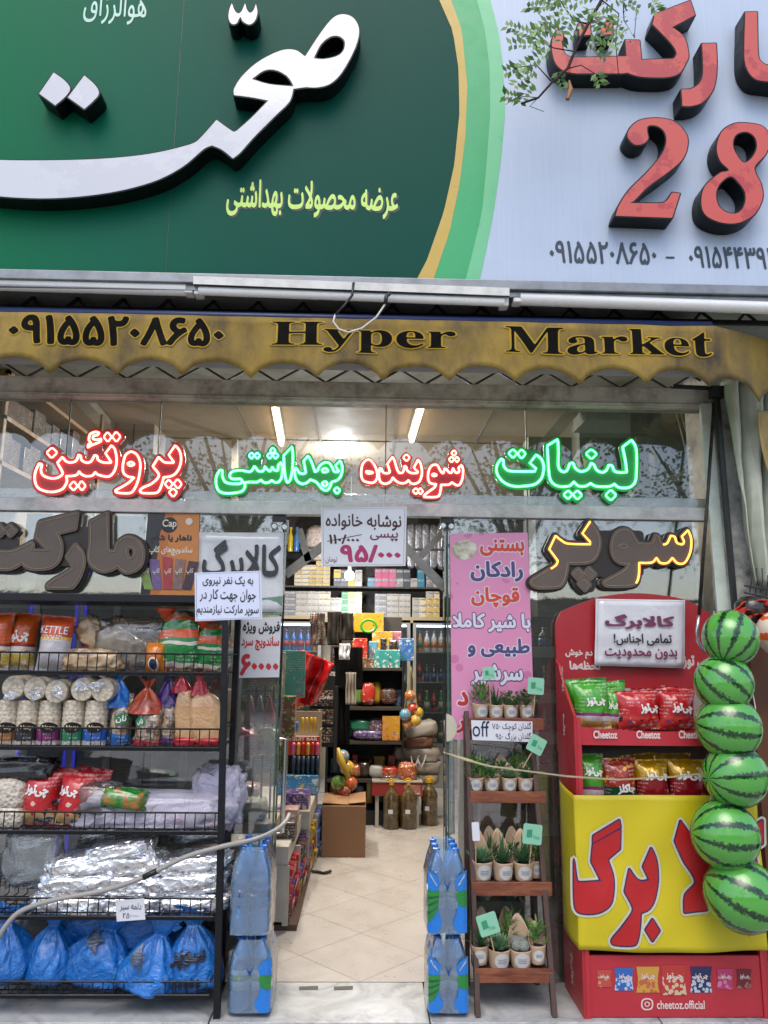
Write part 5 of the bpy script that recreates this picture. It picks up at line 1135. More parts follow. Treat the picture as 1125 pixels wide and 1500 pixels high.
def pack(px, label, printed, Y=-.35):
    x0, y0, x1, y1 = px; a, b = U(x0, y1, Y), U(x1, y1, Y); h = U(x0, y0, Y + .05).z - a.z; w = b.x - a.x; r = w / 4 * .98; z0 = a.z
    T = thing('water_pack', label, 'water bottles', ((a.x + b.x) / 2, Y + r, z0), 'shrink wrapped packs of water bottles')
    prof = [(r * .85, 0), (r, .012), (r, h * .22), (r * .95, h * .24), (r, h * .26), (r, h * .5), (r * .94, h * .52), (r, h * .54), (r * .98, h * .66), (r * .75, h * .80), (r * .36, h * .90), (r * .33, h * .94)]
    for k in range(3):
        for s in (-1, 1):
            c = ((a.x + b.x) / 2 + s * w / 4, Y + r + k * 2 * r * .98, z0)
            m = MB(); m.lathe(prof, c, 16); bt = m.build('bottle', BOT, T, smooth=True)
            m = MB(); m.lathe([(r * .37, h * .935), (r * .37, h * .985), (r * .3, h * .99)], c, 14); m.build('cap', CAPM, bt, smooth=True, auto=40)
            if k == 0: m = MB(); m.lathe([(r * 1.01, h * .30), (r * 1.01, h * .57)], c, 16); m.m(1); m.lathe([(r * 1.015, h * .42), (r * 1.015, h * .50)], c, 16); m.build('label_band', [LABW if printed else mat('blue_label', '#3f86cc', .3), LIMW if printed else DBL], bt, smooth=True)
    xc = (a.x + b.x) / 2; D = 6 * r * .98
    def hull(u, v):   # wraps round the six bottles, drawn in over the necks
        t = 2 * math.pi * u; k = 1.015 * (1 if v < .62 else 1 - .42 * ((v - .62) / .38) ** 1.3); sq = .32
        cx, sx = math.cos(t), math.sin(t)
        X = math.copysign(abs(cx) ** sq, cx) * w / 2 * k; Yy = math.copysign(abs(sx) ** sq, sx) * D / 2 * (1.0 + .0 * k)
        cre = .0045 * noise.noise((u * 24, v * 7, x0)); 
        return (xc + X + cre, Y + D / 2 + Yy + cre - .002, z0 + .002 + h * .985 * v)
    m = MB(); m.grid(hull, 64, 22, closed_u=True); m.build('shrink_film', SHR, T, smooth=True)
    if printed:
        def bx(t): # polygon in fractions of the front
            return [[(xc + (p[0] / 100 - .5) * w * .98, z0 + h * p[1] / 100) for p in trace(t, n=4)]]
        def bend(p, o=0.): u = min(1., abs(p.x - xc) / (w / 2)); return Vector((p.x, Y - .008 - o + .012 * max(0, u - .8) / .2, p.z))
        for t, mt, nm in (('0,2! 24,2! 36,14 28,24 24,40 26,52! 30,62 20,70 0,76!', BLUW, 'side_print'), ('100,2! 76,2! 64,14 72,24 76,40 74,52! 70,62 80,70 100,76!', BLUW, 'side_print'),
                          ('0,14! 16,22 26,34 29,52! 0,52!', GRNW, 'leaf_print'), ('100,32! 84,34 74,40 74,52! 100,52!', GRNW, 'leaf_print')):
            if printed == 'half' and t[0] == '0': continue
            upright(bx(t), Y, 0, mt, nm, T, lambda p, n_=nm: bend(p, .002 if n_[0] == 'l' else 0))
        for q in () if printed == 'half' else ('0,24! 26,33! 26,34! 0,26!', '0,33! 27,40! 27,41! 0,35!', '0,42! 28,45! 28,46! 0,44!'): upright(bx(q), Y, 0, DGRN, 'leaf_vein', T, lambda p: bend(p, .004))
        for q in () if printed == 'half' else ('4,70! 22,57 24,58! 6,73!', '96,70! 78,57 76,58! 94,73!'): upright(bx(q), Y, 0, WHTW, 'white_stripe', T, lambda p: bend(p, .003))
        upright(bx('40,66! 50,58 60,66! 56,60 50,50! 44,60'), Y, 0, DBL, 'blue_crest', T, lambda p: bend(p, .003))
    else:
        m = MB()
    return T
pack((331, 1369, 396, 1485), 'water pack with white and green bottle labels on the ground under the plain blue pack', 'half')
pack((333, 1235, 394, 1371), 'plain pale blue water pack stacked on another pack under the grey hose', False)
pack((627, 1368, 687, 1485), 'printed water pack on the ground beside the plant rack', True)
pack((626, 1240, 685, 1369), 'printed water pack stacked on top, beside the plant rack', True)

# ================================================================ PLANT RACK
WOOD = NT('rack_wood'); _n = WOOD.new('ShaderNodeMapping'); _n.inputs['Scale'].default_value = (2, 14, 14); WOOD.link(WOOD.coord('Object'), _n.inputs['Vector'])
WOOD.link(WOOD.ramp(WOOD.noise(4, 6, .6, vec=_n.outputs[0], dist=1.), [(.3, '#4e2416'), (.5, '#74402a'), (.7, '#8a543a')]), WOOD.b.inputs['Base Color']); WOOD.b.inputs['Roughness'].default_value = .5; WOOD = WOOD.m
DWOOD = mat('dark_rack_wood', '#4a3630', .55, var=.3, vs=12)
rk = thing('plant_rack', 'brown wooden ladder rack of four shelves holding potted succulents', 'plant rack', (.56, -.2, 0))
lv = [(1060, -.085, 686, 796, 16), (1167, -.155, 688, 799, 15), (1301, -.235, 690, 808, 17), (1428, -.305, 695, 809, 17)]
for (px0, px1) in ((688, 694), (791, 812)):
    t, b = U(px0, 1042, -.06), U(px1, 1484, -.335); t.x = b.x = (t.x + b.x) / 2 if px0 < 700 else b.x; t.x -= .015 if px0 > 700 else 0
    m = MB(); m.bar(t, (b.x, b.y, 0), .034, .022, (1, 0, 0)); m.build('front_leg', DWOOD, rk, bevel=.002)
    m = MB(); m.bar((t.x, -.03, t.z - .02), (b.x, -.02, 0), .03, .02, (1, 0, 0)); m.build('rear_leg', DWOOD, rk, bevel=.002)
SHZ = []
for py, Y, xa_, xb2, hp in lv:
    a, b = U(xa_, py, Y), U(xb2, py, Y); hh = hp * pxm(Y) / 2; SHZ.append((a.z + hh - .012, Y))
    m = MB(); m.box(a.x, b.x, Y - .012, Y, a.z - hh, a.z + hh); m.build('shelf_edge', WOOD, rk, bevel=.002)
    m = MB()
    for k in range(3): y = Y + .004 + k * .062; m.box(a.x + .01, b.x - .012, y, min(y + .055, -.012), a.z - hh + .008, a.z + hh - .012)
    m.build('shelf_slats', DWOOD, rk, bevel=.002)
KRAFT = mat('kraft_paper', '#b3997e', .75, var=.12, vs=14, bump=.1); STK = mat('sticker_white', '#bdbcb8', .5, var=.03); STKI = mat('sticker_ink', '#7d8494', .5); SOIL = mat('potting_soil', '#231a13', .9, var=.4, vs=60)
LG = [mat('succulent_a', '#4f7a35', .45, var=.25, vs=30), mat('succulent_b', '#5d7f5c', .5, var=.2, vs=30), mat('succulent_c', '#38603a', .4, var=.3, vs=30), mat('succulent_d', '#4a7340', .45, var=.3, vs=40), mat('cactus_wool', '#7a7f78', .8, var=.35, vs=90)]
def leaf(m, c, az, el, L, wd, th, curlv=.0):
    d = Vector((math.cos(az) * math.cos(el), math.sin(az) * math.cos(el), math.sin(el))); s = Vector((-math.sin(az), math.cos(az), 0)); n = s.cross(d)
    pts = []
    for k in range(5):
        t = k / 4; p = c + d * L * t + Vector((0, 0, curlv * L * t * t)); w = wd * (.55 + 1.3 * t - 1.85 * t * t + .0) if k < 4 else 0.0
        pts.append((p, max(w, wd * .02), th * (1 - t * .85)))
    o = len(m.v); vs = []
    for p, w, h in pts: vs += [p - s * w, p - n * h, p + s * w, p + n * h]
    fs = [(i * 4 + k, i * 4 + (k + 1) % 4, (i + 1) * 4 + (k + 1) % 4, (i + 1) * 4 + k) for i in range(4) for k in range(4)]
    m.add(vs, fs)
def plantmesh(kind, c, r, rnd):
    m = MB()
    if kind == 'rosette':
        for k in range(26): q = k / 26; leaf(m, c + Vector((0, 0, .006 * q)), k * 2.4, R(10 + 70 * q), r * (1.05 - .5 * q), r * .22, r * .07, .25)
        return m, LG[1]
    if kind == 'aloe':
        for k in range(22): q = k / 22; leaf(m, c, k * 2.4 + rnd.random(), R(25 + 58 * q + rnd.uniform(-8, 8)), r * rnd.uniform(1.3, 2.0), r * .10, r * .05, -.05)
        return m, LG[2]
    if kind == 'bush':
        for k in range(70):
            h = rnd.uniform(.2, 1.5) * r; a = rnd.uniform(0, 6.28); q = rnd.uniform(0, .75) * r; leaf(m, c + Vector((q * math.cos(a), q * math.sin(a), h)), a + rnd.uniform(-1, 1), R(rnd.uniform(15, 80)), r * rnd.uniform(.4, .7), r * .1, r * .04)
        return m, LG[0]
    if kind == 'jade':
        for k in range(60):
            h = rnd.uniform(0, 1.1) * r; a = rnd.uniform(0, 6.28); q = rnd.uniform(0, .8) * r; leaf(m, c + Vector((q * math.cos(a), q * math.sin(a), h)), a, R(rnd.uniform(0, 60)), r * rnd.uniform(.25, .5), r * .16, r * .06)
        return m, LG[3]
    for k in range(5):
        a = k * 1.256; cc = c + (Vector((r * .45 * math.cos(a), r * .45 * math.sin(a), 0)) if k else Vector()); R_ = r * .48
        m.lathe([(R_ * math.sin(math.pi * i / 8) * (1.0), R_ * 1.3 * (1 - math.cos(math.pi * i / 8)) / 1.4) for i in range(1, 8)], cc, 12)
        for j in range(60):
            u, v = rnd.random() * 6.28, rnd.random(); p = cc + Vector((R_ * math.cos(u) * math.sin(v * 2.6), R_ * math.sin(u) * math.sin(v * 2.6), R_ * .95 * (1 - math.cos(v * 2.6)))); leaf(m, p, u, R(90 - v * 80), r * .16, r * .012, r * .01)
    return m, LG[4]
def pot(cx, pyb, w, Y, kind, label, flapped=True, hpx=None, seed=0, cat='potted plant', dy=0., turn=0.):
    rnd = random.Random(seed); s = pxm(Y); c = U(cx, pyb, Y); rb, rt = w * s * .40, w * s * .53; h = (hpx or w * .92) * s; c.y += rt * .9 + dy
    T = thing('potted_succulent', label, cat, c, 'succulents in kraft paper pots'); fa = -math.pi / 2 + turn
    def wrapf(u, v):
        a = 2 * math.pi * u; back = .5 - .5 * math.cos(a - fa); hh = h * (.88 + ((1.45 if w > 25 else .9) * back ** 2.4 if flapped else .2 * back))
        rr = rb + (rt - rb) * v * (1 + .25 * back * v); pinch = 1 - .55 * max(0, v - .5) * back ** 6 if flapped else 1
        q = rr * (1 + .03 * math.cos(3 * a)); vv = v * hh
        return (c.x + q * math.cos(a) * (1 - .5 * max(0, v - .45) * back ** 3 if flapped else 1), c.y + q * math.sin(a), c.z + vv)
    m = MB(); m.grid(wrapf, 28, 10, closed_u=True); m.build('kraft_pot', KRAFT, T, smooth=True, solid=.0012)
    m = MB(); m.lathe([(rt * .2, h * .74), (rt * .88, h * .76)], c, 16); m.build('soil', SOIL, T)
    pm, pmat = plantmesh(kind, c + Vector((0, -rt * .12, h * .80)), rt * (1.5 if kind != 'cactus' else 1.05), rnd); pm.build('succulent', pmat, T)
    rs = w * s * .33; sx_ = c.x + .18 * rt * (1 if turn == 0 else math.copysign(1, turn)) * (abs(turn) > .1)
    loop = [(sx_ + rs * math.cos(a), c.z + h * .45 + rs * math.sin(a)) for a in [2 * math.pi * k / 18 for k in range(18)]]
    def fr(p, o=0.): v = (p.z - c.z) / (h * .88); rr = rb + (rt - rb) * v; return Vector((p.x, c.y - math.sqrt(max(1e-7, (rr * 1.04) ** 2 - (p.x - c.x) ** 2)) - .002 - o, p.z))
    st = upright([loop], Y, 0, STK, 'round_sticker', T, fr)
    for k in (.12, -.10, -.32):
        lp = [(sx_ - rs * .55, c.z + h * .45 + rs * k), (sx_ + rs * .55, c.z + h * .45 + rs * k), (sx_ + rs * .55, c.z + h * .45 + rs * (k + .1)), (sx_ - rs * .55, c.z + h * .45 + rs * (k + .1))]
        upright([lp], Y, 0, STKI, 'printed_line', st, lambda p: fr(p, .001))
    return T
YA_, YB_, YC_, YD_ = [y for _, y in SHZ]
for a in ((705, 1053, 23, YA_, 'bush', 'bushy pale green succulent on the top rack shelf, beside the pink banner edge', False, 22), (728, 1053, 22, YA_, 'aloe', 'tall spiky succulent with a tag stick on the top rack shelf', False, 21), (750, 1053, 22, YA_, 'jade', 'dark leafy succulent on the top rack shelf, between spiky and wrapped ones', True, 21), (774, 1053, 23, YA_, 'jade', 'dark leafy succulent nearest the rack post on the top shelf', True, 21),
          (698, 1160, 23, YB_, 'bush', 'light green bushy succulent on the second rack shelf', False, 20), (722, 1160, 22, YB_, 'jade', 'mid green small leaved succulent on the second rack shelf', False, 20), (748, 1160, 22, YB_, 'rosette', 'pale rosette succulent with kraft flap on the second rack shelf', True, 20), (772, 1160, 23, YB_, 'aloe', 'dark succulent with a leaning tag on the second rack shelf', True, 20),
          (707, 1293, 31, YC_, 'rosette', 'pale grey green rosette with a white tag on the third rack shelf', True, 28), (739, 1293, 29, YC_, 'aloe', 'dark spiky succulent in a pointed kraft wrap, centre of the third shelf', True, 27), (770, 1293, 28, YC_, 'aloe', 'upright dark green succulent with a mint tag on the third shelf', True, 27),
          (704, 1416, 24, YD_, 'aloe', 'dark spiky succulent half hidden on the lowest rack shelf', True, 27), (733, 1423, 31, YD_, 'rosette', 'pale green rosette in front of a mint tag on the lowest shelf', False, 27), (766, 1422, 31, YD_, 'cactus', 'woolly white cactus in a pointed kraft wrap on the lowest shelf', True, 26), (790, 1415, 22, YD_, 'bush', 'light green grassy succulent at the rack leg on the lowest shelf', True, 27)):
    cx, pb_, w, Y, kind, lb, fl, hp = a; pot(cx, pb_, w, Y, kind, lb, fl, hp, seed=int(cx + pb_), turn=.35 if int(cx) % 2 else 0)
for cx, pb_, w, Y, kind, lb in ((738, 1158, 20, YB_ + .07, 'jade', 'small succulent behind the front row of the second shelf'), (764, 1158, 20, YB_ + .07, 'bush', 'small kraft wrapped succulent at the back of the second shelf'),
        (722, 1286, 26, YC_ + .08, 'aloe', 'dark leafy succulent behind the rosette on the third shelf'), (756, 1286, 26, YC_ + .08, 'jade', 'dark bushy plant behind the pointed wrap on the third shelf'), (787, 1288, 20, YC_ + .04, 'bush', 'narrow succulent tucked against the rack leg on the third shelf'),
        (710, 1410, 26, YD_ + .08, 'aloe', 'tall spiky plant at the back of the lowest shelf'), (748, 1410, 28, YD_ + .09, 'bush', 'green leafy plant behind the woolly cactus on the lowest shelf'), (782, 1408, 24, YD_ + .09, 'jade', 'kraft wrapped plant at the back corner of the lowest shelf')):
    pot(cx, pb_, w, Y, kind, lb, True, 26, seed=int(cx * 3 + pb_))
MINT = mat('mint_card', '#7fb89c', .5, var=.05); MINTD = mat('mint_dark', '#2f8a63', .5); STICK = mat('wood_stick', '#b39a70', .6)
def tagstick(cx, cy, w, rot, bx, by, Y, label, white=False, skew=1.):
    c = U(cx, cy, Y); s = pxm(Y) * w / 2; b = U(bx, by, Y + .02); T = thing('plant_tag', label, 'plant tag', b, 'square tags on sticks among the plants')
    m = MB(); m.tube([b, (c.x, Y + .004, c.z)], .0028, 6); m.build('stick', STICK, T)
    ca, sa = math.cos(R(rot)), math.sin(R(rot)); q = lambda x, z: (c.x + (x * ca * skew - z * sa) * s, c.z + (x * sa * skew + z * ca) * s)
    rc = []
    for sx_, sz_, a0 in ((1, 1, 0), (-1, 1, 90), (-1, -1, 180), (1, -1, 270)):
        for k in range(4): a = R(a0 + 30 * k); rc.append(q(sx_ * .8 + .2 * math.cos(a), sz_ * .8 + .2 * math.sin(a)))
    upright([rc], Y, .002, PAPER if white else MINT, 'tag_card', T)
    if not white:
        upright([[q(-.6, -.35), q(-.05, -.3), q(-.05, .45), q(-.6, .4)]], Y - .0015, 0, MINTD, 'tag_square', T)
        letters('Tino', (cx + w * .02, cy + w * .08, cx + w * .38, cy + w * .27), Y, MINTD, T, rot=rot, off=.002)
tagstick(716, 986, 17, 5, 719, 1035, -.10, 'mint tag on a stick rising above the top shelf in front of the banner words')
tagstick(785, 1005, 23, -4, 781, 1048, -.12, 'mint tag on a stick at the rack post end of the top shelf')
tagstick(786, 1091, 23, -28, 766, 1125, -.19, 'mint tag tilted on a leaning stick above the second shelf')
tagstick(697, 1218, 24, 3, 697, 1266, -.27, 'narrow white tag turned edge-on above the third shelf', True, .42)
tagstick(780, 1222, 26, -6, 775, 1272, -.28, 'mint tag upright on a stick above the third shelf')
tagstick(715, 1354, 27, 17, 724, 1395, -.35, 'mint tag leaning on a stick above the lowest shelf')
q = [(690, 1055), (780, 1057), (780, 1087), (692, 1084)]; Yo = -.112
o = card('discount_notice', 'white handwritten notice saying off, hung on the top rack shelf edge', 'notice', q, Yo, PAPER)
letters('off', (692, 1056, 717, 1079), Yo, NAVY, o, bold=0); letters('گلدان کوچک ۷۵۰', (721, 1058, 778, 1071), Yo, NAVY, o, rot=1); letters('گلدان بزرگ ۹۵۰', (726, 1073, 778, 1085), Yo, NAVY, o, rot=1)

# ================================================================ RED SNACK STAND
SRED = mat('stand_red', '#9f2229', .38, var=.08, vs=3, grime=.12, gcol='#5a0f12'); SRED2 = mat('stand_shelf_red', '#a82a35', .4, var=.06)
YFr, YBk = -.355, -.05; X0 = U(849, 1300, YFr).x; X1 = U(1116, 1300, YFr).x
st = thing('snack_stand', 'red cardboard snack stand with an arched header and two bag shelves', 'display stand', ((X0 + X1) / 2, -.2, 0))
hd = trace('815,1100! 815,960! 814,915 822,896! 870,877 920,869 970,872 1010,881 1045,903! 1062,960! 1085,1100!', n=4)
hl = px_loops([hd], YBk); hl = [[(min(max(x, X0), X1), z) for x, z in hl[0]]]
upright(hl, YBk, .02, SRED, 'header_board', st)
MB().box(X0 + .005, X1 - .005, YBk + .001, YBk + .02, .05, hl[0][0][1] + .01).build('back_board', SRED, st)
side = [(YBk, 0.0), (YBk, U(815, 965, YBk).z), (YBk - .06, U(815, 965, YBk).z - .03)]
zf = U(856, 1042, YFr).z; zt0 = side[-1][1]
for k in range(1, 7): q = k / 6; side.append((YBk - .06 + (YFr + .03 - YBk + .06) * q, zt0 + (zf - zt0) * (q ** .8)))
side += [(YFr, zf - .02), (YFr, 0.0)]
for x, nm in ((X0, 'side_board'), (X1 - .012, 'side_board')):
    m = MB(); m.prism([(x, y, z) for y, z in side], (.012, 0, 0)); m.build(nm, SRED, st)
zs1, zs1t = U(930, 1092, YFr).z, U(930, 1070, YFr).z; zs2 = U(930, 1180, YFr).z
m = MB()
def lip(u, v): x = X0 + .012 + (X1 - X0 - .024) * u; return (x, YFr + .008 - .012 * math.sin(math.pi * u), zs1 + (zs1t + .012 - .016 * math.sin(math.pi * u) - zs1) * v)
m.grid(lip, 24, 1); m.build('tray_lip', SRED2, st, solid=.006)
for zz, nm in ((zs1 + .004, 'shelf_board'), (zs2, 'shelf_board')): m = MB(); m.box(X0 + .013, X1 - .013, YFr + .012, YBk - .001, zz - .004, zz + .004); m.build(nm, SRED2, st)
m = MB(); m.box(X0 + .013, X1 - .013, YBk - .006, YBk - .001, zs1 + .01, zs1t + .17); m.build('white_backing', mat('stand_white', '#a9a29c', .6, var=.06), st)
m = MB(); m.box(X0 + .013, X1 - .013, YBk - .006, YBk - .001, zs2, zs1 - .01); m.build('grey_backing', mat('stand_grey', '#7b726a', .6, var=.1), st)
for xx in (X0 + .0125, X1 - .03):
    m = MB(); m.box(xx, xx + .018, YFr - .001, YFr + .02, 0, zf - .03); m.build('front_edge', SRED2, st)
zb1 = U(980, 1396, YFr).z; m = MB(); m.box(X0 + .031, X1 - .031, YFr + .006, YFr + .02, .005, zb1 - .012); m.build('base_panel', SRED2, st)
m = MB(); m.box(X0 + .012, X1 - .012, YFr + .02, YBk, .01, .05); m.build('base_tray', SRED, st)
WST = mat('stand_white_ink', '#cbb9b4', .45, var=.04); PIK = mat('stand_pink_ink', '#c38a86', .45)
letters('دم خوش', (828, 951, 868, 965), YBk, WST, st, bold=.04, rot=-1); letters('لحظه‌ها', (834, 968, 879, 981), YBk, WST, st, bold=.04); letters('چی توز', (1000, 960, 1040, 982), YBk, WST, st, bold=.05)
for x in (869, 932, 994): letters('Cheetoz', (x, 1070, x + 35, 1082), YFr - .006, WST, st, bold=.035)
letters('cheetoz.official', (962, 1465, 1032, 1478), YFr + .005, WST, st, bold=.02)
rr = lambda x, y, w: trace(f'{x-w},{y-w*.5} {x-w*.5},{y-w}  {x+w*.5},{y-w} {x+w},{y-w*.5} {x+w},{y+w*.5} {x+w*.5},{y+w} {x-w*.5},{y+w} {x-w},{y+w*.5}', n=3)
upright(px_loops([rr(948, 1471, 8.5), rr(948, 1471, 6.5)], YFr + .004), YFr + .004, 0, WST, 'camera_icon', st)
ci = lambda x, y, r: trace(' '.join('%f,%f' % (x + r * math.cos(k * math.pi / 6), y + r * math.sin(k * math.pi / 6)) for k in range(12)), n=2)
upright(px_loops([ci(948, 1471, 4), ci(948, 1471, 2.4)], YFr + .004), YFr + .004, 0, WST, 'camera_icon_ring', st)
for x, w, h, c1_, c2_ in ((885, 11, 25, '#a8443a', '#b5825f'), (914, 14, 33, '#2c5aa0', '#9fb0c6'), (949, 17, 38, '#b58a3a', '#a85a3a'), (987, 19, 44, '#a5322c', '#b9a78a'), (1027, 16, 38, '#22294f', '#a9b0bd'), (1062, 12, 30, '#a83560', '#b9758f'), (1090, 11, 28, '#5f1a22', '#8f5a50')):
    Y = YFr + .003; cy = 1434 + (h - 30) * .12
    lp = trace(f'{x-w},{cy-h/2}! {x+w},{cy-h/2}! {x+w*.86},{cy} {x+w},{cy+h/2}! {x-w},{cy+h/2}! {x-w*.86},{cy}', n=3)
    g = NT('bag_picture'); v = g.new('ShaderNodeTexVoronoi', i_Scale=60.); g.link(g.coord('Object'), v.inputs['Vector']); z = g.xyz('Generated')[2]
    g.link(g.mix(g.math('MULTIPLY', g.math('LESS_THAN', v.outputs['Distance'], .5), g.math('LESS_THAN', z, .62)), c1_, c2_), g.b.inputs['Base Color'])
    b = upright(px_loops([lp], Y), Y, 0, g.m, 'bag_picture', st); letters('چی‌توز', (x - w * .6, cy - h * .25, x + w * .6, cy + h * .0), Y, WST, b, bold=.04)
for py, t, hh in ((995, 'چی‌توز', 40), (1062, 'چی‌توز', 34), (1420, 'چی‌توز', 44)):  # on the side board
    c = U(832 if py < 1300 else 846, py, -.2); L2 = outline(text_loops(t), .04, res=60); A = np.concatenate(L2); mn, mx = A.min(0), A.max(0); sc = hh * .0031 / (mx[0] - mn[0])
    V, Fc = plate(L2, 0); MB().add([(X0 - .002, c.y - (v.y - mn[1]) * sc * 1.0 + .03, c.z + (v.x - (mn[0] + mx[0]) / 2) * sc) for v in V], Fc).build('side_lettering', WST, st)
q = [(873, 877), (1004, 879), (1003, 979), (871, 975)]; Yq = -.09
o = card('coupon_notice', 'creased white notice with plum lettering on the red stand header', 'notice', q, Yq, mat('creased_sleeve', '#cbcbcf', .15, var=.06, coat=.8, bump=.8, bs=10), curl=.008); border(o, q, Yq - .006, PLUM, 1)
letters('کـالابـرگ'.replace('ـ', ''), (886, 900, 988, 922), Yq - .006, PLUM, o, bold=.045); letters('تمامی اجناس!', (899, 928, 984, 946), Yq - .006, GRYI, o, bold=.03); letters('بدون محدودیت', (886, 950, 992, 966), Yq - .006, PLUM, o, bold=.03)
# bags on the stand
GCH = bands('green_chip_print', [(0, '#b39f54'), (.2, '#b9b2ac'), (.3, '#7a2a6a'), (.36, '#3f8f22'), (.95, '#2d7a1c')], wob=.1, spots=(.0, .25, ['#c9a638', '#c0b9b0'], 20, .5))
RC2 = bands('red_cheese_print', [(0, '#a01a20'), (.05, '#b5302c'), (.35, '#a8161c'), (.94, '#8c1218')], wob=.12, spots=(.04, .42, ['#c08a55', '#2c4d86', '#c0b4a4', '#23242c', '#a8161c'], 22, .5))
GLD = bands('gold_print', [(0, '#b09020'), (.2, '#8a1420'), (.62, '#b0870c'), (1, '#b0870c')], rough=.22, metal=.35, wob=.2, spots=(.0, .4, ['#c9a63c', '#9c1820', '#c3b48f'], 22, .5))
JAC = bands('green_red_print', [(0, '#0c3f2a'), (.42, '#8a2414'), (1, '#7a1c14')], wob=.12, spots=(.45, 1., ['#a8481c', '#c78a2a', '#8a1c14'], 24, .6))
Yg = -.30; zoff = 1078
G1 = 'snack bags on the red stand'
for bx, mt, lb, tx, sd, dy, tl in (((877, 998, 925, 1075), GCH, 'green snack bag standing behind the front green bag on the upper stand shelf', None, 51, .09, 4), ((838, 994, 896, 1075), GCH, 'green snack bag behind, its corner against the stand side board', None, 52, .08, 3), ((846, 1000, 898, 1070), GCH, 'large green snack bag in front on the upper stand shelf', ((859, 1021, 888, 1035), 5), 53, 0, 3), ((888, 1006, 914, 1070), GCH, 'narrow green snack bag between the large green and the red bags', ((892, 1026, 905, 1040), 0), 54, .03, 0),
        ((933, 1008, 985, 1072), RC2, 'red snack bag peeking from the back of the upper stand shelf', None, 55, .10, 2), ((972, 1006, 1020, 1072), RC2, 'red snack bag behind the right front red bag, top corner showing', None, 56, .10, -4), ((908, 1012, 972, 1071), RC2, 'red snack bag in front, next to the narrow green bag', ((938, 1030, 967, 1046), 4), 57, .0, 3), ((970, 1012, 1022, 1071), RC2, 'red snack bag in front, next to the watermelon balls', ((985, 1030, 1016, 1046), -3), 58, .0, -1)):
    pbag(bx, Yg + dy, .09, mt, 'snack_bag', lb, 'snack bag', G1, [('چی‌توز', tx[0], WINK, .06, tx[1])] if tx else [], seed=sd, tilt=tl)
for bx, mt, lb, tx, sd, dy, tl in (((852, 1106, 890, 1180), GCH, 'green snack bag on the lower stand shelf above the yellow cloth', ((857, 1124, 884, 1138), -4), 61, 0, 2), ((888, 1112, 938, 1184), JAC, 'dark green and red snack bag on the lower stand shelf', ((905, 1148, 932, 1164), 3), 62, -.01, 2), ((918, 1106, 970, 1180), GLD, 'golden snack bag standing at the back of the lower shelf', None, 63, .08, 6), ((938, 1114, 986, 1186), GLD, 'golden snack bag with a red panel, in the middle of the lower shelf', ((946, 1130, 980, 1144), 0), 64, -.01, 2), ((968, 1105, 1020, 1180), GLD, 'golden snack bag behind the one by the watermelon balls', None, 65, .08, 2), ((986, 1114, 1042, 1186), GLD, 'golden snack bag with a red panel, beside the watermelon balls', ((994, 1130, 1030, 1144), -3), 66, -.01, 0)):
    pbag(bx, Yg + dy, .09, mt, 'snack_bag', lb, 'snack bag', G1, [('جاکلز' if sd == 62 else 'چی‌توز', tx[0], WINK, .06, tx[1])] if tx else [], seed=sd, tilt=tl)
# yellow cloth with big red word
YELC = mat('yellow_banner_vinyl', '#c0b01c', .36, var=.06, vs=3, bump=.35, bs=5); YEL2 = mat('banner_white', '#b9b9a4', .4, var=.04); REDB = mat('banner_red', '#a81c1f', .38, var=.06); BLB = mat('banner_navy', '#2a2552', .4)
Yy = -.372; ty = lambda x, z: Yy - .009 * noise.noise((x * 4, z * 3, 3)) - .004 * math.sin(x * 8 + z * 13) - .003 * math.sin(x * 21 - z * 17)
zt1, zb2 = U(980, 1166, Yy).z, U(980, 1392, Yy).z; xe = U(1117, 1280, Yy).x
def cloth(u, v):
    z = zt1 + (zb2 - zt1) * v
    if u < .2: q = u / .2; y = YBk - .06 + (ty(X0 - .014, z) - YBk + .06) * q; return (X0 - .012 - .006 * math.sin(q * 3.1), y, z + .02 * (1 - q) * (1 - v) - .03 * (1 - q) * v * 0)
    q = (u - .2) / .8; x = X0 - .014 + (xe - X0 + .014) * q; return (x, ty(x, z), z - .012 * math.sin(q * 3.1) * (v - .3))
yb = tag(MB().grid(cloth, 70, 26).build('yellow_banner', YELC, smooth=True, solid=.002), 'yellow banner with a big red word wrapped round the red stand', 'banner')
b7 = lambda t: trace(t, 805, 1140, 3.516)
YL_ = [b7(t) for t in ('222,295! 358,213! 366,252! 222,333!', '222,339! 365,262! 364,365! 300,420! 325,500 325,580 305,650 240,690 150,690 128,640 122,400! 140,525 160,535 265,528! 215,430!', '520,355! 548,420 558,520 540,620 510,670 465,690! 462,740 450,820 430,855 330,855 318,830 370,760 420,690 425,660 383,580! 410,465! 440,510 470,530 515,525! 480,455!', '525,720! 562,780! 525,835! 488,775!',
     '668,215! 720,290 770,410! 850,210! 900,215! 905,300 830,450 800,540 820,620 812,680! 692,690! 695,600 748,530 690,430! 640,320!', '1100,215! 1100,335! 1050,362! 1060,450 1030,570 900,590! 900,500! 1000,480 960,380! 970,290!')]
LW = px_loops(YL_, Yy)
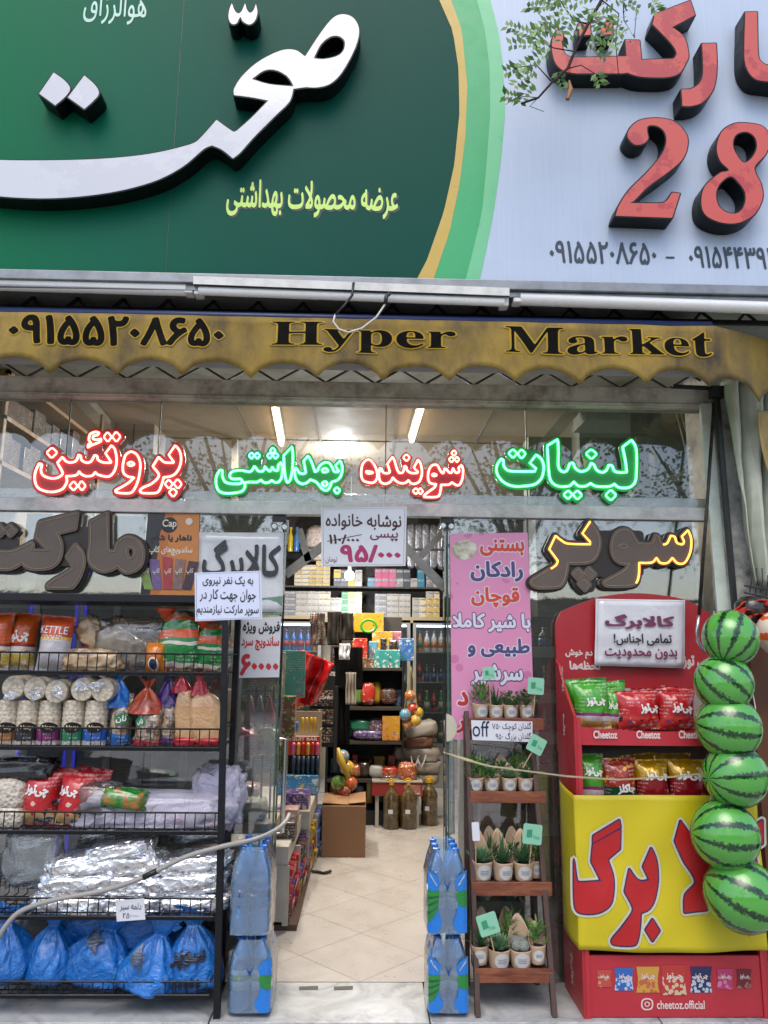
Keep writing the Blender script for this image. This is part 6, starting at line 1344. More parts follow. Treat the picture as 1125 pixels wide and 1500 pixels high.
for gr, of, mt, nm in ((.0155, .0022, YEL2, 'letter_outline'), (.006, .0034, BLB, 'letter_edge'), (0, .0046, REDB, 'red_lettering')):
    o = upright(outline(LW, gr) if gr else LW, Yy, 0, mt, nm, None); me = o.data
    bm = bmesh.new(); bm.from_mesh(me)
    for ax in (0, 2):
        lo = min(v.co[ax] for v in bm.verts); hi = max(v.co[ax] for v in bm.verts); t = lo
        while t < hi:
            t += .03; no = [0, 0, 0]; no[ax] = 1; co = [0, 0, 0]; co[ax] = t
            bmesh.ops.bisect_plane(bm, geom=bm.verts[:] + bm.edges[:] + bm.faces[:], plane_co=co, plane_no=no)
    for v in bm.verts: v.co.y = ty(v.co.x, v.co.z) - .0016 - of
    bm.to_mesh(me); bm.free(); adopt(o, yb)

# ================================================================ WATERMELON BALLS
def melon():
    g = NT('watermelon_print'); x, y, z = g.xyz('Object')
    a = g.math('ARCTAN2', y, x); n1_ = g.noise(9, 4, .6); n2_ = g.noise(34, 4, .65)
    w = g.math('ADD', g.math('MULTIPLY', a, 10.0), g.math('MULTIPLY', g.math('SUBTRACT', n1_, .5), 3.2)); w = g.math('ADD', g.math('SINE', w), g.math('MULTIPLY', g.math('SUBTRACT', n2_, .5), 1.7))
    f = g.ramp(w, [(.5, 0.), (.78, 1.)]); base = g.mix(g.noise(40, 3), '#36822f', '#5fab4a')
    g.link(g.mix(f, base, '#12331a'), g.b.inputs['Base Color']); g.b.inputs['Roughness'].default_value = .17; g.b.inputs['Coat Weight'].default_value = .5; return g.m
MEL = melon(); m = MB(); m.lathe([(math.sin(math.pi * i / 22), -1.03 * math.cos(math.pi * i / 22)) for i in range(1, 22)], (0, 0, 0), 36)
sph = m.mesh('watermelon_ball', MEL, True)
Ym = -.50; sm_ = pxm(Ym)
for (cx, cy, rx, ry, rot, lb) in ((1070, 935, 41, 38, (-.5, -.35, -.8), 'topmost watermelon toy ball, under the red cloth'), (1060, 1001, 41, 37, (-.75, .2, .6), 'second watermelon toy ball from the top, with diagonal stripes'), (1067, 1065, 45, 41, (.95, -.2, -.12), 'third watermelon toy ball from the top, sideways stripes'), (1077, 1136, 44, 42, (-.95, -.25, -.05), 'fourth watermelon toy ball, at the top edge of the yellow banner'), (1062, 1223, 46, 42, (.97, -.1, -.05), 'fifth watermelon toy ball, over the yellow banner'), (1086, 1311, 48, 47, (.85, -.3, -.4), 'lowest watermelon toy ball, with a red nozzle underneath')):
    c = U(cx, cy, Ym); o = bpy.data.objects.new('watermelon_ball', sph); COL.objects.link(o); o.location = c; o.rotation_euler = Vector(rot).to_track_quat('Z', 'Y').to_euler(); o.scale = (ry * sm_, rx * sm_, (rx + ry) / 2 * sm_)
    tag(o, lb, 'toy ball', 'column of watermelon toy balls')
m = MB(); c = U(1089, 1360, Ym); m.tube([c + Vector((0, 0, .03)), c + Vector((.004, -.01, -.005)), c + Vector((.02, -.015, -.02))], .008, 6); m.bar(c + Vector((-.02, -.01, -.004)), c + Vector((.03, -.012, -.018)), .012, .004)
tag(m.build('red_nozzle', mat('red_rubber', '#a8281c', .4)), 'small red nozzle hanging under the lowest watermelon ball', 'nozzle')
m = MB(); pts = [U(x, y, Ym + .12) for x, y in ((1046, 895), (1040, 1000), (1043, 1100), (1040, 1230), (1060, 1320))]; m.tube(pts, .003, 5); m.tube([U(1100, 1000, Ym + .1), U(1107, 1040, Ym + .05), U(1110, 1068, Ym + .08)], .003, 5)
tag(m.build('hanging_string', mat('white_cord', '#b9b9b9', .5)), 'thin pale net cord holding the column of watermelon balls', 'cord')
# strap from the door handle along the rack and the stand
m = MB(); P = [U(*p) for p in ((652, 1102, .04), (668, 1108, -.10), (690, 1115, -.30), (715, 1122, -.415), (760, 1128, -.425), (830, 1137, -.43), (905, 1142, -.43), (985, 1138, -.43), (1040, 1132, -.42), (1130, 1124, -.35), (1190, 1118, -.3))]
for a, b in zip(P, P[1:]): m.bar(a, b + (b - a) * .02, .004, .024 if a.x < U(850, 0, -.4).x else .016, (0, 1, 0))
MBs = m; tag(m.build('pale_strap', mat('strap_webbing', '#9c9474', .7, var=.15, vs=30)), 'pale beige strap pulled across the plant rack and the red stand', 'strap')

# ================================================================ BRANCH OVER THE SIGN
BARK = mat('bark', '#2e241c', .85, var=.3, vs=25, bump=.3); LEAF = [mat('leaf_green', '#57802b', .5, var=.35, vs=12), mat('leaf_dark', '#37591a', .5, var=.3, vs=12)]
br = thing('tree_branch', 'hanging leafy tree branch in front of the red letters on the white sign panel', 'branch', U(880, 0, -1.0))
Yt = -1.0; rnd = random.Random(11); BP = lambda l, dy=0: [U(560 + x / 1.991, y / 1.991, Yt + dy) for x, y in l]
twigs = [([(650, -120), (640, 0), (600, 70), (570, 130), (540, 200), (495, 240), (455, 285), (405, 302)], .009), ([(600, 70), (560, 60), (530, 20), (500, -30)], .004), ([(560, 150), (500, 140), (440, 110), (385, 100)], .003), ([(495, 240), (450, 190), (400, 195)], .003), ([(640, 0), (690, 40), (680, 120), (690, 230)], .003), ([(700, -40), (705, 60), (735, 110), (742, 20)], .0025), ([(455, 285), (430, 310), (472, 326)], .002), ([(455, 285), (400, 280), (360, 305)], .002), ([(540, 200), (580, 190), (620, 215)], .003), ([(640, 0), (600, -20), (540, -60)], .005), ([(640, -20), (720, -30), (790, 0)], .004)]
m = MB()
for l, r in twigs: p = BP(l, rnd.uniform(-.05, .05)); m.tube(p, [r * (1 - .6 * i / len(p)) for i in range(len(p))], 6)
m.build('twigs', BARK, br, smooth=True)
m = MB()
def pinnate(p0, d, L, n):
    d = d.normalized(); s = d.cross(Vector((0, 1, 0))).normalized()
    for k in range(n):
        t = (k + 1) / n; p = p0 + d * L * t + Vector((0, 0, -.12 * L * t * t))
        for sg in (-1, 1):
            ld = (s * sg + d * .5 + Vector((0, rnd.uniform(-.5, .3), rnd.uniform(-.2, .1)))).normalized(); w = ld.cross(Vector((rnd.uniform(-.4, .4), -1, rnd.uniform(-.6, .6)))).normalized(); l_ = .044 * rnd.uniform(.7, 1.1); ww = .0095
            m.m(0 if rnd.random() < .65 else 1); m.add([p, p + ld * l_ * .45 + w * ww, p + ld * l_, p + ld * l_ * .45 - w * ww], [(0, 1, 2, 3)])
for (x, y, dx, dy, L, n) in ((500, 140, -1, .05, .24, 9), (470, 120, -.9, -.35, .22, 9), (490, 150, -.8, .5, .2, 8), (520, 20, -.5, -.3, .2, 8), (540, 40, -.9, .3, .18, 8), (560, 30, -.4, .8, .15, 7), (580, 0, -.8, -.1, .2, 8), (600, 90, .9, .25, .16, 7), (590, 110, .8, .6, .14, 6), (600, 60, .7, -.3, .13, 6), (450, 200, -.6, .5, .16, 7), (440, 230, -.5, .9, .14, 6), (410, 290, -.8, -.2, .10, 5), (430, 190, -1, .2, .12, 6), (510, 200, .3, .8, .09, 5), (620, 205, .4, .9, .07, 4), (640, -20, -.9, .2, .22, 8), (620, 20, -.6, .6, .18, 7), (670, -10, .8, .2, .14, 6), (560, -20, -.9, .4, .22, 9), (500, 60, -.7, .7, .15, 7), (530, 90, -1, .2, .2, 8), (600, 20, .2, .9, .16, 7), (640, 60, .8, .4, .12, 6), (780, 0, .5, .6, .06, 4)):
    p = BP([(x, y)], rnd.uniform(-.12, .06))[0]; pinnate(p, Vector((dx, rnd.uniform(-.3, .3), -dy)), L * .8, n)
for k in range(60): p = BP([(rnd.uniform(640, 740), rnd.uniform(-20, 130))], rnd.uniform(-.05, .05))[0]; a = rnd.random() * 6.28; l_ = .012; m.m(1); m.add([p, p + Vector((l_ * math.cos(a), 0, l_ * math.sin(a))), p + Vector((l_ * math.cos(a + .7), .004, l_ * math.sin(a + .7)))], [(0, 1, 2)])
m.build('leaves', LEAF, br)
m = MB(); p = BP([(545, 235), (540, 290)]); m.tube([p[0], p[0].lerp(p[1], .5) + Vector((.01, 0, 0)), p[1]], [.004, .012, .009], 6); m.m(0); m.build('seed_pod', mat('dry_pod', '#8a6236', .7, var=.3), br)
# ================================================================ INSIDE THE SHOP
rnd = random.Random(21)
LAMPM = mat('lit_tube', '#ffd9a0', .4, var=0, emit=7.0)
def tubelight(p, q, label):
    a, b = UZ(*p, 3.27), UZ(*q, 3.27); b.x = a.x + (b.x - a.x); c = (a + b) / 2; L = thing('ceiling_lamp', label, 'ceiling lamp', c, 'lit tube lamps on the shop ceiling')
    m = MB(); m.tube([a, b], .022, 10); m.build('lit_tube', LAMPM, L, smooth=True)
    m = MB(); m.bar(a + Vector((0, 0, .035)), b + Vector((0, 0, .035)), .06, .03); m.build('batten', HOUS, L)
    ld = bpy.data.lights.new('tube_light', 'AREA'); ld.shape = 'RECTANGLE'; ld.size = .12; ld.size_y = (b - a).length; ld.energy = 46; ld.color = (1, .90, .76)
    lo = bpy.data.objects.new('tube_light', ld); COL.objects.link(lo); lo.parent = L; lo.location = (0, 0, -.03); d = b - a; lo.rotation_euler = (0, 0, math.atan2(d.y, d.x) - math.pi / 2)
tubelight((403, 600), (412, 650), 'warm lit tube lamp on the ceiling above the long green neon word')
tubelight((620, 588), (603, 645), 'warm lit tube lamp on the ceiling above the small red neon word')
def bulb(p, Y, r, W_, col, label):
    c = U(*p, Y); L = thing('hanging_bulb', label, 'bulb', c, 'white lit bulbs inside the shop')
    m = MB(); m.lathe([(r * math.sin(math.pi * i / 10), -r * math.cos(math.pi * i / 10)) for i in range(1, 10)], c, 16); m.build('bulb_glass', mat('lit_bulb', '#eef4ff', .4, var=0, emit=14.), L, smooth=True)
    m = MB(); m.tube([c + Vector((0, 0, r * .8)), c + Vector((0, 0, r * 1.9))], r * .4, 10); m.tube([c + Vector((0, 0, r)), (c.x, c.y, 3.31)], .004, 6); m.build('socket', mat('socket_white', '#b9b9b5', .5), L)
    ld = bpy.data.lights.new('bulb_light', 'POINT'); ld.energy = W_; ld.color = col; ld.shadow_soft_size = r
    lo = bpy.data.objects.new('bulb_light', ld); COL.objects.link(lo); lo.parent = L; lo.location = (0, 0, -r * 2.2)
bulb((498, 660), 2.9, .075, 20, (.9, .95, 1), 'large white lit bulb above the green neon word near the door')
bulb((512, 843), 3.9, .05, 40, (.95, .97, 1), 'small white lit bulb in front of the cigarette shelves')
def gbox(px, Y, dep, mt, name, label, cat='box', group=None, rot=0, bev=.003, parent=None):
    x0, y0, x1, y1 = px; a, b = U(x0, (y0 + y1) / 2, Y), U(x1, (y0 + y1) / 2, Y); t, d = U((x0 + x1) / 2, y0, Y).z, U((x0 + x1) / 2, y1, Y).z
    m = MB(); m.box(a.x, b.x, Y, Y + dep, d, t); o = m.build(name, mt, parent, bevel=bev)
    if not parent: tag(o, label, cat, group); rebase(o, ((a.x + b.x) / 2, Y + dep / 2, d))
    return o
def prn(name, base, cols, sc=24, th=.45, lo=0., hi=1., rough=.35): return bands(name, [(0, base), (1, base)], rough=rough, spots=(lo, hi, cols, sc, th), bump=.1)
# ---- back wall: ledge, cigarette shelves, fridges
YB = 5.0
DKSH = mat('dark_shelf', '#332d28', .6, var=.2); BEI = mat('beige_ledge', '#8f8064', .6, var=.12)
zl = U(560, 903, YB).z; zs_ = U(560, 858, YB).z; zr3 = U(560, 818, YB).z
cab = thing('wall_shelves', 'dark wall shelves over the fridges, stacked with cigarette packs', 'wall shelf', (0, YB, zl))
m = MB(); m.box(-2.5, 2.5, YB, 5.58, zl - .07, zl); m.build('ledge', BEI, cab); m = MB(); m.box(-2.5, 2.5, YB + .12, 5.58, zs_ - .02, zs_); m.box(-2.5, 2.5, YB + .12, 5.58, zr3 + .12, zr3 + .14); m.build('shelf_board', DKSH, cab)
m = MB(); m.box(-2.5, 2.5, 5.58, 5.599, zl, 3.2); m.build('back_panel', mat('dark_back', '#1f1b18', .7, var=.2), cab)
CG = [('white', prn('pack_white', '#8f8b84', ['#a5a098', '#7d7f88', '#8a5a54', '#6d6a66'], 16, .3)), ('cream', prn('pack_cream', '#b0a68f', ['#8f2a2a', '#b8b0a2', '#6d6a70'], 22, .25)), ('grey', prn('pack_grey', '#686a72', ['#8a8a90', '#4a4c55'], 18, .35)), ('gold', prn('pack_gold', '#a38a4a', ['#c4b48a', '#7a5a2a'], 20, .3)), ('green', mat('pack_green', '#1f7a46', .45, var=.15)), ('teal', mat('pack_teal', '#1d6a86', .45, var=.15)), ('magenta', mat('pack_magenta', '#a03a66', .45, var=.15)), ('yellow', mat('pack_yellow', '#b59a2c', .45, var=.15)), ('dark', mat('pack_dark', '#2c3440', .45, var=.2))]
PROTO = {}
def cig(k, x, y, z, w, h, where):
    key = (k, round(w, 3), round(h, 3))
    if key not in PROTO:
        m = MB(); m.box(-w / 2, w / 2, 0, .09, 0, h); m.m(1); m.box(-w / 2 + .006, w / 2 - .006, -.002, 0, h * .62, h * .85)
        PROTO[key] = m.mesh('cigarette_pack', [CG[k][1], CG[2 if k != 2 else 0][1]])
    o = bpy.data.objects.new('cigarette_pack', PROTO[key]); COL.objects.link(o); o.location = (x, y, z); o.rotation_euler = (0, 0, rnd.uniform(-.05, .05))
    tag(o, '%s cigarette pack %s' % (CG[k][0], where), 'cigarette pack', '%s cigarette packs %s' % (CG[k][0], where))
s5 = pxm(YB)
def stackrow(xa, xb, pw, ph, z, nmax, ks, where, Y=YB):
    x = xa
    while x + pw <= xb + 1:
        n = nmax - (rnd.random() < .25) - (rnd.random() < .1); k = rnd.choice(ks)
        for j in range(max(1, n)):
            if rnd.random() < .2: k = rnd.choice(ks)
            c = U(x + pw / 2, 880, Y); cig(k, c.x, Y + rnd.uniform(0, .02), z + j * (ph * s5 + .001), pw * s5 * .96, ph * s5, where)
        x += pw
w1, w2 = 'stacked on the ledge above the fridges', 'stacked on the dark upper wall shelf'
stackrow(352, 412, 17, 8.5, zl, 4, [0, 1, 2], w1); stackrow(416, 500, 17, 8.5, zl, 4, [0, 0, 1, 2], w1); stackrow(500, 530, 10, 8.5, zl, 4, [7, 0, 4, 3], w1); stackrow(549, 602, 17.5, 8, zl, 4, [0, 0, 0, 2], w1); stackrow(604, 646, 10, 9, zl, 4, [0, 0, 1, 3], w1); stackrow(662, 740, 17, 8.5, zl, 3, [0, 1], w1)
stackrow(430, 486, 10.5, 6, zs_, 6, [3, 3, 1], w2, YB + .13); stackrow(488, 536, 10.5, 12, zs_, 2, [5, 7, 2, 8, 0], w2, YB + .13); stackrow(538, 622, 10.5, 13, zs_, 2, [4, 5, 6, 0, 2, 8], w2, YB + .13); stackrow(624, 646, 10, 12, zs_, 2, [0, 2], w2, YB + .13); stackrow(350, 410, 12, 12, zs_, 2, [0, 6, 5], w2, YB + .13)
Yt = YB + .14; z3 = zr3 + .14
for bx, mt, nm, lb, ct in (((421, 772, 429, 808), PB('yellow_bottle', '#b8a020'), 'spray_bottle', 'yellow bottle on the top wall shelf beside the glass edge', 'bottle'), ((430, 772, 438, 808), PB('blue_bottle', '#2f6fae'), 'spray_bottle', 'blue bottle on the top wall shelf next to the yellow one', 'bottle')):
    c = U((bx[0] + bx[2]) / 2, bx[3], Yt); m = MB(); r = 4 * s5; h = (bx[3] - bx[1]) * s5; m.lathe([(r, 0), (r, h * .6), (r * .4, h * .78), (r * .4, h * .9), (r * .6, h * .9), (r * .6, h)], c, 12); tag(m.build(nm, mt, smooth=True, auto=40), lb, ct)
blob((450, 768, 494, 822), Yt, .25, bread_mat('pink_sachets', '#8a5f55', '#b39a92', '#a9a39d', 30), 'tissue_pack', 'pinkish bulk pack on the top wall shelf behind the brace bars', 'pack', seed=71, rough=.1)
for i in range(5): blob((596 + i * 11, 768, 608 + i * 11, 832), Yt + .01 * (i % 2), .1, mat('silver_sachet', '#8b8c94', .3, .5, var=.4, vs=30, bump=.6, bs=30), 'sachet_strip', 'hanging strip of silver sachets under the ceiling behind the door brace', 'sachet strip', 'hanging strips of silver sachets', seed=72 + i, rough=.12)
def fridge(xa, xb, yt, yb, label, seed, Y=5.0):
    a, b = U(xa, 950, Y), U(xb, 950, Y); zt2 = U(560, yt, Y).z; T = thing('drinks_fridge', label, 'fridge', ((a.x + b.x) / 2, Y + .3, 0), 'drinks fridges along the back wall')
    m = MB(); t = .035; m.box(a.x, a.x + t, Y, 5.57, 0, zt2); m.box(b.x - t, b.x, Y, 5.57, 0, zt2); m.box(a.x + t, b.x - t, Y, 5.57, zt2 - .05, zt2); m.box(a.x + t, b.x - t, Y, 5.57, 0, .35); m.build('cabinet', mat('fridge_frame', '#8b8a85', .4, .3, var=.1), T)
    m = MB(); m.box(a.x + t, b.x - t, 5.52, 5.565, .35, zt2 - .05); m.build('back_liner', mat('fridge_liner', '#9fb0bd', .5, var=.1), T)
    m = MB(); zz = [zt2 - .36 - .34 * k for k in range(4)]
    for z in zz: m.box(a.x + t, b.x - t, Y + .06, 5.51, z - .012, z)
    m.build('shelf', mat('fridge_shelf', '#70808a', .4, .3), T)
    m = MB(); m.box(a.x + t + .01, b.x - t - .01, Y + .03, Y + .06, zt2 - .075, zt2 - .055); m.build('fridge_lamp', mat('fridge_glow', '#cfe4ff', .4, var=0, emit=3.5), T)
    m = MB(); m.box(a.x + t, b.x - t, Y + .006, Y + .010, .35, zt2 - .05); m.build('door_pane', film('fridge_glass', '#9aa6a6', .04, .02, .02, 0), T)
    return a.x + t, b.x - t, zz, Y
BOTC = [('blue', PB('drink_blue', '#2a5aa0', .3)), ('green', PB('drink_green', '#1e6a3a', .3)), ('red', PB('drink_red', '#a02a26', .3)), ('white', PB('drink_white', '#b9b6ae', .2)), ('dark', PB('drink_dark', '#22201f', .3)), ('orange', PB('drink_orange', '#b8702a', .3))]
BP_ = {}
def bottle(k, x, y, z, h, r, where):
    key = (k, round(h, 2))
    if key not in BP_:
        m = MB(); m.lathe([(r * .9, 0), (r, .01), (r, h * .55), (r * .9, h * .65), (r * .36, h * .82), (r * .36, h * .9)], (0, 0, 0), 10); m.m(1); m.lathe([(r * .42, h * .9), (r * .42, h)], (0, 0, 0), 10); m.m(1); m.lathe([(r * 1.02, h * .2), (r * 1.02, h * .48)], (0, 0, 0), 10)
        BP_[key] = m.mesh('drink_bottle', [BOTC[k][1], BOTC[(k + 2) % 6][1]], True)
    o = bpy.data.objects.new('drink_bottle', BP_[key]); COL.objects.link(o); o.location = (x, y, z); tag(o, '%s drink bottle %s' % (BOTC[k][0], where), 'bottle', '%s drink bottles %s' % (BOTC[k][0], where))
for xa, xb, lb, wh, sets in ((352, 470, 'grey drinks fridge partly behind the offer notice and hanging cloths', 'in the fridge behind the hanging cloths', ([0, 0, 5], [3, 5, 2], [0, 1], [4, 1])), (540, 601, 'grey drinks fridge behind the stacked snack boxes', 'in the fridge behind the snack boxes', ([5, 3, 2], [0, 3, 0], [0, 1], [0, 1])), (605, 690, 'grey drinks fridge beside the stacked rice sacks', 'in the fridge beside the rice sacks', ([3, 3, 5], [4, 4, 2], [1, 1, 2], [1, 1, 3]))):
    xl_, xr_, zz, Y = fridge(xa, xb, 908, 1200, lb, 0)
    for z, ks in zip(zz, sets):
        x = xl_ + .05
        while x < xr_ - .03: k = rnd.choice(ks); bottle(k, x, Y + .12 + rnd.uniform(0, .04), z, .24 if k != 4 else .2, .036, wh); x += .085
# ---- black gondola in the middle
YG = 3.15
gx0, gx1 = U(478, 1050, YG).x, U(592, 1050, YG).x; gz = [U(535, y, YG).z for y in (978, 1036, 1086, 1142)]
gd = thing('gondola_shelf', 'black gondola shelf facing the doorway, full of toys and boxes', 'shelf', ((gx0 + gx1) / 2, YG + .3, 0))
m = MB(); m.box(gx0, gx1, YG + .52, YG + .56, 0, U(535, 900, YG).z); m.build('back_panel', mat('gondola_back', '#3a3735', .6, var=.2), gd); m = MB()
for z in gz: m.box(gx0 + .02, gx1 - .02, YG, YG + .52, z - .025, z)
m.build('shelf_board', DKSH, gd); m = MB(); m.box(gx0, gx0 + .02, YG, YG + .52, 0, gz[0]); m.box(gx1 - .02, gx1, YG, YG + .52, 0, gz[0]); m.box(gx0 + .02, gx1 - .02, YG + .02, YG + .05, 0, .12); m.build('side_panel', BLACK, gd)
P1 = prn('snack_yellow', '#b8901f', ['#b5652a', '#c9bfa8', '#3a7aa8'], 18, .5); P2 = prn('snack_teal', '#2f8a8a', ['#c98a2a', '#bfc4b8', '#2f7a9a'], 20, .45); P3 = prn('snack_red', '#a8251f', ['#c9bfae', '#c0821f', '#7a1414'], 22, .4); P4 = prn('toy_pink', '#b06a7a', ['#c9bfb0', '#8a2a4a', '#c99a5a'], 22, .4)
for i, (bx, dy, mt, lb) in enumerate((((545, 925, 575, 957), .30, P1, 'yellow snack box with a round picture, at the top of the gondola'), ((548, 952, 570, 979), .10, P2, 'teal box on the top gondola deck beside the red box'), ((569, 952, 586, 979), .12, P2, 'teal box at the corner end of the top gondola deck'), ((516, 935, 538, 965), .15, P3, 'red patterned box above the black garment'), ((516, 964, 548, 979), .12, prn('wafer_box', '#6a4a34', ['#b59a7a', '#3a2a20'], 30, .5), 'low brown wafer box on the top gondola deck'), ((572, 925, 588, 950), .35, P4, 'pink box behind the yellow snack box'), ((518, 898, 562, 926), .40, prn('carton_yellow', '#b5921c', ['#a8341f', '#7a5a1c'], 16, .25), 'long yellow carton at the very top of the gondola'), ((584, 935, 606, 968), .2, prn('blue_pouch', '#2f5aa0', ['#b5b9c0', '#2a7a5a', '#6aa0c0'], 24, .5), 'blue and white packets hanging at the gondola corner'),
        ((560, 1049, 586, 1085), .02, prn('orange_box', '#b5841f', ['#b3aFa2', '#b5541f', '#2f7aa8'], 20, .45, 0, .8), 'orange and white box with a picture on the middle gondola shelf'), ((577, 1010, 588, 1034), .2, prn('blue_carton', '#5f86a8', ['#b3b9bd', '#35587a'], 20, .4), 'pale blue carton standing at the end of the upper gondola shelf'))):
    gbox(bx, YG + dy, .12, mt, 'goods_box', lb, 'box', 'boxes on the gondola shelf')
def ball(px, Y, r, mt, name, label, cat, group, sc=(1, 1, 1)):
    c = U(*px, Y); m = MB(); rr_ = r * pxm(Y); m.lathe([(rr_ * math.sin(math.pi * i / 12) * sc[0], -rr_ * math.cos(math.pi * i / 12) * sc[2]) for i in range(1, 12)], (0, 0, 0), 18); o = tag(m.build(name, mt, smooth=True), label, cat, group); o.location = c; o.rotation_euler = (rnd.uniform(-1, 1), rnd.uniform(-1, 1), 0); return o
TOYC = {'yellow': prn('toy_yellow', '#c0981c', ['#a8281f', '#3a6aa0', '#2f8a3f'], 22, .3), 'orange': prn('toy_orange', '#b8561f', ['#c9b45a', '#2f7a8a'], 20, .35), 'red': prn('toy_red', '#a82a1c', ['#c9a03a', '#b9b4a4'], 20, .3), 'blue': prn('toy_blue', '#4f8aa8', ['#c9a83a', '#a8402a'], 20, .35), 'green': prn('toy_green', '#5a8a2f', ['#c0a02f', '#b9b4a4'], 20, .3)}
GB_ = 'small toy balls hanging by the fridge'
for i, (x, y, r, c_, lb) in enumerate(((601, 1019, 8, 'orange', 'orange ball at the top of the hanging ball net'), (605, 1038, 8.5, 'red', 'red ball in the middle of the hanging ball net'), (594, 1047, 8.5, 'blue', 'blue patterned ball in the hanging ball net'), (612, 1044, 8, 'yellow', 'yellow ball on the fridge side of the hanging ball net'), (609, 1055, 8, 'yellow', 'lower yellow ball of the hanging ball net'), (597, 1060, 7, 'orange', 'lowest orange ball of the hanging ball net'))): ball((x, y), YG - .10 + .02 * (i % 2), r, TOYC[c_], 'toy_ball', lb, 'toy ball', GB_)
m = MB()
for dx in (-6, 0, 6): m.tube([U(602, 975, YG - .09), U(602 + dx, 1012, YG - .13), U(602 + dx * 1.6, 1040, YG - .16), U(602 + dx, 1066, YG - .1)], .003, 5)
tag(m.build('ball_net', mat('net_string', '#8a7a3a', .6)), 'thin yellow string net holding the small toy balls', 'net')
for i, (x, y, r, c_, lb) in enumerate(((502, 1108, 9, 'blue', 'blue patterned ball at the top of the heap by the big carton'), (509, 1125, 10, 'yellow', 'yellow ball in the heap by the big carton'), (496, 1147, 10, 'green', 'green ball in the heap by the big carton'), (513, 1148, 10, 'orange', 'large orange ball in the heap by the big carton'), (504, 1160, 9, 'red', 'red ball lowest in the heap by the big carton'))): ball((x, y), 2.5 + .03 * (i % 2), r, TOYC[c_], 'toy_ball', lb, 'toy ball', 'toy balls heaped by the big carton')
m = MB(); m.tube([U(494, 1096, 2.45), U(500, 1115, 2.45), U(511, 1140, 2.42)], [.02, .03, .018], 10); tag(m.build('toy_bat', mat('toy_bat_yellow', '#b3922c', .4), smooth=True), 'yellow toy bat leaning over the ball heap', 'toy bat')
# soft goods on gondola
for i, (bx, dy, mt, nm, lb) in enumerate((((519, 1003, 535, 1032), .1, TOYC['green'], 'toy_bag', 'green and orange toy bag on the upper gondola shelf'), ((530, 1000, 548, 1034), .05, TOYC['red'], 'toy_bag', 'red and yellow toy bag on the upper gondola shelf'), ((546, 999, 557, 1032), .12, mat('toy_yellow_plain', '#b8971f', .5, var=.15), 'toy_bag', 'plain yellow toy bag on the upper gondola shelf'), ((558, 1008, 580, 1032), .1, prn('brown_pouch', '#4a2f22', ['#7a5a3a', '#8a3a2a', '#3a4a6a'], 30, .5), 'snack_pouch', 'dark brown snack pouch on the upper gondola shelf'), ((515, 1054, 541, 1072), .06, mat('green_case', '#1f7a5a', .35, var=.2, coat=.5), 'toy_case', 'rounded green toy case on the middle gondola shelf'), ((541, 1052, 562, 1082), .06, prn('mixed_pouch', '#5a3a52', ['#3a6aa0', '#a84a3a', '#b9b0a0'], 30, .5), 'snack_pouch', 'mixed colour pouch beside the orange and white box'), ((521, 1070, 560, 1085), .02, prn('purple_pouch', '#4a3468', ['#8a7aa0', '#3a2a4a'], 34, .5), 'snack_pouch', 'row of small purple packets at the front of the middle shelf'), ((511, 1120, 527, 1140), .05, prn('snack_net', '#a8542a', ['#c9a05a', '#8a2a1c'], 30, .5), 'snack_pouch', 'orange snack pouch on the lowest gondola shelf'), ((525, 1116, 541, 1140), .06, mat('jar_dark', '#3a3026', .3, var=.4, coat=.5), 'jar', 'dark jar with blue lid on the lowest gondola shelf'), ((542, 1122, 560, 1140), .04, mat('white_pack', '#aaa9a8', .5, var=.2), 'snack_pouch', 'white packet on the lowest gondola shelf'), ((560, 1124, 582, 1140), .04, P3, 'snack_pouch', 'red packet on the lowest gondola shelf'))):
    blob(bx, YG + dy, .12, mt, nm, lb, 'snack' if 'snack' in nm else 'toy', seed=80 + i, rough=.10, sq=.6, nu=22, nv=14)
for zi, (z, hm_) in enumerate(((gz[0], .30), (gz[1], .20), (gz[2], .17), (gz[3], .2), (.13, .26))):
    x = gx0 + .03
    while x < gx1 - .1:
        w_ = rnd.uniform(.05, .11); h_ = hm_ * rnd.uniform(.55, .95); k = rnd.choice(list(TOYC) + ['dark'] * 4); mt_ = TOYC[k] if k != 'dark' else prn('dark_goods', '#241d1a', ['#5a3a2a', '#3a4a6a', '#7a6a4a', '#5a1f1c'], 26, .5)
        m = MB(); m.box(x, x + w_, YG + .26 + rnd.uniform(0, .05), YG + .40, z, z + h_); where = ('top deck', 'upper shelf', 'middle shelf', 'lower shelf', 'floor')[zi]
        tag(m.build('goods_packet', mt_, bevel=.012), '%s goods packet in the back row on the gondola %s' % (k, where), 'packet', '%s back row packets on the gondola %s' % (k, where)); x += w_ + rnd.uniform(.005, .03)
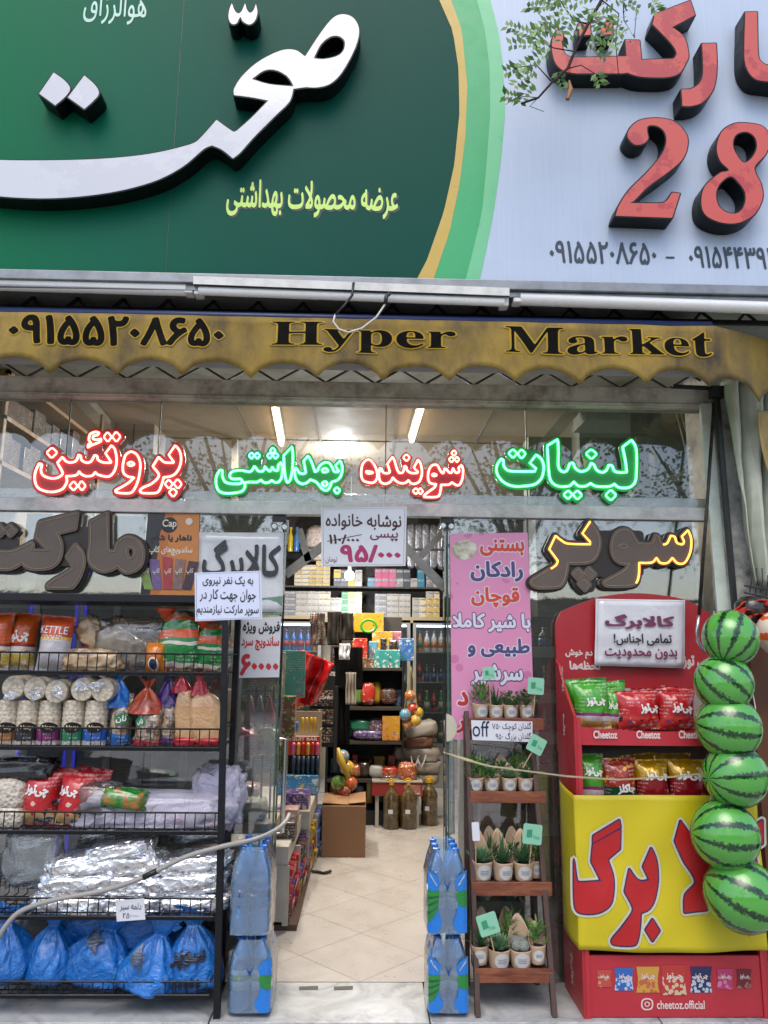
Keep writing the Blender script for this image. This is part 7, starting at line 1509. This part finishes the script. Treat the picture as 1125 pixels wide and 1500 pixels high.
# hanging clothes
CLB = mat('black_cloth', '#060607', .9, var=.3, spec=.15); CLG = mat('grey_knit', '#2f2c2a', .95, var=.3, vs=25, spec=.1)
def garment(px, Y, mt, label, seed, name='hanging_garment', fold=9):
    x0, y0, x1, y1 = px
    def fn(u, v): p = U(x0 + (x1 - x0) * u + 1.6 * noise.noise((v * 2, seed, u)), y0 + (y1 - y0) * v, Y); p.y += .010 * math.sin(u * fold * 2 + seed + v) + .03 * noise.noise((u * 2, v * 2, seed)); return p
    tag(MB().grid(fn, 30, 20).build(name, mt, smooth=True, solid=.01), label, 'clothing', 'clothes hanging on the gondola end')
garment((489, 948, 531, 1010), 2.75, CLB, 'black garment hanging below the grey knitted cap', 1); garment((492, 1008, 512, 1090), 2.78, CLB, 'long black garment hanging down beside the coffee rack', 2); garment((480, 896, 500, 945), 2.7, CLG, 'grey knitted scarf hanging at the top of the gondola end', 3); garment((498, 898, 517, 938), 2.68, CLG, 'grey patterned knitted cap hanging above the black garment', 4); garment((507, 985, 521, 1032), 2.7, mat('pale_cloth', '#8a8377', .8, var=.2), 'pale beige cloth hanging beside the upper gondola shelf', 5); garment((455, 898, 476, 945), 2.9, prn('dark_packets', '#3a302c', ['#8a2a24', '#6a625a'], 22, .4), 'dark packets with a red header hanging near the fridge', 6, 'hanging_packets')
garment((497, 943, 512, 966), 2.6, PAPER, 'white tag sheet hanging on the black garment', 7, 'hanging_tag')
m = MB(); cpts = [U(540 + 11 * math.cos(a), 915 + 9 * math.sin(a) + 2, 3.0) for a in [2 * math.pi * k / 20 for k in range(20)]]; m.tube(cpts, .012, 8, closed=True); tag(m.build('toy_hoop', mat('green_plastic', '#2f9a2a', .35), smooth=True), 'bright green toy hoop hung above the red patterned box', 'toy')
# jerrycans, tray, sacks, carton
JB = NT('brine_jar'); JB.link(JB.ramp(JB.noise(16, 5, .7), [(.3, '#1d150c'), (.5, '#4a3a20'), (.7, '#6b5a36')]), JB.b.inputs['Base Color']); JB.b.inputs['Roughness'].default_value = .2; JB.b.inputs['Coat Weight'].default_value = .8; JB = JB.m
YC = mat('cap_yellow', '#b8901c', .4, var=.1)
jar0 = None
for x, yb_, lb in ((573, 1213, 'brown pickle bottle with an open yellow handle, nearest the big carton'), (598, 1213, 'brown pickle bottle in the middle of the three'), (629, 1208, 'brown pickle bottle apart from the other two, beside the door edge')):
    Z = UZ(x, yb_, 0.0)
    if jar0 is None:
        jar0 = thing('pickle_bottle', lb, 'bottle', Z, 'brown pickle bottles with yellow caps'); r = .075; h = .38; m = MB(); m.lathe([(r * .9, 0), (r, .02), (r * .97, .1), (r, .12), (r * .97, .2), (r, .22), (r * .98, .26), (r * .6, .31), (r * .3, .34), (r * .3, .36)], Z, 20); m.build('bottle_body', JB, jar0, smooth=True)
        m = MB(); m.lathe([(r * .36, .355), (r * .36, .39), (r * .3, .395)], Z, 14); m.build('cap', YC, jar0); m = MB(); m.tube([Z + Vector((-.05, 0, .35)), Z + Vector((-.045, 0, .39)), Z + Vector((0, 0, .41)), Z + Vector((.05, 0, .38)), Z + Vector((.02, 0, .345))], .006, 6); m.build('handle', YC, jar0, smooth=True)
        m = MB(); m.grid(lambda u, v: (Z.x + r * 1.01 * math.sin(-.4 + .55 * u), Z.y - r * 1.01 * math.cos(-.4 + .55 * u), Z.z + .13 + .035 * v), 6, 1); m.build('paper_label', PAPER, jar0)
    else: dup(jar0, Z, lb, rot=(0, 0, rnd.uniform(-.3, .3)))
tr = UZ(580, 1172, 0); a, b = U(545, 1160, 3.05), U(619, 1160, 3.05)
m = MB(); zb_, zt_2 = U(580, 1166, 3.05).z, U(580, 1146, 3.05).z; m.box(a.x, b.x, 3.05, 3.40, zb_, zt_2); m.m(1); m.box(b.x - .16, b.x - .02, 3.047, 3.05, zb_ + .01, zt_2 - .02); m.m(2); m.box(a.x, b.x, 3.04, 3.41, zt_2, zt_2 + .008); m.box(a.x + .03, a.x + .06, 3.07, 3.1, 0, zb_); m.box(b.x - .06, b.x - .03, 3.07, 3.1, 0, zb_); m.box(a.x + .03, a.x + .06, 3.35, 3.38, 0, zb_); m.box(b.x - .06, b.x - .03, 3.35, 3.38, 0, zb_)
tag(m.build('display_bench', [mat('bench_red', '#8f2420', .45, var=.15), prn('bench_print', '#8a5a4a', ['#b9b0a4', '#a83a2a'], 14, .4), mat('bench_white', '#a39c92', .5)]), 'low red display bench behind the brown pickle bottles', 'bench')
blob((586, 1118, 608, 1146), 3.1, .15, prn('orange_net', '#9a4a1f', ['#c9b49a', '#7a2a14'], 34, .4), 'net_bag', 'orange and white net bag lying on the red display bench', 'bag', seed=95, rough=.2)
blob((560, 1136, 592, 1148), 3.12, .15, WRAP, 'clear_bag', 'flat clear bag lying on the red display bench', 'plastic bag', seed=96, rough=.2)
SACK = mat('rice_sack_cloth', '#8e8780', .8, var=.15, vs=10, bump=.4, bs=20)
for i, (bx, lb) in enumerate((((590, 1133, 640, 1152), 'lowest white rice sack of the stack by the fridge'), ((588, 1114, 643, 1137), 'second white rice sack from the floor in the stack'), ((584, 1094, 640, 1118), 'third white rice sack from the floor, handles hanging over it'), ((590, 1078, 632, 1098), 'brown striped rice sack near the top of the stack'), ((594, 1060, 638, 1082), 'topmost rice sack, slumped to a pointed corner'))): blob(bx, 3.25, .35, SACK if i != 3 else mat('striped_sack', '#6b4a3a', .8, var=.4, vs=8), 'rice_sack', lb, 'sack', 'rice sacks stacked by the fridge', seed=97 + i, rough=.10, sq=.5, rot=[0, 0, -3, 4, 12][i])
m = MB()
for k, x in enumerate((606, 616)): m.tube([U(x - 4, 1108, 3.22), U(x - 2, 1118, 3.19), U(x + 1, 1124, 3.18), U(x + 5, 1116, 3.19), U(x + 8, 1106, 3.22)], .006, 6)
tag(m.build('sack_handle_cord', mat('white_cord', '#b9b9b9', .5)), 'white handle cords looping over the front of the sack stack', 'cord')
m = MB(); a, b = UZ(470, 1256, .0), UZ(535, 1258, .0); h = U(470, 1180, a.y).z
CARD = mat('carton_brown', '#8a6648', .7, var=.08, vs=5, bump=.08)
T = thing('carton', 'large plain brown cardboard carton on the tiled floor by the sweets counter', 'carton', ((a.x + b.x) / 2, a.y + .2, 0))
m = MB(); m.box(a.x, b.x, a.y, a.y + .42, 0, h); m.build('carton_body', CARD, T, bevel=.006)
for s, z_ in ((0, .012), (1, .02)):
    m = MB(); xm = (a.x + b.x) / 2 + .03; (m.obox(((a.x + xm) / 2, a.y + .21, h + z_), xm - a.x, .41, .004, (0, .06, 0)) if s == 0 else m.obox(((b.x + xm) / 2, a.y + .21, h + z_), b.x - xm - .004, .41, .004, (0, -.1, 0))); m.build('flap', CARD, T)
m = MB(); m.box(b.x - .004, b.x + .0015, a.y + .16, a.y + .26, h * .68, h * .78); m.build('hand_hole', DARK, T)
m = MB(); m.tube([UZ(457, 1276, .012), UZ(465, 1277, .01), UZ(474, 1279, .01), UZ(485, 1276, .014)], .010, 6); tag(m.build('rubber_strip', BLACK), 'short black rubber strip lying on the floor tiles before the carton', 'strip')
m = MB()
for x in (452, 503): m.add([UZ(x - 14, 1450, .002), UZ(x + 14, 1449, .002), UZ(x + 14, 1444, .002), UZ(x - 14, 1445, .002)], [(0, 1, 2, 3)])
tag(m.build('door_stop_slot', mat('slot_dark', '#4b4843', .7, var=.3)), 'two worn metal slots set in the grey doorstep', 'floor fitting')
# ---- sweets counter left of the aisle
CXF = lambda y: -.425 + .055 * (y - .5); WH = mat('counter_white', '#a7a29a', .45, var=.08, grime=.25)
ct = thing('sweets_counter', 'white stepped sweets counter running into the shop beside the aisle', 'counter', (-.8, 1.5, 0))
m = MB(); m.box(-1.25, -.43, .62, 2.35, .05, .34); m.build('counter_base', WH, ct); m = MB(); m.box(-1.25, -.35, 1.45, 2.35, .34, .455); m.build('upper_step', WH, ct, bevel=.003); m = MB(); m.box(-1.25, -.405, .62, 1.445, .34, .435); m.build('lower_step', WH, ct, bevel=.003)
for y in (.62, 1.06, 1.5, 1.95, 2.33): MB().box(-.43, CXF(y) + .02, y, y + .018, .03, .335).build('divider_panel', WH, ct)
m = MB(); m.box(-1.2, -.35, .64, 2.33, 0, .03); m.build('plinth', mat('plinth_brown', '#4a3528', .6), ct)
SWC = [('red', prn('sweet_red', '#8f1a1c', ['#b9a89a', '#5a1214'], 40, .35)), ('gold', prn('sweet_gold', '#a3841f', ['#c9b46a', '#5a4414'], 40, .4)), ('purple', prn('sweet_purple', '#4f2f7a', ['#b5a9b9', '#7a5a9a'], 34, .35)), ('blue', prn('sweet_blue', '#2a5a9a', ['#c0b25a', '#b0b9c4'], 34, .35)), ('brown', prn('sweet_brown', '#3a2219', ['#a39a90', '#6a4a32'], 36, .35))]
SP = {}
for bay, (y0, kk) in enumerate(((.66, 0), (1.10, 4), (1.54, 1), (1.98, 3))):
    for r in range(3):
        for c_ in range(4):
            k = kk if rnd.random() < .7 else rnd.choice([0, 1, 2, 4]); key = k
            if key not in SP: m = MB(); m.box(-.012, .035, -.04, .04, 0, .085); SP[key] = m.mesh('sweet_packet', SWC[k][1])
            o = bpy.data.objects.new('sweet_packet', SP[key]); COL.objects.link(o); o.location = (CXF(y0 + .05 + .095 * c_) - .022 + .006 * rnd.random(), y0 + .05 + .095 * c_, .035 + .095 * r); o.rotation_euler = (0, rnd.uniform(-.1, .25), rnd.uniform(-.1, .1)); tag(o, '%s sweet packet on the aisle side of the white counter' % SWC[k][0], 'sweets', '%s sweet packets on the counter side' % SWC[k][0])
for bx, Y, dep, mt, nm, lb in (((404, 1136, 466, 1164), 2.0, .22, prn('toy_box_blue', '#2a7ab0', ['#c9a87a', '#c9b03a', '#b9cdd6'], 16, .45), 'toy_box', 'wide light blue printed box on the upper counter step'), ((411, 1163, 452, 1188), 1.5, .2, prn('purple_box', '#4a3070', ['#b5a2ae', '#8a7aa8', '#c4b0a0'], 20, .5), 'sweet_box', 'purple and white printed sweet box on the counter edge'), ((410, 1186, 436, 1206), 1.15, .15, prn('pink_box', '#a8807a', ['#b54a3a', '#b9b4ae', '#3a2a24'], 22, .5), 'sweet_box', 'pale pink sweet box on the lower counter step'), ((402, 1205, 432, 1232), .8, .15, prn('choc_box', '#2f2420', ['#a8a39c', '#6a5a4a'], 20, .5), 'sweet_box', 'brown and white sweet box near the glass door')):
    gbox(bx, Y, dep, mt, nm, lb, 'box')
# sweet tube display
T = thing('sweet_tube_display', 'red display box holding coloured sweet tubes on the counter', 'display box', U(445, 1137, 2.05)); Y = 2.05
a, b = U(421, 1100, Y), U(469, 1100, Y); zt3, zm, zb3 = U(445, 1044, Y).z, U(445, 1079, Y).z, U(445, 1136, Y).z
m = MB(); m.box(a.x, b.x, Y + .14, Y + .16, zb3, zt3); m.box(a.x, a.x + .006, Y, Y + .14, zb3, zm + .05); m.box(b.x - .006, b.x, Y, Y + .14, zb3, zm + .05); m.build('box_back', mat('display_card', '#8a7a66', .6, var=.1), T)
m = MB(); m.box(a.x + .006, b.x - .006, Y, Y + .008, U(445, 1106, Y).z, zm); m.build('red_front', mat('display_red', '#a8181c', .4, var=.08), T)
m = MB(); m.box(a.x + .006, b.x - .006, Y + .008, Y + .14, zm - .02, zm - .01); m.build('spotted_tray', prn('spotted', '#b9b4ac', ['#16120f'], 40, .28), T)
letters('FRUIT BAR', (424, 1080, 465, 1085), Y, WINK, T, bold=.03)
for i, (x, c_) in enumerate(((430, '#b35a86'), (437, '#b8961f'), (444, '#a81c1c'), (451, '#b8961f'), (458, '#a81c1c'), (465, '#b35a70'))):
    m = MB(); c = U(x, 1106, Y - .006); m.lathe([(.012, 0), (.014, .02), (.011, .06), (.014, .075), (.008, .09)], c, 10); m.build('sweet_tube', mat('tube_' + c_[1:], c_, .35), T, smooth=True)
    m = MB(); c = U(x, 1136, Y - .004); m.lathe([(.013, 0), (.016, .14)], c, 10); m.build('tube_foot', mat('tube_navy', '#0d1f33', .35, var=.2), T, smooth=True)
for i, x in enumerate((429, 435, 443, 449, 456, 461)):
    m = MB(); c = U(x, 1072, Y + .07); m.lathe([(.011, 0), (.011, .07 + .03 * (i > 1)), (.009, .075 + .03 * (i > 1))], c, 10); m.build('tall_tube', mat('tube_blue', '#2f6aa8', .35) if i < 2 else mat('tube_gold', '#b8921c', .35), T, smooth=True)
# coffee rack
T = thing('coffee_rack', 'black hanging rack of brown coffee pouches behind the sweet tubes', 'rack', U(472, 1095, 2.35)); Y = 2.35
a, b = U(453, 1050, Y), U(489, 1050, Y); m = MB(); m.box(a.x, b.x, Y + .03, Y + .05, U(470, 1095, Y).z, U(470, 975, Y).z); m.build('black_board', BLACK, T)
CFF = prn('coffee_pouch', '#1d1512', ['#8a6a46', '#b5a286', '#3a241a', '#7a2a1c'], 46, .5)
for r in range(3):
    for c_ in range(3):
        gbox((456 + 11 * c_, 1012 + 27 * r, 466 + 11 * c_, 1034 + 27 * r), Y, .03, CFF, 'coffee_pouch', None, None, parent=T)
letters('3IN1 COFFEE', (452, 1020, 488, 1024), Y - .001, WINK, T, bold=.02); letters('LATE', (478, 984, 491, 990), Y + .028, WINK, T, bold=.03)
for k, (x0_, x1_) in enumerate(((489, 494),)): gbox((x0_, 1005, x1_, 1130), 2.3, .03, BLACK, 'rack_pole', 'black upright pole between the coffee rack and the garments', 'pole')
gbox((411, 953, 447, 1022), 1.75, .03, prn('turquoise_print', '#3f8a86', ['#7aa08a', '#a83a34', '#b5923a', '#2f6f70'], 12, .35), 'picture_box', 'turquoise printed picture box behind the glass door edge', 'box')
gbox((408, 1020, 432, 1085), 1.5, .10, prn('mixed_goods', '#6a4a3a', ['#a8322a', '#3a7a3a', '#b5a58a', '#b5923a'], 26, .6), 'goods_box', 'mixed coloured packets standing beside the red sweet tube display', 'packets')
def redfoil(u, v):
    p = U(438 + 52 * u - 26 * v * (u * .4 + .6) , 950 + 22 * u * (1 - v) + (92 - 40 * u * .3) * v, 1.9); p.y += .05 * math.sin(u * 11 + v * 2) + .03 * noise.noise((u * 6, v * 4, 3)); return p
tag(MB().grid(redfoil, 40, 20).build('red_foil_cloth', mat('red_foil', '#a80f14', .2, var=.2, coat=.8, bump=.4, bs=14), smooth=True, solid=.004), 'glossy red plastic sheet hanging beside the turquoise picture box', 'plastic sheet')
garment((400, 1090, 420, 1128), 1.2, prn('streamers', '#2f6a2a', ['#a83a2a', '#b5a02f', '#1f1f1f'], 50, .5), 'bunch of thin coloured streamers by the door handle', 8, 'hanging_streamers', 20)
gbox((700, 900, 960, 1205), 4.6, .5, prn('side_stock', '#4a443c', ['#a8a094', '#8a4a3f', '#4a6a7a', '#b09a6a', '#2a2826'], 9, .6), 'stock_cabinet', 'tall cabinet of mixed stock in the back corner behind the pink banner', 'cabinet')
# ---- behind the fixed glass by the shelf post
T = thing('wire_stand', 'thin dark wire stand behind the glass with pink umbrellas hung on it', 'stand', UZ(380, 1300, 0)); m = MB(); Y = .55; c = U(385, 1100, Y)
for x in (372, 385, 398): m.tube([(U(x, 1100, Y).x, Y, 0), (U(x, 1100, Y).x, Y, U(x, 1005, Y).z)], .006, 6)
for y in (1012, 1020, 1028, 1070): m.tube([U(362, y, Y), U(402, y, Y)], .004, 5)
m.build('wire_frame', IRON, T)
for i, (x, c_, lb) in enumerate(((366, '#b58a96', 'pale pink folded umbrella on the wire stand'), (380, '#9a96a8', 'greyish folded umbrella in the middle of the wire stand'), (394, '#a8404a', 'red and pink folded umbrella on the wire stand'))):
    c = U(x, 1060, Y - .05); m = MB(); m.lathe([(.045, 0), (.04, .02), (.012, .12), (.005, .15)], c, 10); o = tag(m.build('folded_umbrella', mat('umb_' + c_[1:], c_, .6, var=.35, vs=20), smooth=True), lb, 'umbrella', 'folded umbrellas on the wire stand')
for bx, Y, mt, nm, lb in (((348, 1068, 372, 1112), .35, prn('pink_toy_bag', '#a8486a', ['#c9b49a', '#6a8aa0', '#b5923a'], 16, .5), 'toy_bag', 'pink toy bag behind the glass at the shelf post'), ((374, 1068, 402, 1110), .45, prn('green_toy_bag', '#7a8f5a', ['#c4b9a0', '#5a4a7a'], 16, .5), 'toy_bag', 'green and violet toy bag behind the glass'), ((344, 1172, 384, 1208), .45, mat('grey_green_sack', '#8a8f7c', .6, var=.3, vs=14, bump=.5, bs=14), 'sack', 'grey green sack lying behind the glass on a beige shelf'), ((345, 1150, 375, 1178), .55, prn('red_white_pack', '#9a8a84', ['#a83a34', '#b5aFa6'], 20, .5), 'packet', 'reddish packet behind the glass above the grey green sack')):
    blob(bx, Y, .18, mt, nm, lb, 'bag', seed=hash(lb) % 50, rough=.14, sq=.6)
gbox((338, 1207, 402, 1222), .42, .3, BEI, 'beige_shelf', 'beige shelf behind the glass carrying the grey green sack', 'shelf')
gbox((352, 955, 409, 1150), 1.3, .3, prn('stock_shelves', '#5f5a52', ['#a8a094', '#8a4a3f', '#4a6a7a', '#b09a6a', '#2a2826'], 10, .6), 'stock_cabinet', 'tall stock cabinet of mixed goods seen through the glass beside the shelf post', 'cabinet')
# behind the wire shelf: dim cabinets with a blue light strip
T = thing('dark_fridge', 'dim grey cabinet behind the glass and the wire shelf with blue light strips', 'fridge', (-1.5, .8, 0)); Y = .7
m = MB(); m.box(-2.5, U(330, 1100, Y).x, Y, Y + .5, 0, 1.98); m.build('cabinet', mat('dim_cabinet', '#5f6568', .35, .2, var=.25, vs=4), T)
m = MB()
for x in (45, 110, 165, 235, 275): m.box(U(x, 1000, Y).x - .02, U(x, 1000, Y).x + .02, Y - .015, Y, .1, 1.95)
m.build('door_frame', mat('cabinet_frame', '#8f9497', .4, .4, var=.2), T); m = MB()
for x in (37, 118, 105): m.box(U(x, 1000, Y).x - .008, U(x, 1000, Y).x + .008, Y - .02, Y - .012, .3, 1.95)
m.build('light_strip', mat('blue_led', '#3a3ccf', .4, var=0, emit=.3), T)
# white objects behind lower left glass (above the shelf)
for bx, Y, c_, lb in (((36, 752, 75, 822), .5, '#a6a9a3', 'pale box on the dim cabinet behind the dark word sign'), ((10, 840, 30, 874), .4, '#7f9aa3', 'small pale blue box behind the glass above the top board'), ((100, 842, 205, 877), .45, '#7d9494', 'long grey blue box behind the glass under the dark word sign'), ((110, 755, 132, 800), .5, '#a39c8a', 'narrow cream box behind the dark word sign'), ((165, 756, 212, 838), .6, '#6f8a86', 'grey green box behind the dark word sign, next to the sandwich poster')):
    gbox(bx, Y, .2, mat('stock_' + c_[1:], c_, .5, var=.3, vs=6), 'stock_box', lb, 'box', 'boxes behind the dark word sign')
# ---- through the transom
WDS = mat('shelf_wood', '#9a7442', .5, var=.15, vs=10)
T = thing('stock_shelf', 'wooden wall shelf of packets high up behind the transom glass', 'shelf', (-2.3, .9, 2.3)); xw = -2.02
m = MB(); zs4 = (2.50, 2.76, 3.02)
for z in zs4: m.box(-2.59, xw, .25, 1.75, z - .012, z + .012)
m.box(xw - .02, xw, 1.73, 1.76, 2.2, 3.25); m.box(xw - .02, xw, .25, .28, 2.2, 3.25); m.build('wood_frame', WDS, T)
DKB = [('dark', prn('packet_dark', '#1c1512', ['#5a3a2a', '#3a4a5a', '#6a5a4a'], 18, .5, rough=.7)), ('red brown', prn('packet_redbrown', '#4a1f16', ['#7a5a3a', '#2a1a14'], 18, .5, rough=.7)), ('grey', prn('packet_grey', '#3f3d3a', ['#6a625a', '#2a2a30'], 18, .5, rough=.7)), ('brown', prn('packet_brown', '#382818', ['#6a5232', '#5a2a1a'], 18, .5, rough=.7))]
for si, z in enumerate((2.512, 2.772)):
    y = .32
    while y < 1.65:
        k = rnd.randrange(4); d = rnd.uniform(.09, .16); h = rnd.uniform(.14, .22); m = MB(); m.box(xw - .22, xw - .02 - rnd.uniform(0, .04), y, y + d, z, z + h); tag(m.build('stock_packet', DKB[k][1], bevel=.006), '%s packet on the %s wooden shelf board behind the transom' % (DKB[k][0], ('lower', 'upper')[si]), 'packet', '%s packets on the %s wooden shelf' % (DKB[k][0], ('lower', 'upper')[si])); y += d + .01
o = gbox((170, 607, 226, 662), 2.2, .35, mat('cabinet_white', '#a09a8c', .5, var=.1), 'wall_cabinet', 'white two door wall cabinet under the ceiling behind the red neon word', 'cabinet'); 
m = MB(); a = U(198, 608, 2.195); b = U(198, 661, 2.195); m.box(a.x - .004, a.x + .004, 2.192, 2.199, b.z, a.z); adopt(m.build('door_gap', DARK), o)
m = MB(); m.bar(UZ(112, 575, 3.28), UZ(180, 650, 3.28), .10, .06); tag(m.build('ceiling_trunking', mat('trunking_white', '#9c968a', .5)), 'white ceiling trunking running back from the wooden stock shelf', 'trunking')
m = MB(); a = U(344, 618, 2.6); m.bar(a, U(344, 740, 2.6), .05, .05); m.bar(U(250, 618, 2.6), U(350, 618, 2.6), .03, .03); tag(m.build('wall_pipe', mat('pipe_beige', '#a39a86', .5)), 'beige upright pipe with a side arm behind the green neon word', 'pipe')
m = MB(); m.bar(U(765, 690, .9), U(848, 592, .9), .075, .05, (0, 1, 0)); tag(m.build('slanted_beam', mat('beam_beige', '#93836a', .6, var=.12)), 'slanted beige ceiling beam behind the largest green neon word', 'beam')
gbox((775, 640, 850, 745), 1.6, .2, mat('grey_green_cab', '#4f5a50', .5, var=.25), 'dim_cabinet', 'dim grey green cabinet behind the largest green neon word', 'cabinet')
m = MB(); c = U(970, 617, .75); m.lathe([(.055, -.02), (.075, 0), (.075, .22), (.05, .25)], (c.x, c.y - .1, c.z), 20, 'y'); m.m(1); m.lathe([(.0, -.024), (.054, -.022)], (c.x, c.y - .1, c.z), 20, 'y'); tag(m.build('vent_pipe', [mat('vent_metal', '#57584f', .35, .7, var=.2), mat('vent_face', '#9a927c', .4, .3)], smooth=True, auto=40), 'round metal vent pipe end among the hanging cables', 'vent pipe')
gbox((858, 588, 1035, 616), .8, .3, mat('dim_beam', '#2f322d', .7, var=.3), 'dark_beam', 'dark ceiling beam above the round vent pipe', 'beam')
for i, (bx, lb) in enumerate((((868, 640, 898, 720), 'drab green hanging sack behind the largest neon word, near its dots'), ((934, 635, 962, 700), 'drab green hanging sack right under the round vent pipe'), ((960, 650, 990, 712), 'drab hanging sack between the vent pipe and the pale cables'), ((935, 690, 985, 742), 'drab sack lying low on the dark slats behind the transom'))): blob(bx, .7 + .1 * (i % 2), .2, mat('drab_sack', '#55543c', .8, var=.35, vs=10), 'hanging_sack', lb, 'sack', 'drab sacks behind the transom', seed=120 + i, rough=.14)
m = MB()
for k in range(5): m.tube([U(990 + 6 * k, 600, .45), U(1000 + 8 * k, 640, .42), U(1012 - 3 * k, 690, .42), U(965 - 10 * k, 712 + 2 * k, .45), U(930, 716, .5)], .005, 5)
tag(m.build('hanging_cables', mat('pale_cable', '#8f8d76', .6), smooth=True), 'loops of pale cable hanging behind the transom beside the vent pipe', 'cables')
m = MB()
for y in (700, 714, 728): m.bar(U(925, y, .6), U(1033, y + 2, .6), .05, .02)
tag(m.build('slatted_vent', mat('slat_grey', '#6a7468', .5, var=.2)), 'grey horizontal slats behind the transom under the drab sacks', 'vent')
# ---- shelves behind the right-hand glass
T = thing('goods_shelf', 'grey shelf unit behind the glass between the plant rack and the red stand', 'shelf', (.95, .55, 0)); Y = .45; a, b = U(690, 1200, Y), U(1040, 1200, Y); m = MB()
for y in (955, 1022, 1082, 1130, 1216, 1330, 1400): z = U(800, y, Y).z; m.box(a.x, b.x, Y, Y + .4, max(z - .03, .02), max(z + .03, .08))
m.build('shelf_board', mat('grey_shelf', '#7d878a', .45, .3, var=.12), T); m = MB(); m.box(a.x, b.x, Y + .4, Y + .43, 0, U(800, 870, Y).z); m.build('back_board', mat('shelf_back', '#1e2123', .6, var=.3), T); m = MB(); m.box(a.x - .02, a.x, Y - .01, Y + .42, 0, U(800, 870, Y).z); m.build('side_upright', mat('upright_pale', '#9aa3a6', .4), T)
kk = 0
for y0, y1 in ((900, 950), (965, 1016), (1030, 1076), (1092, 1124), (1140, 1210), (1226, 1322), (1340, 1392)):
    for x in range(700, 860, 26):
        if rnd.random() < .2: continue
        k = rnd.choice([0, 1, 4, 4, 5, 2]); z = U(800, y1, Y).z; h = (y1 - y0) * pxm(Y) * rnd.uniform(.6, .95); bottle(k, U(x, y1, Y).x, Y + .1, z, round(h, 2), .035, 'on the dim shelves behind the right-hand glass'); kk += 1
gbox((704, 1176, 752, 1212), .3, .2, CARD, 'open_carton', 'brown open carton behind the second and third plant shelves', 'carton'); gbox((752, 1186, 792, 1214), .3, .2, prn('onion_crate', '#6a4a30', ['#a8622a', '#8a4a22', '#b58a5a'], 20, .5), 'fruit_crate', 'brown crate of orange onions behind the plant rack', 'crate')
gbox((786, 752, 1042, 905), .62, .35, mat('dark_backdrop_paint', '#23282a', .5, var=.3, vs=4), 'dark_backdrop', 'added tall dark cupboard behind the glass under the largest green neon word', 'backdrop')  # added dark box behind the pane so the glass reflections show
gbox((850, 616, 1045, 745), 1.25, .2, mat('dim_back_panel', '#3a4038', .6, var=.4, vs=5), 'backdrop_board', 'added dim green grey board behind the drab sacks and cables', 'board')  # added backdrop that darkens the view through the transom for its reflections
# ================================================================ ACROSS THE STREET (seen mirrored in the glass)
m = MB(); m.box(-14, 14, -19, -17, -.2, 3.0); fb = tag(m.build('opposite_building', mat('opposite_wall', '#4f4b45', .8, var=.1)), 'building across the street, seen only mirrored in the shop glass', 'building')
m = MB()
for k in range(9):
    for zz in (1.2,): m.box(-12 + 2.8 * k, -10.4 + 2.8 * k, -16.999, -16.95, zz, zz + 1.4)
m.build('window', mat('opposite_window', '#2c3238', .15, var=.1), fb)
def tree(x, y, h, r, label, seed):
    T = thing('street_tree', label, 'tree', (x, y, -.14), 'street trees mirrored in the glass'); rn = random.Random(seed)
    m = MB(); m.tube([(x, y, -.14), (x + .1, y, h * .35), (x, y + .1, h * .6)], [.18, .14, .08], 8)
    for k in range(6): a = k * 1.05; m.tube([(x, y, h * .4), (x + r * .6 * math.cos(a), y + r * .6 * math.sin(a), h * .75)], [.07, .02], 6)
    m.build('trunk', BARK, T, smooth=True); m = MB()
    for k in range(110):
        while True:
            q = Vector((rn.uniform(-1, 1), rn.uniform(-1, 1), rn.uniform(-1, 1)))
            if .3 < q.length < 1: break
        cc = Vector((x + q.x * r, y + q.y * r, h * .66 + q.z * h * .33))
        for j in range(36):
            p = cc + Vector((rn.gauss(0, .22), rn.gauss(0, .22), rn.gauss(0, .18))); s = rn.uniform(.05, .10); d = Vector((rn.uniform(-1, 1), rn.uniform(-1, 1), rn.uniform(-1, .4))).normalized() * s; w = d.orthogonal().normalized() * s * .45
            m.m(0 if rn.random() < .6 else 1); m.add([p, p + d * .5 + w, p + d, p + d * .5 - w], [(0, 1, 2, 3)])
    m.build('crown', LEAF, T)
tree(3.0, -11, 8.2, 2.6, 'leafy street tree mirrored in the glass above the red stand', 1); tree(-2.6, -11.5, 8.4, 2.6, 'leafy street tree mirrored in the glass above the wire shelf', 2); tree(7.8, -12, 8.0, 2.6, 'leafy street tree mirrored farthest towards the pillar', 3)
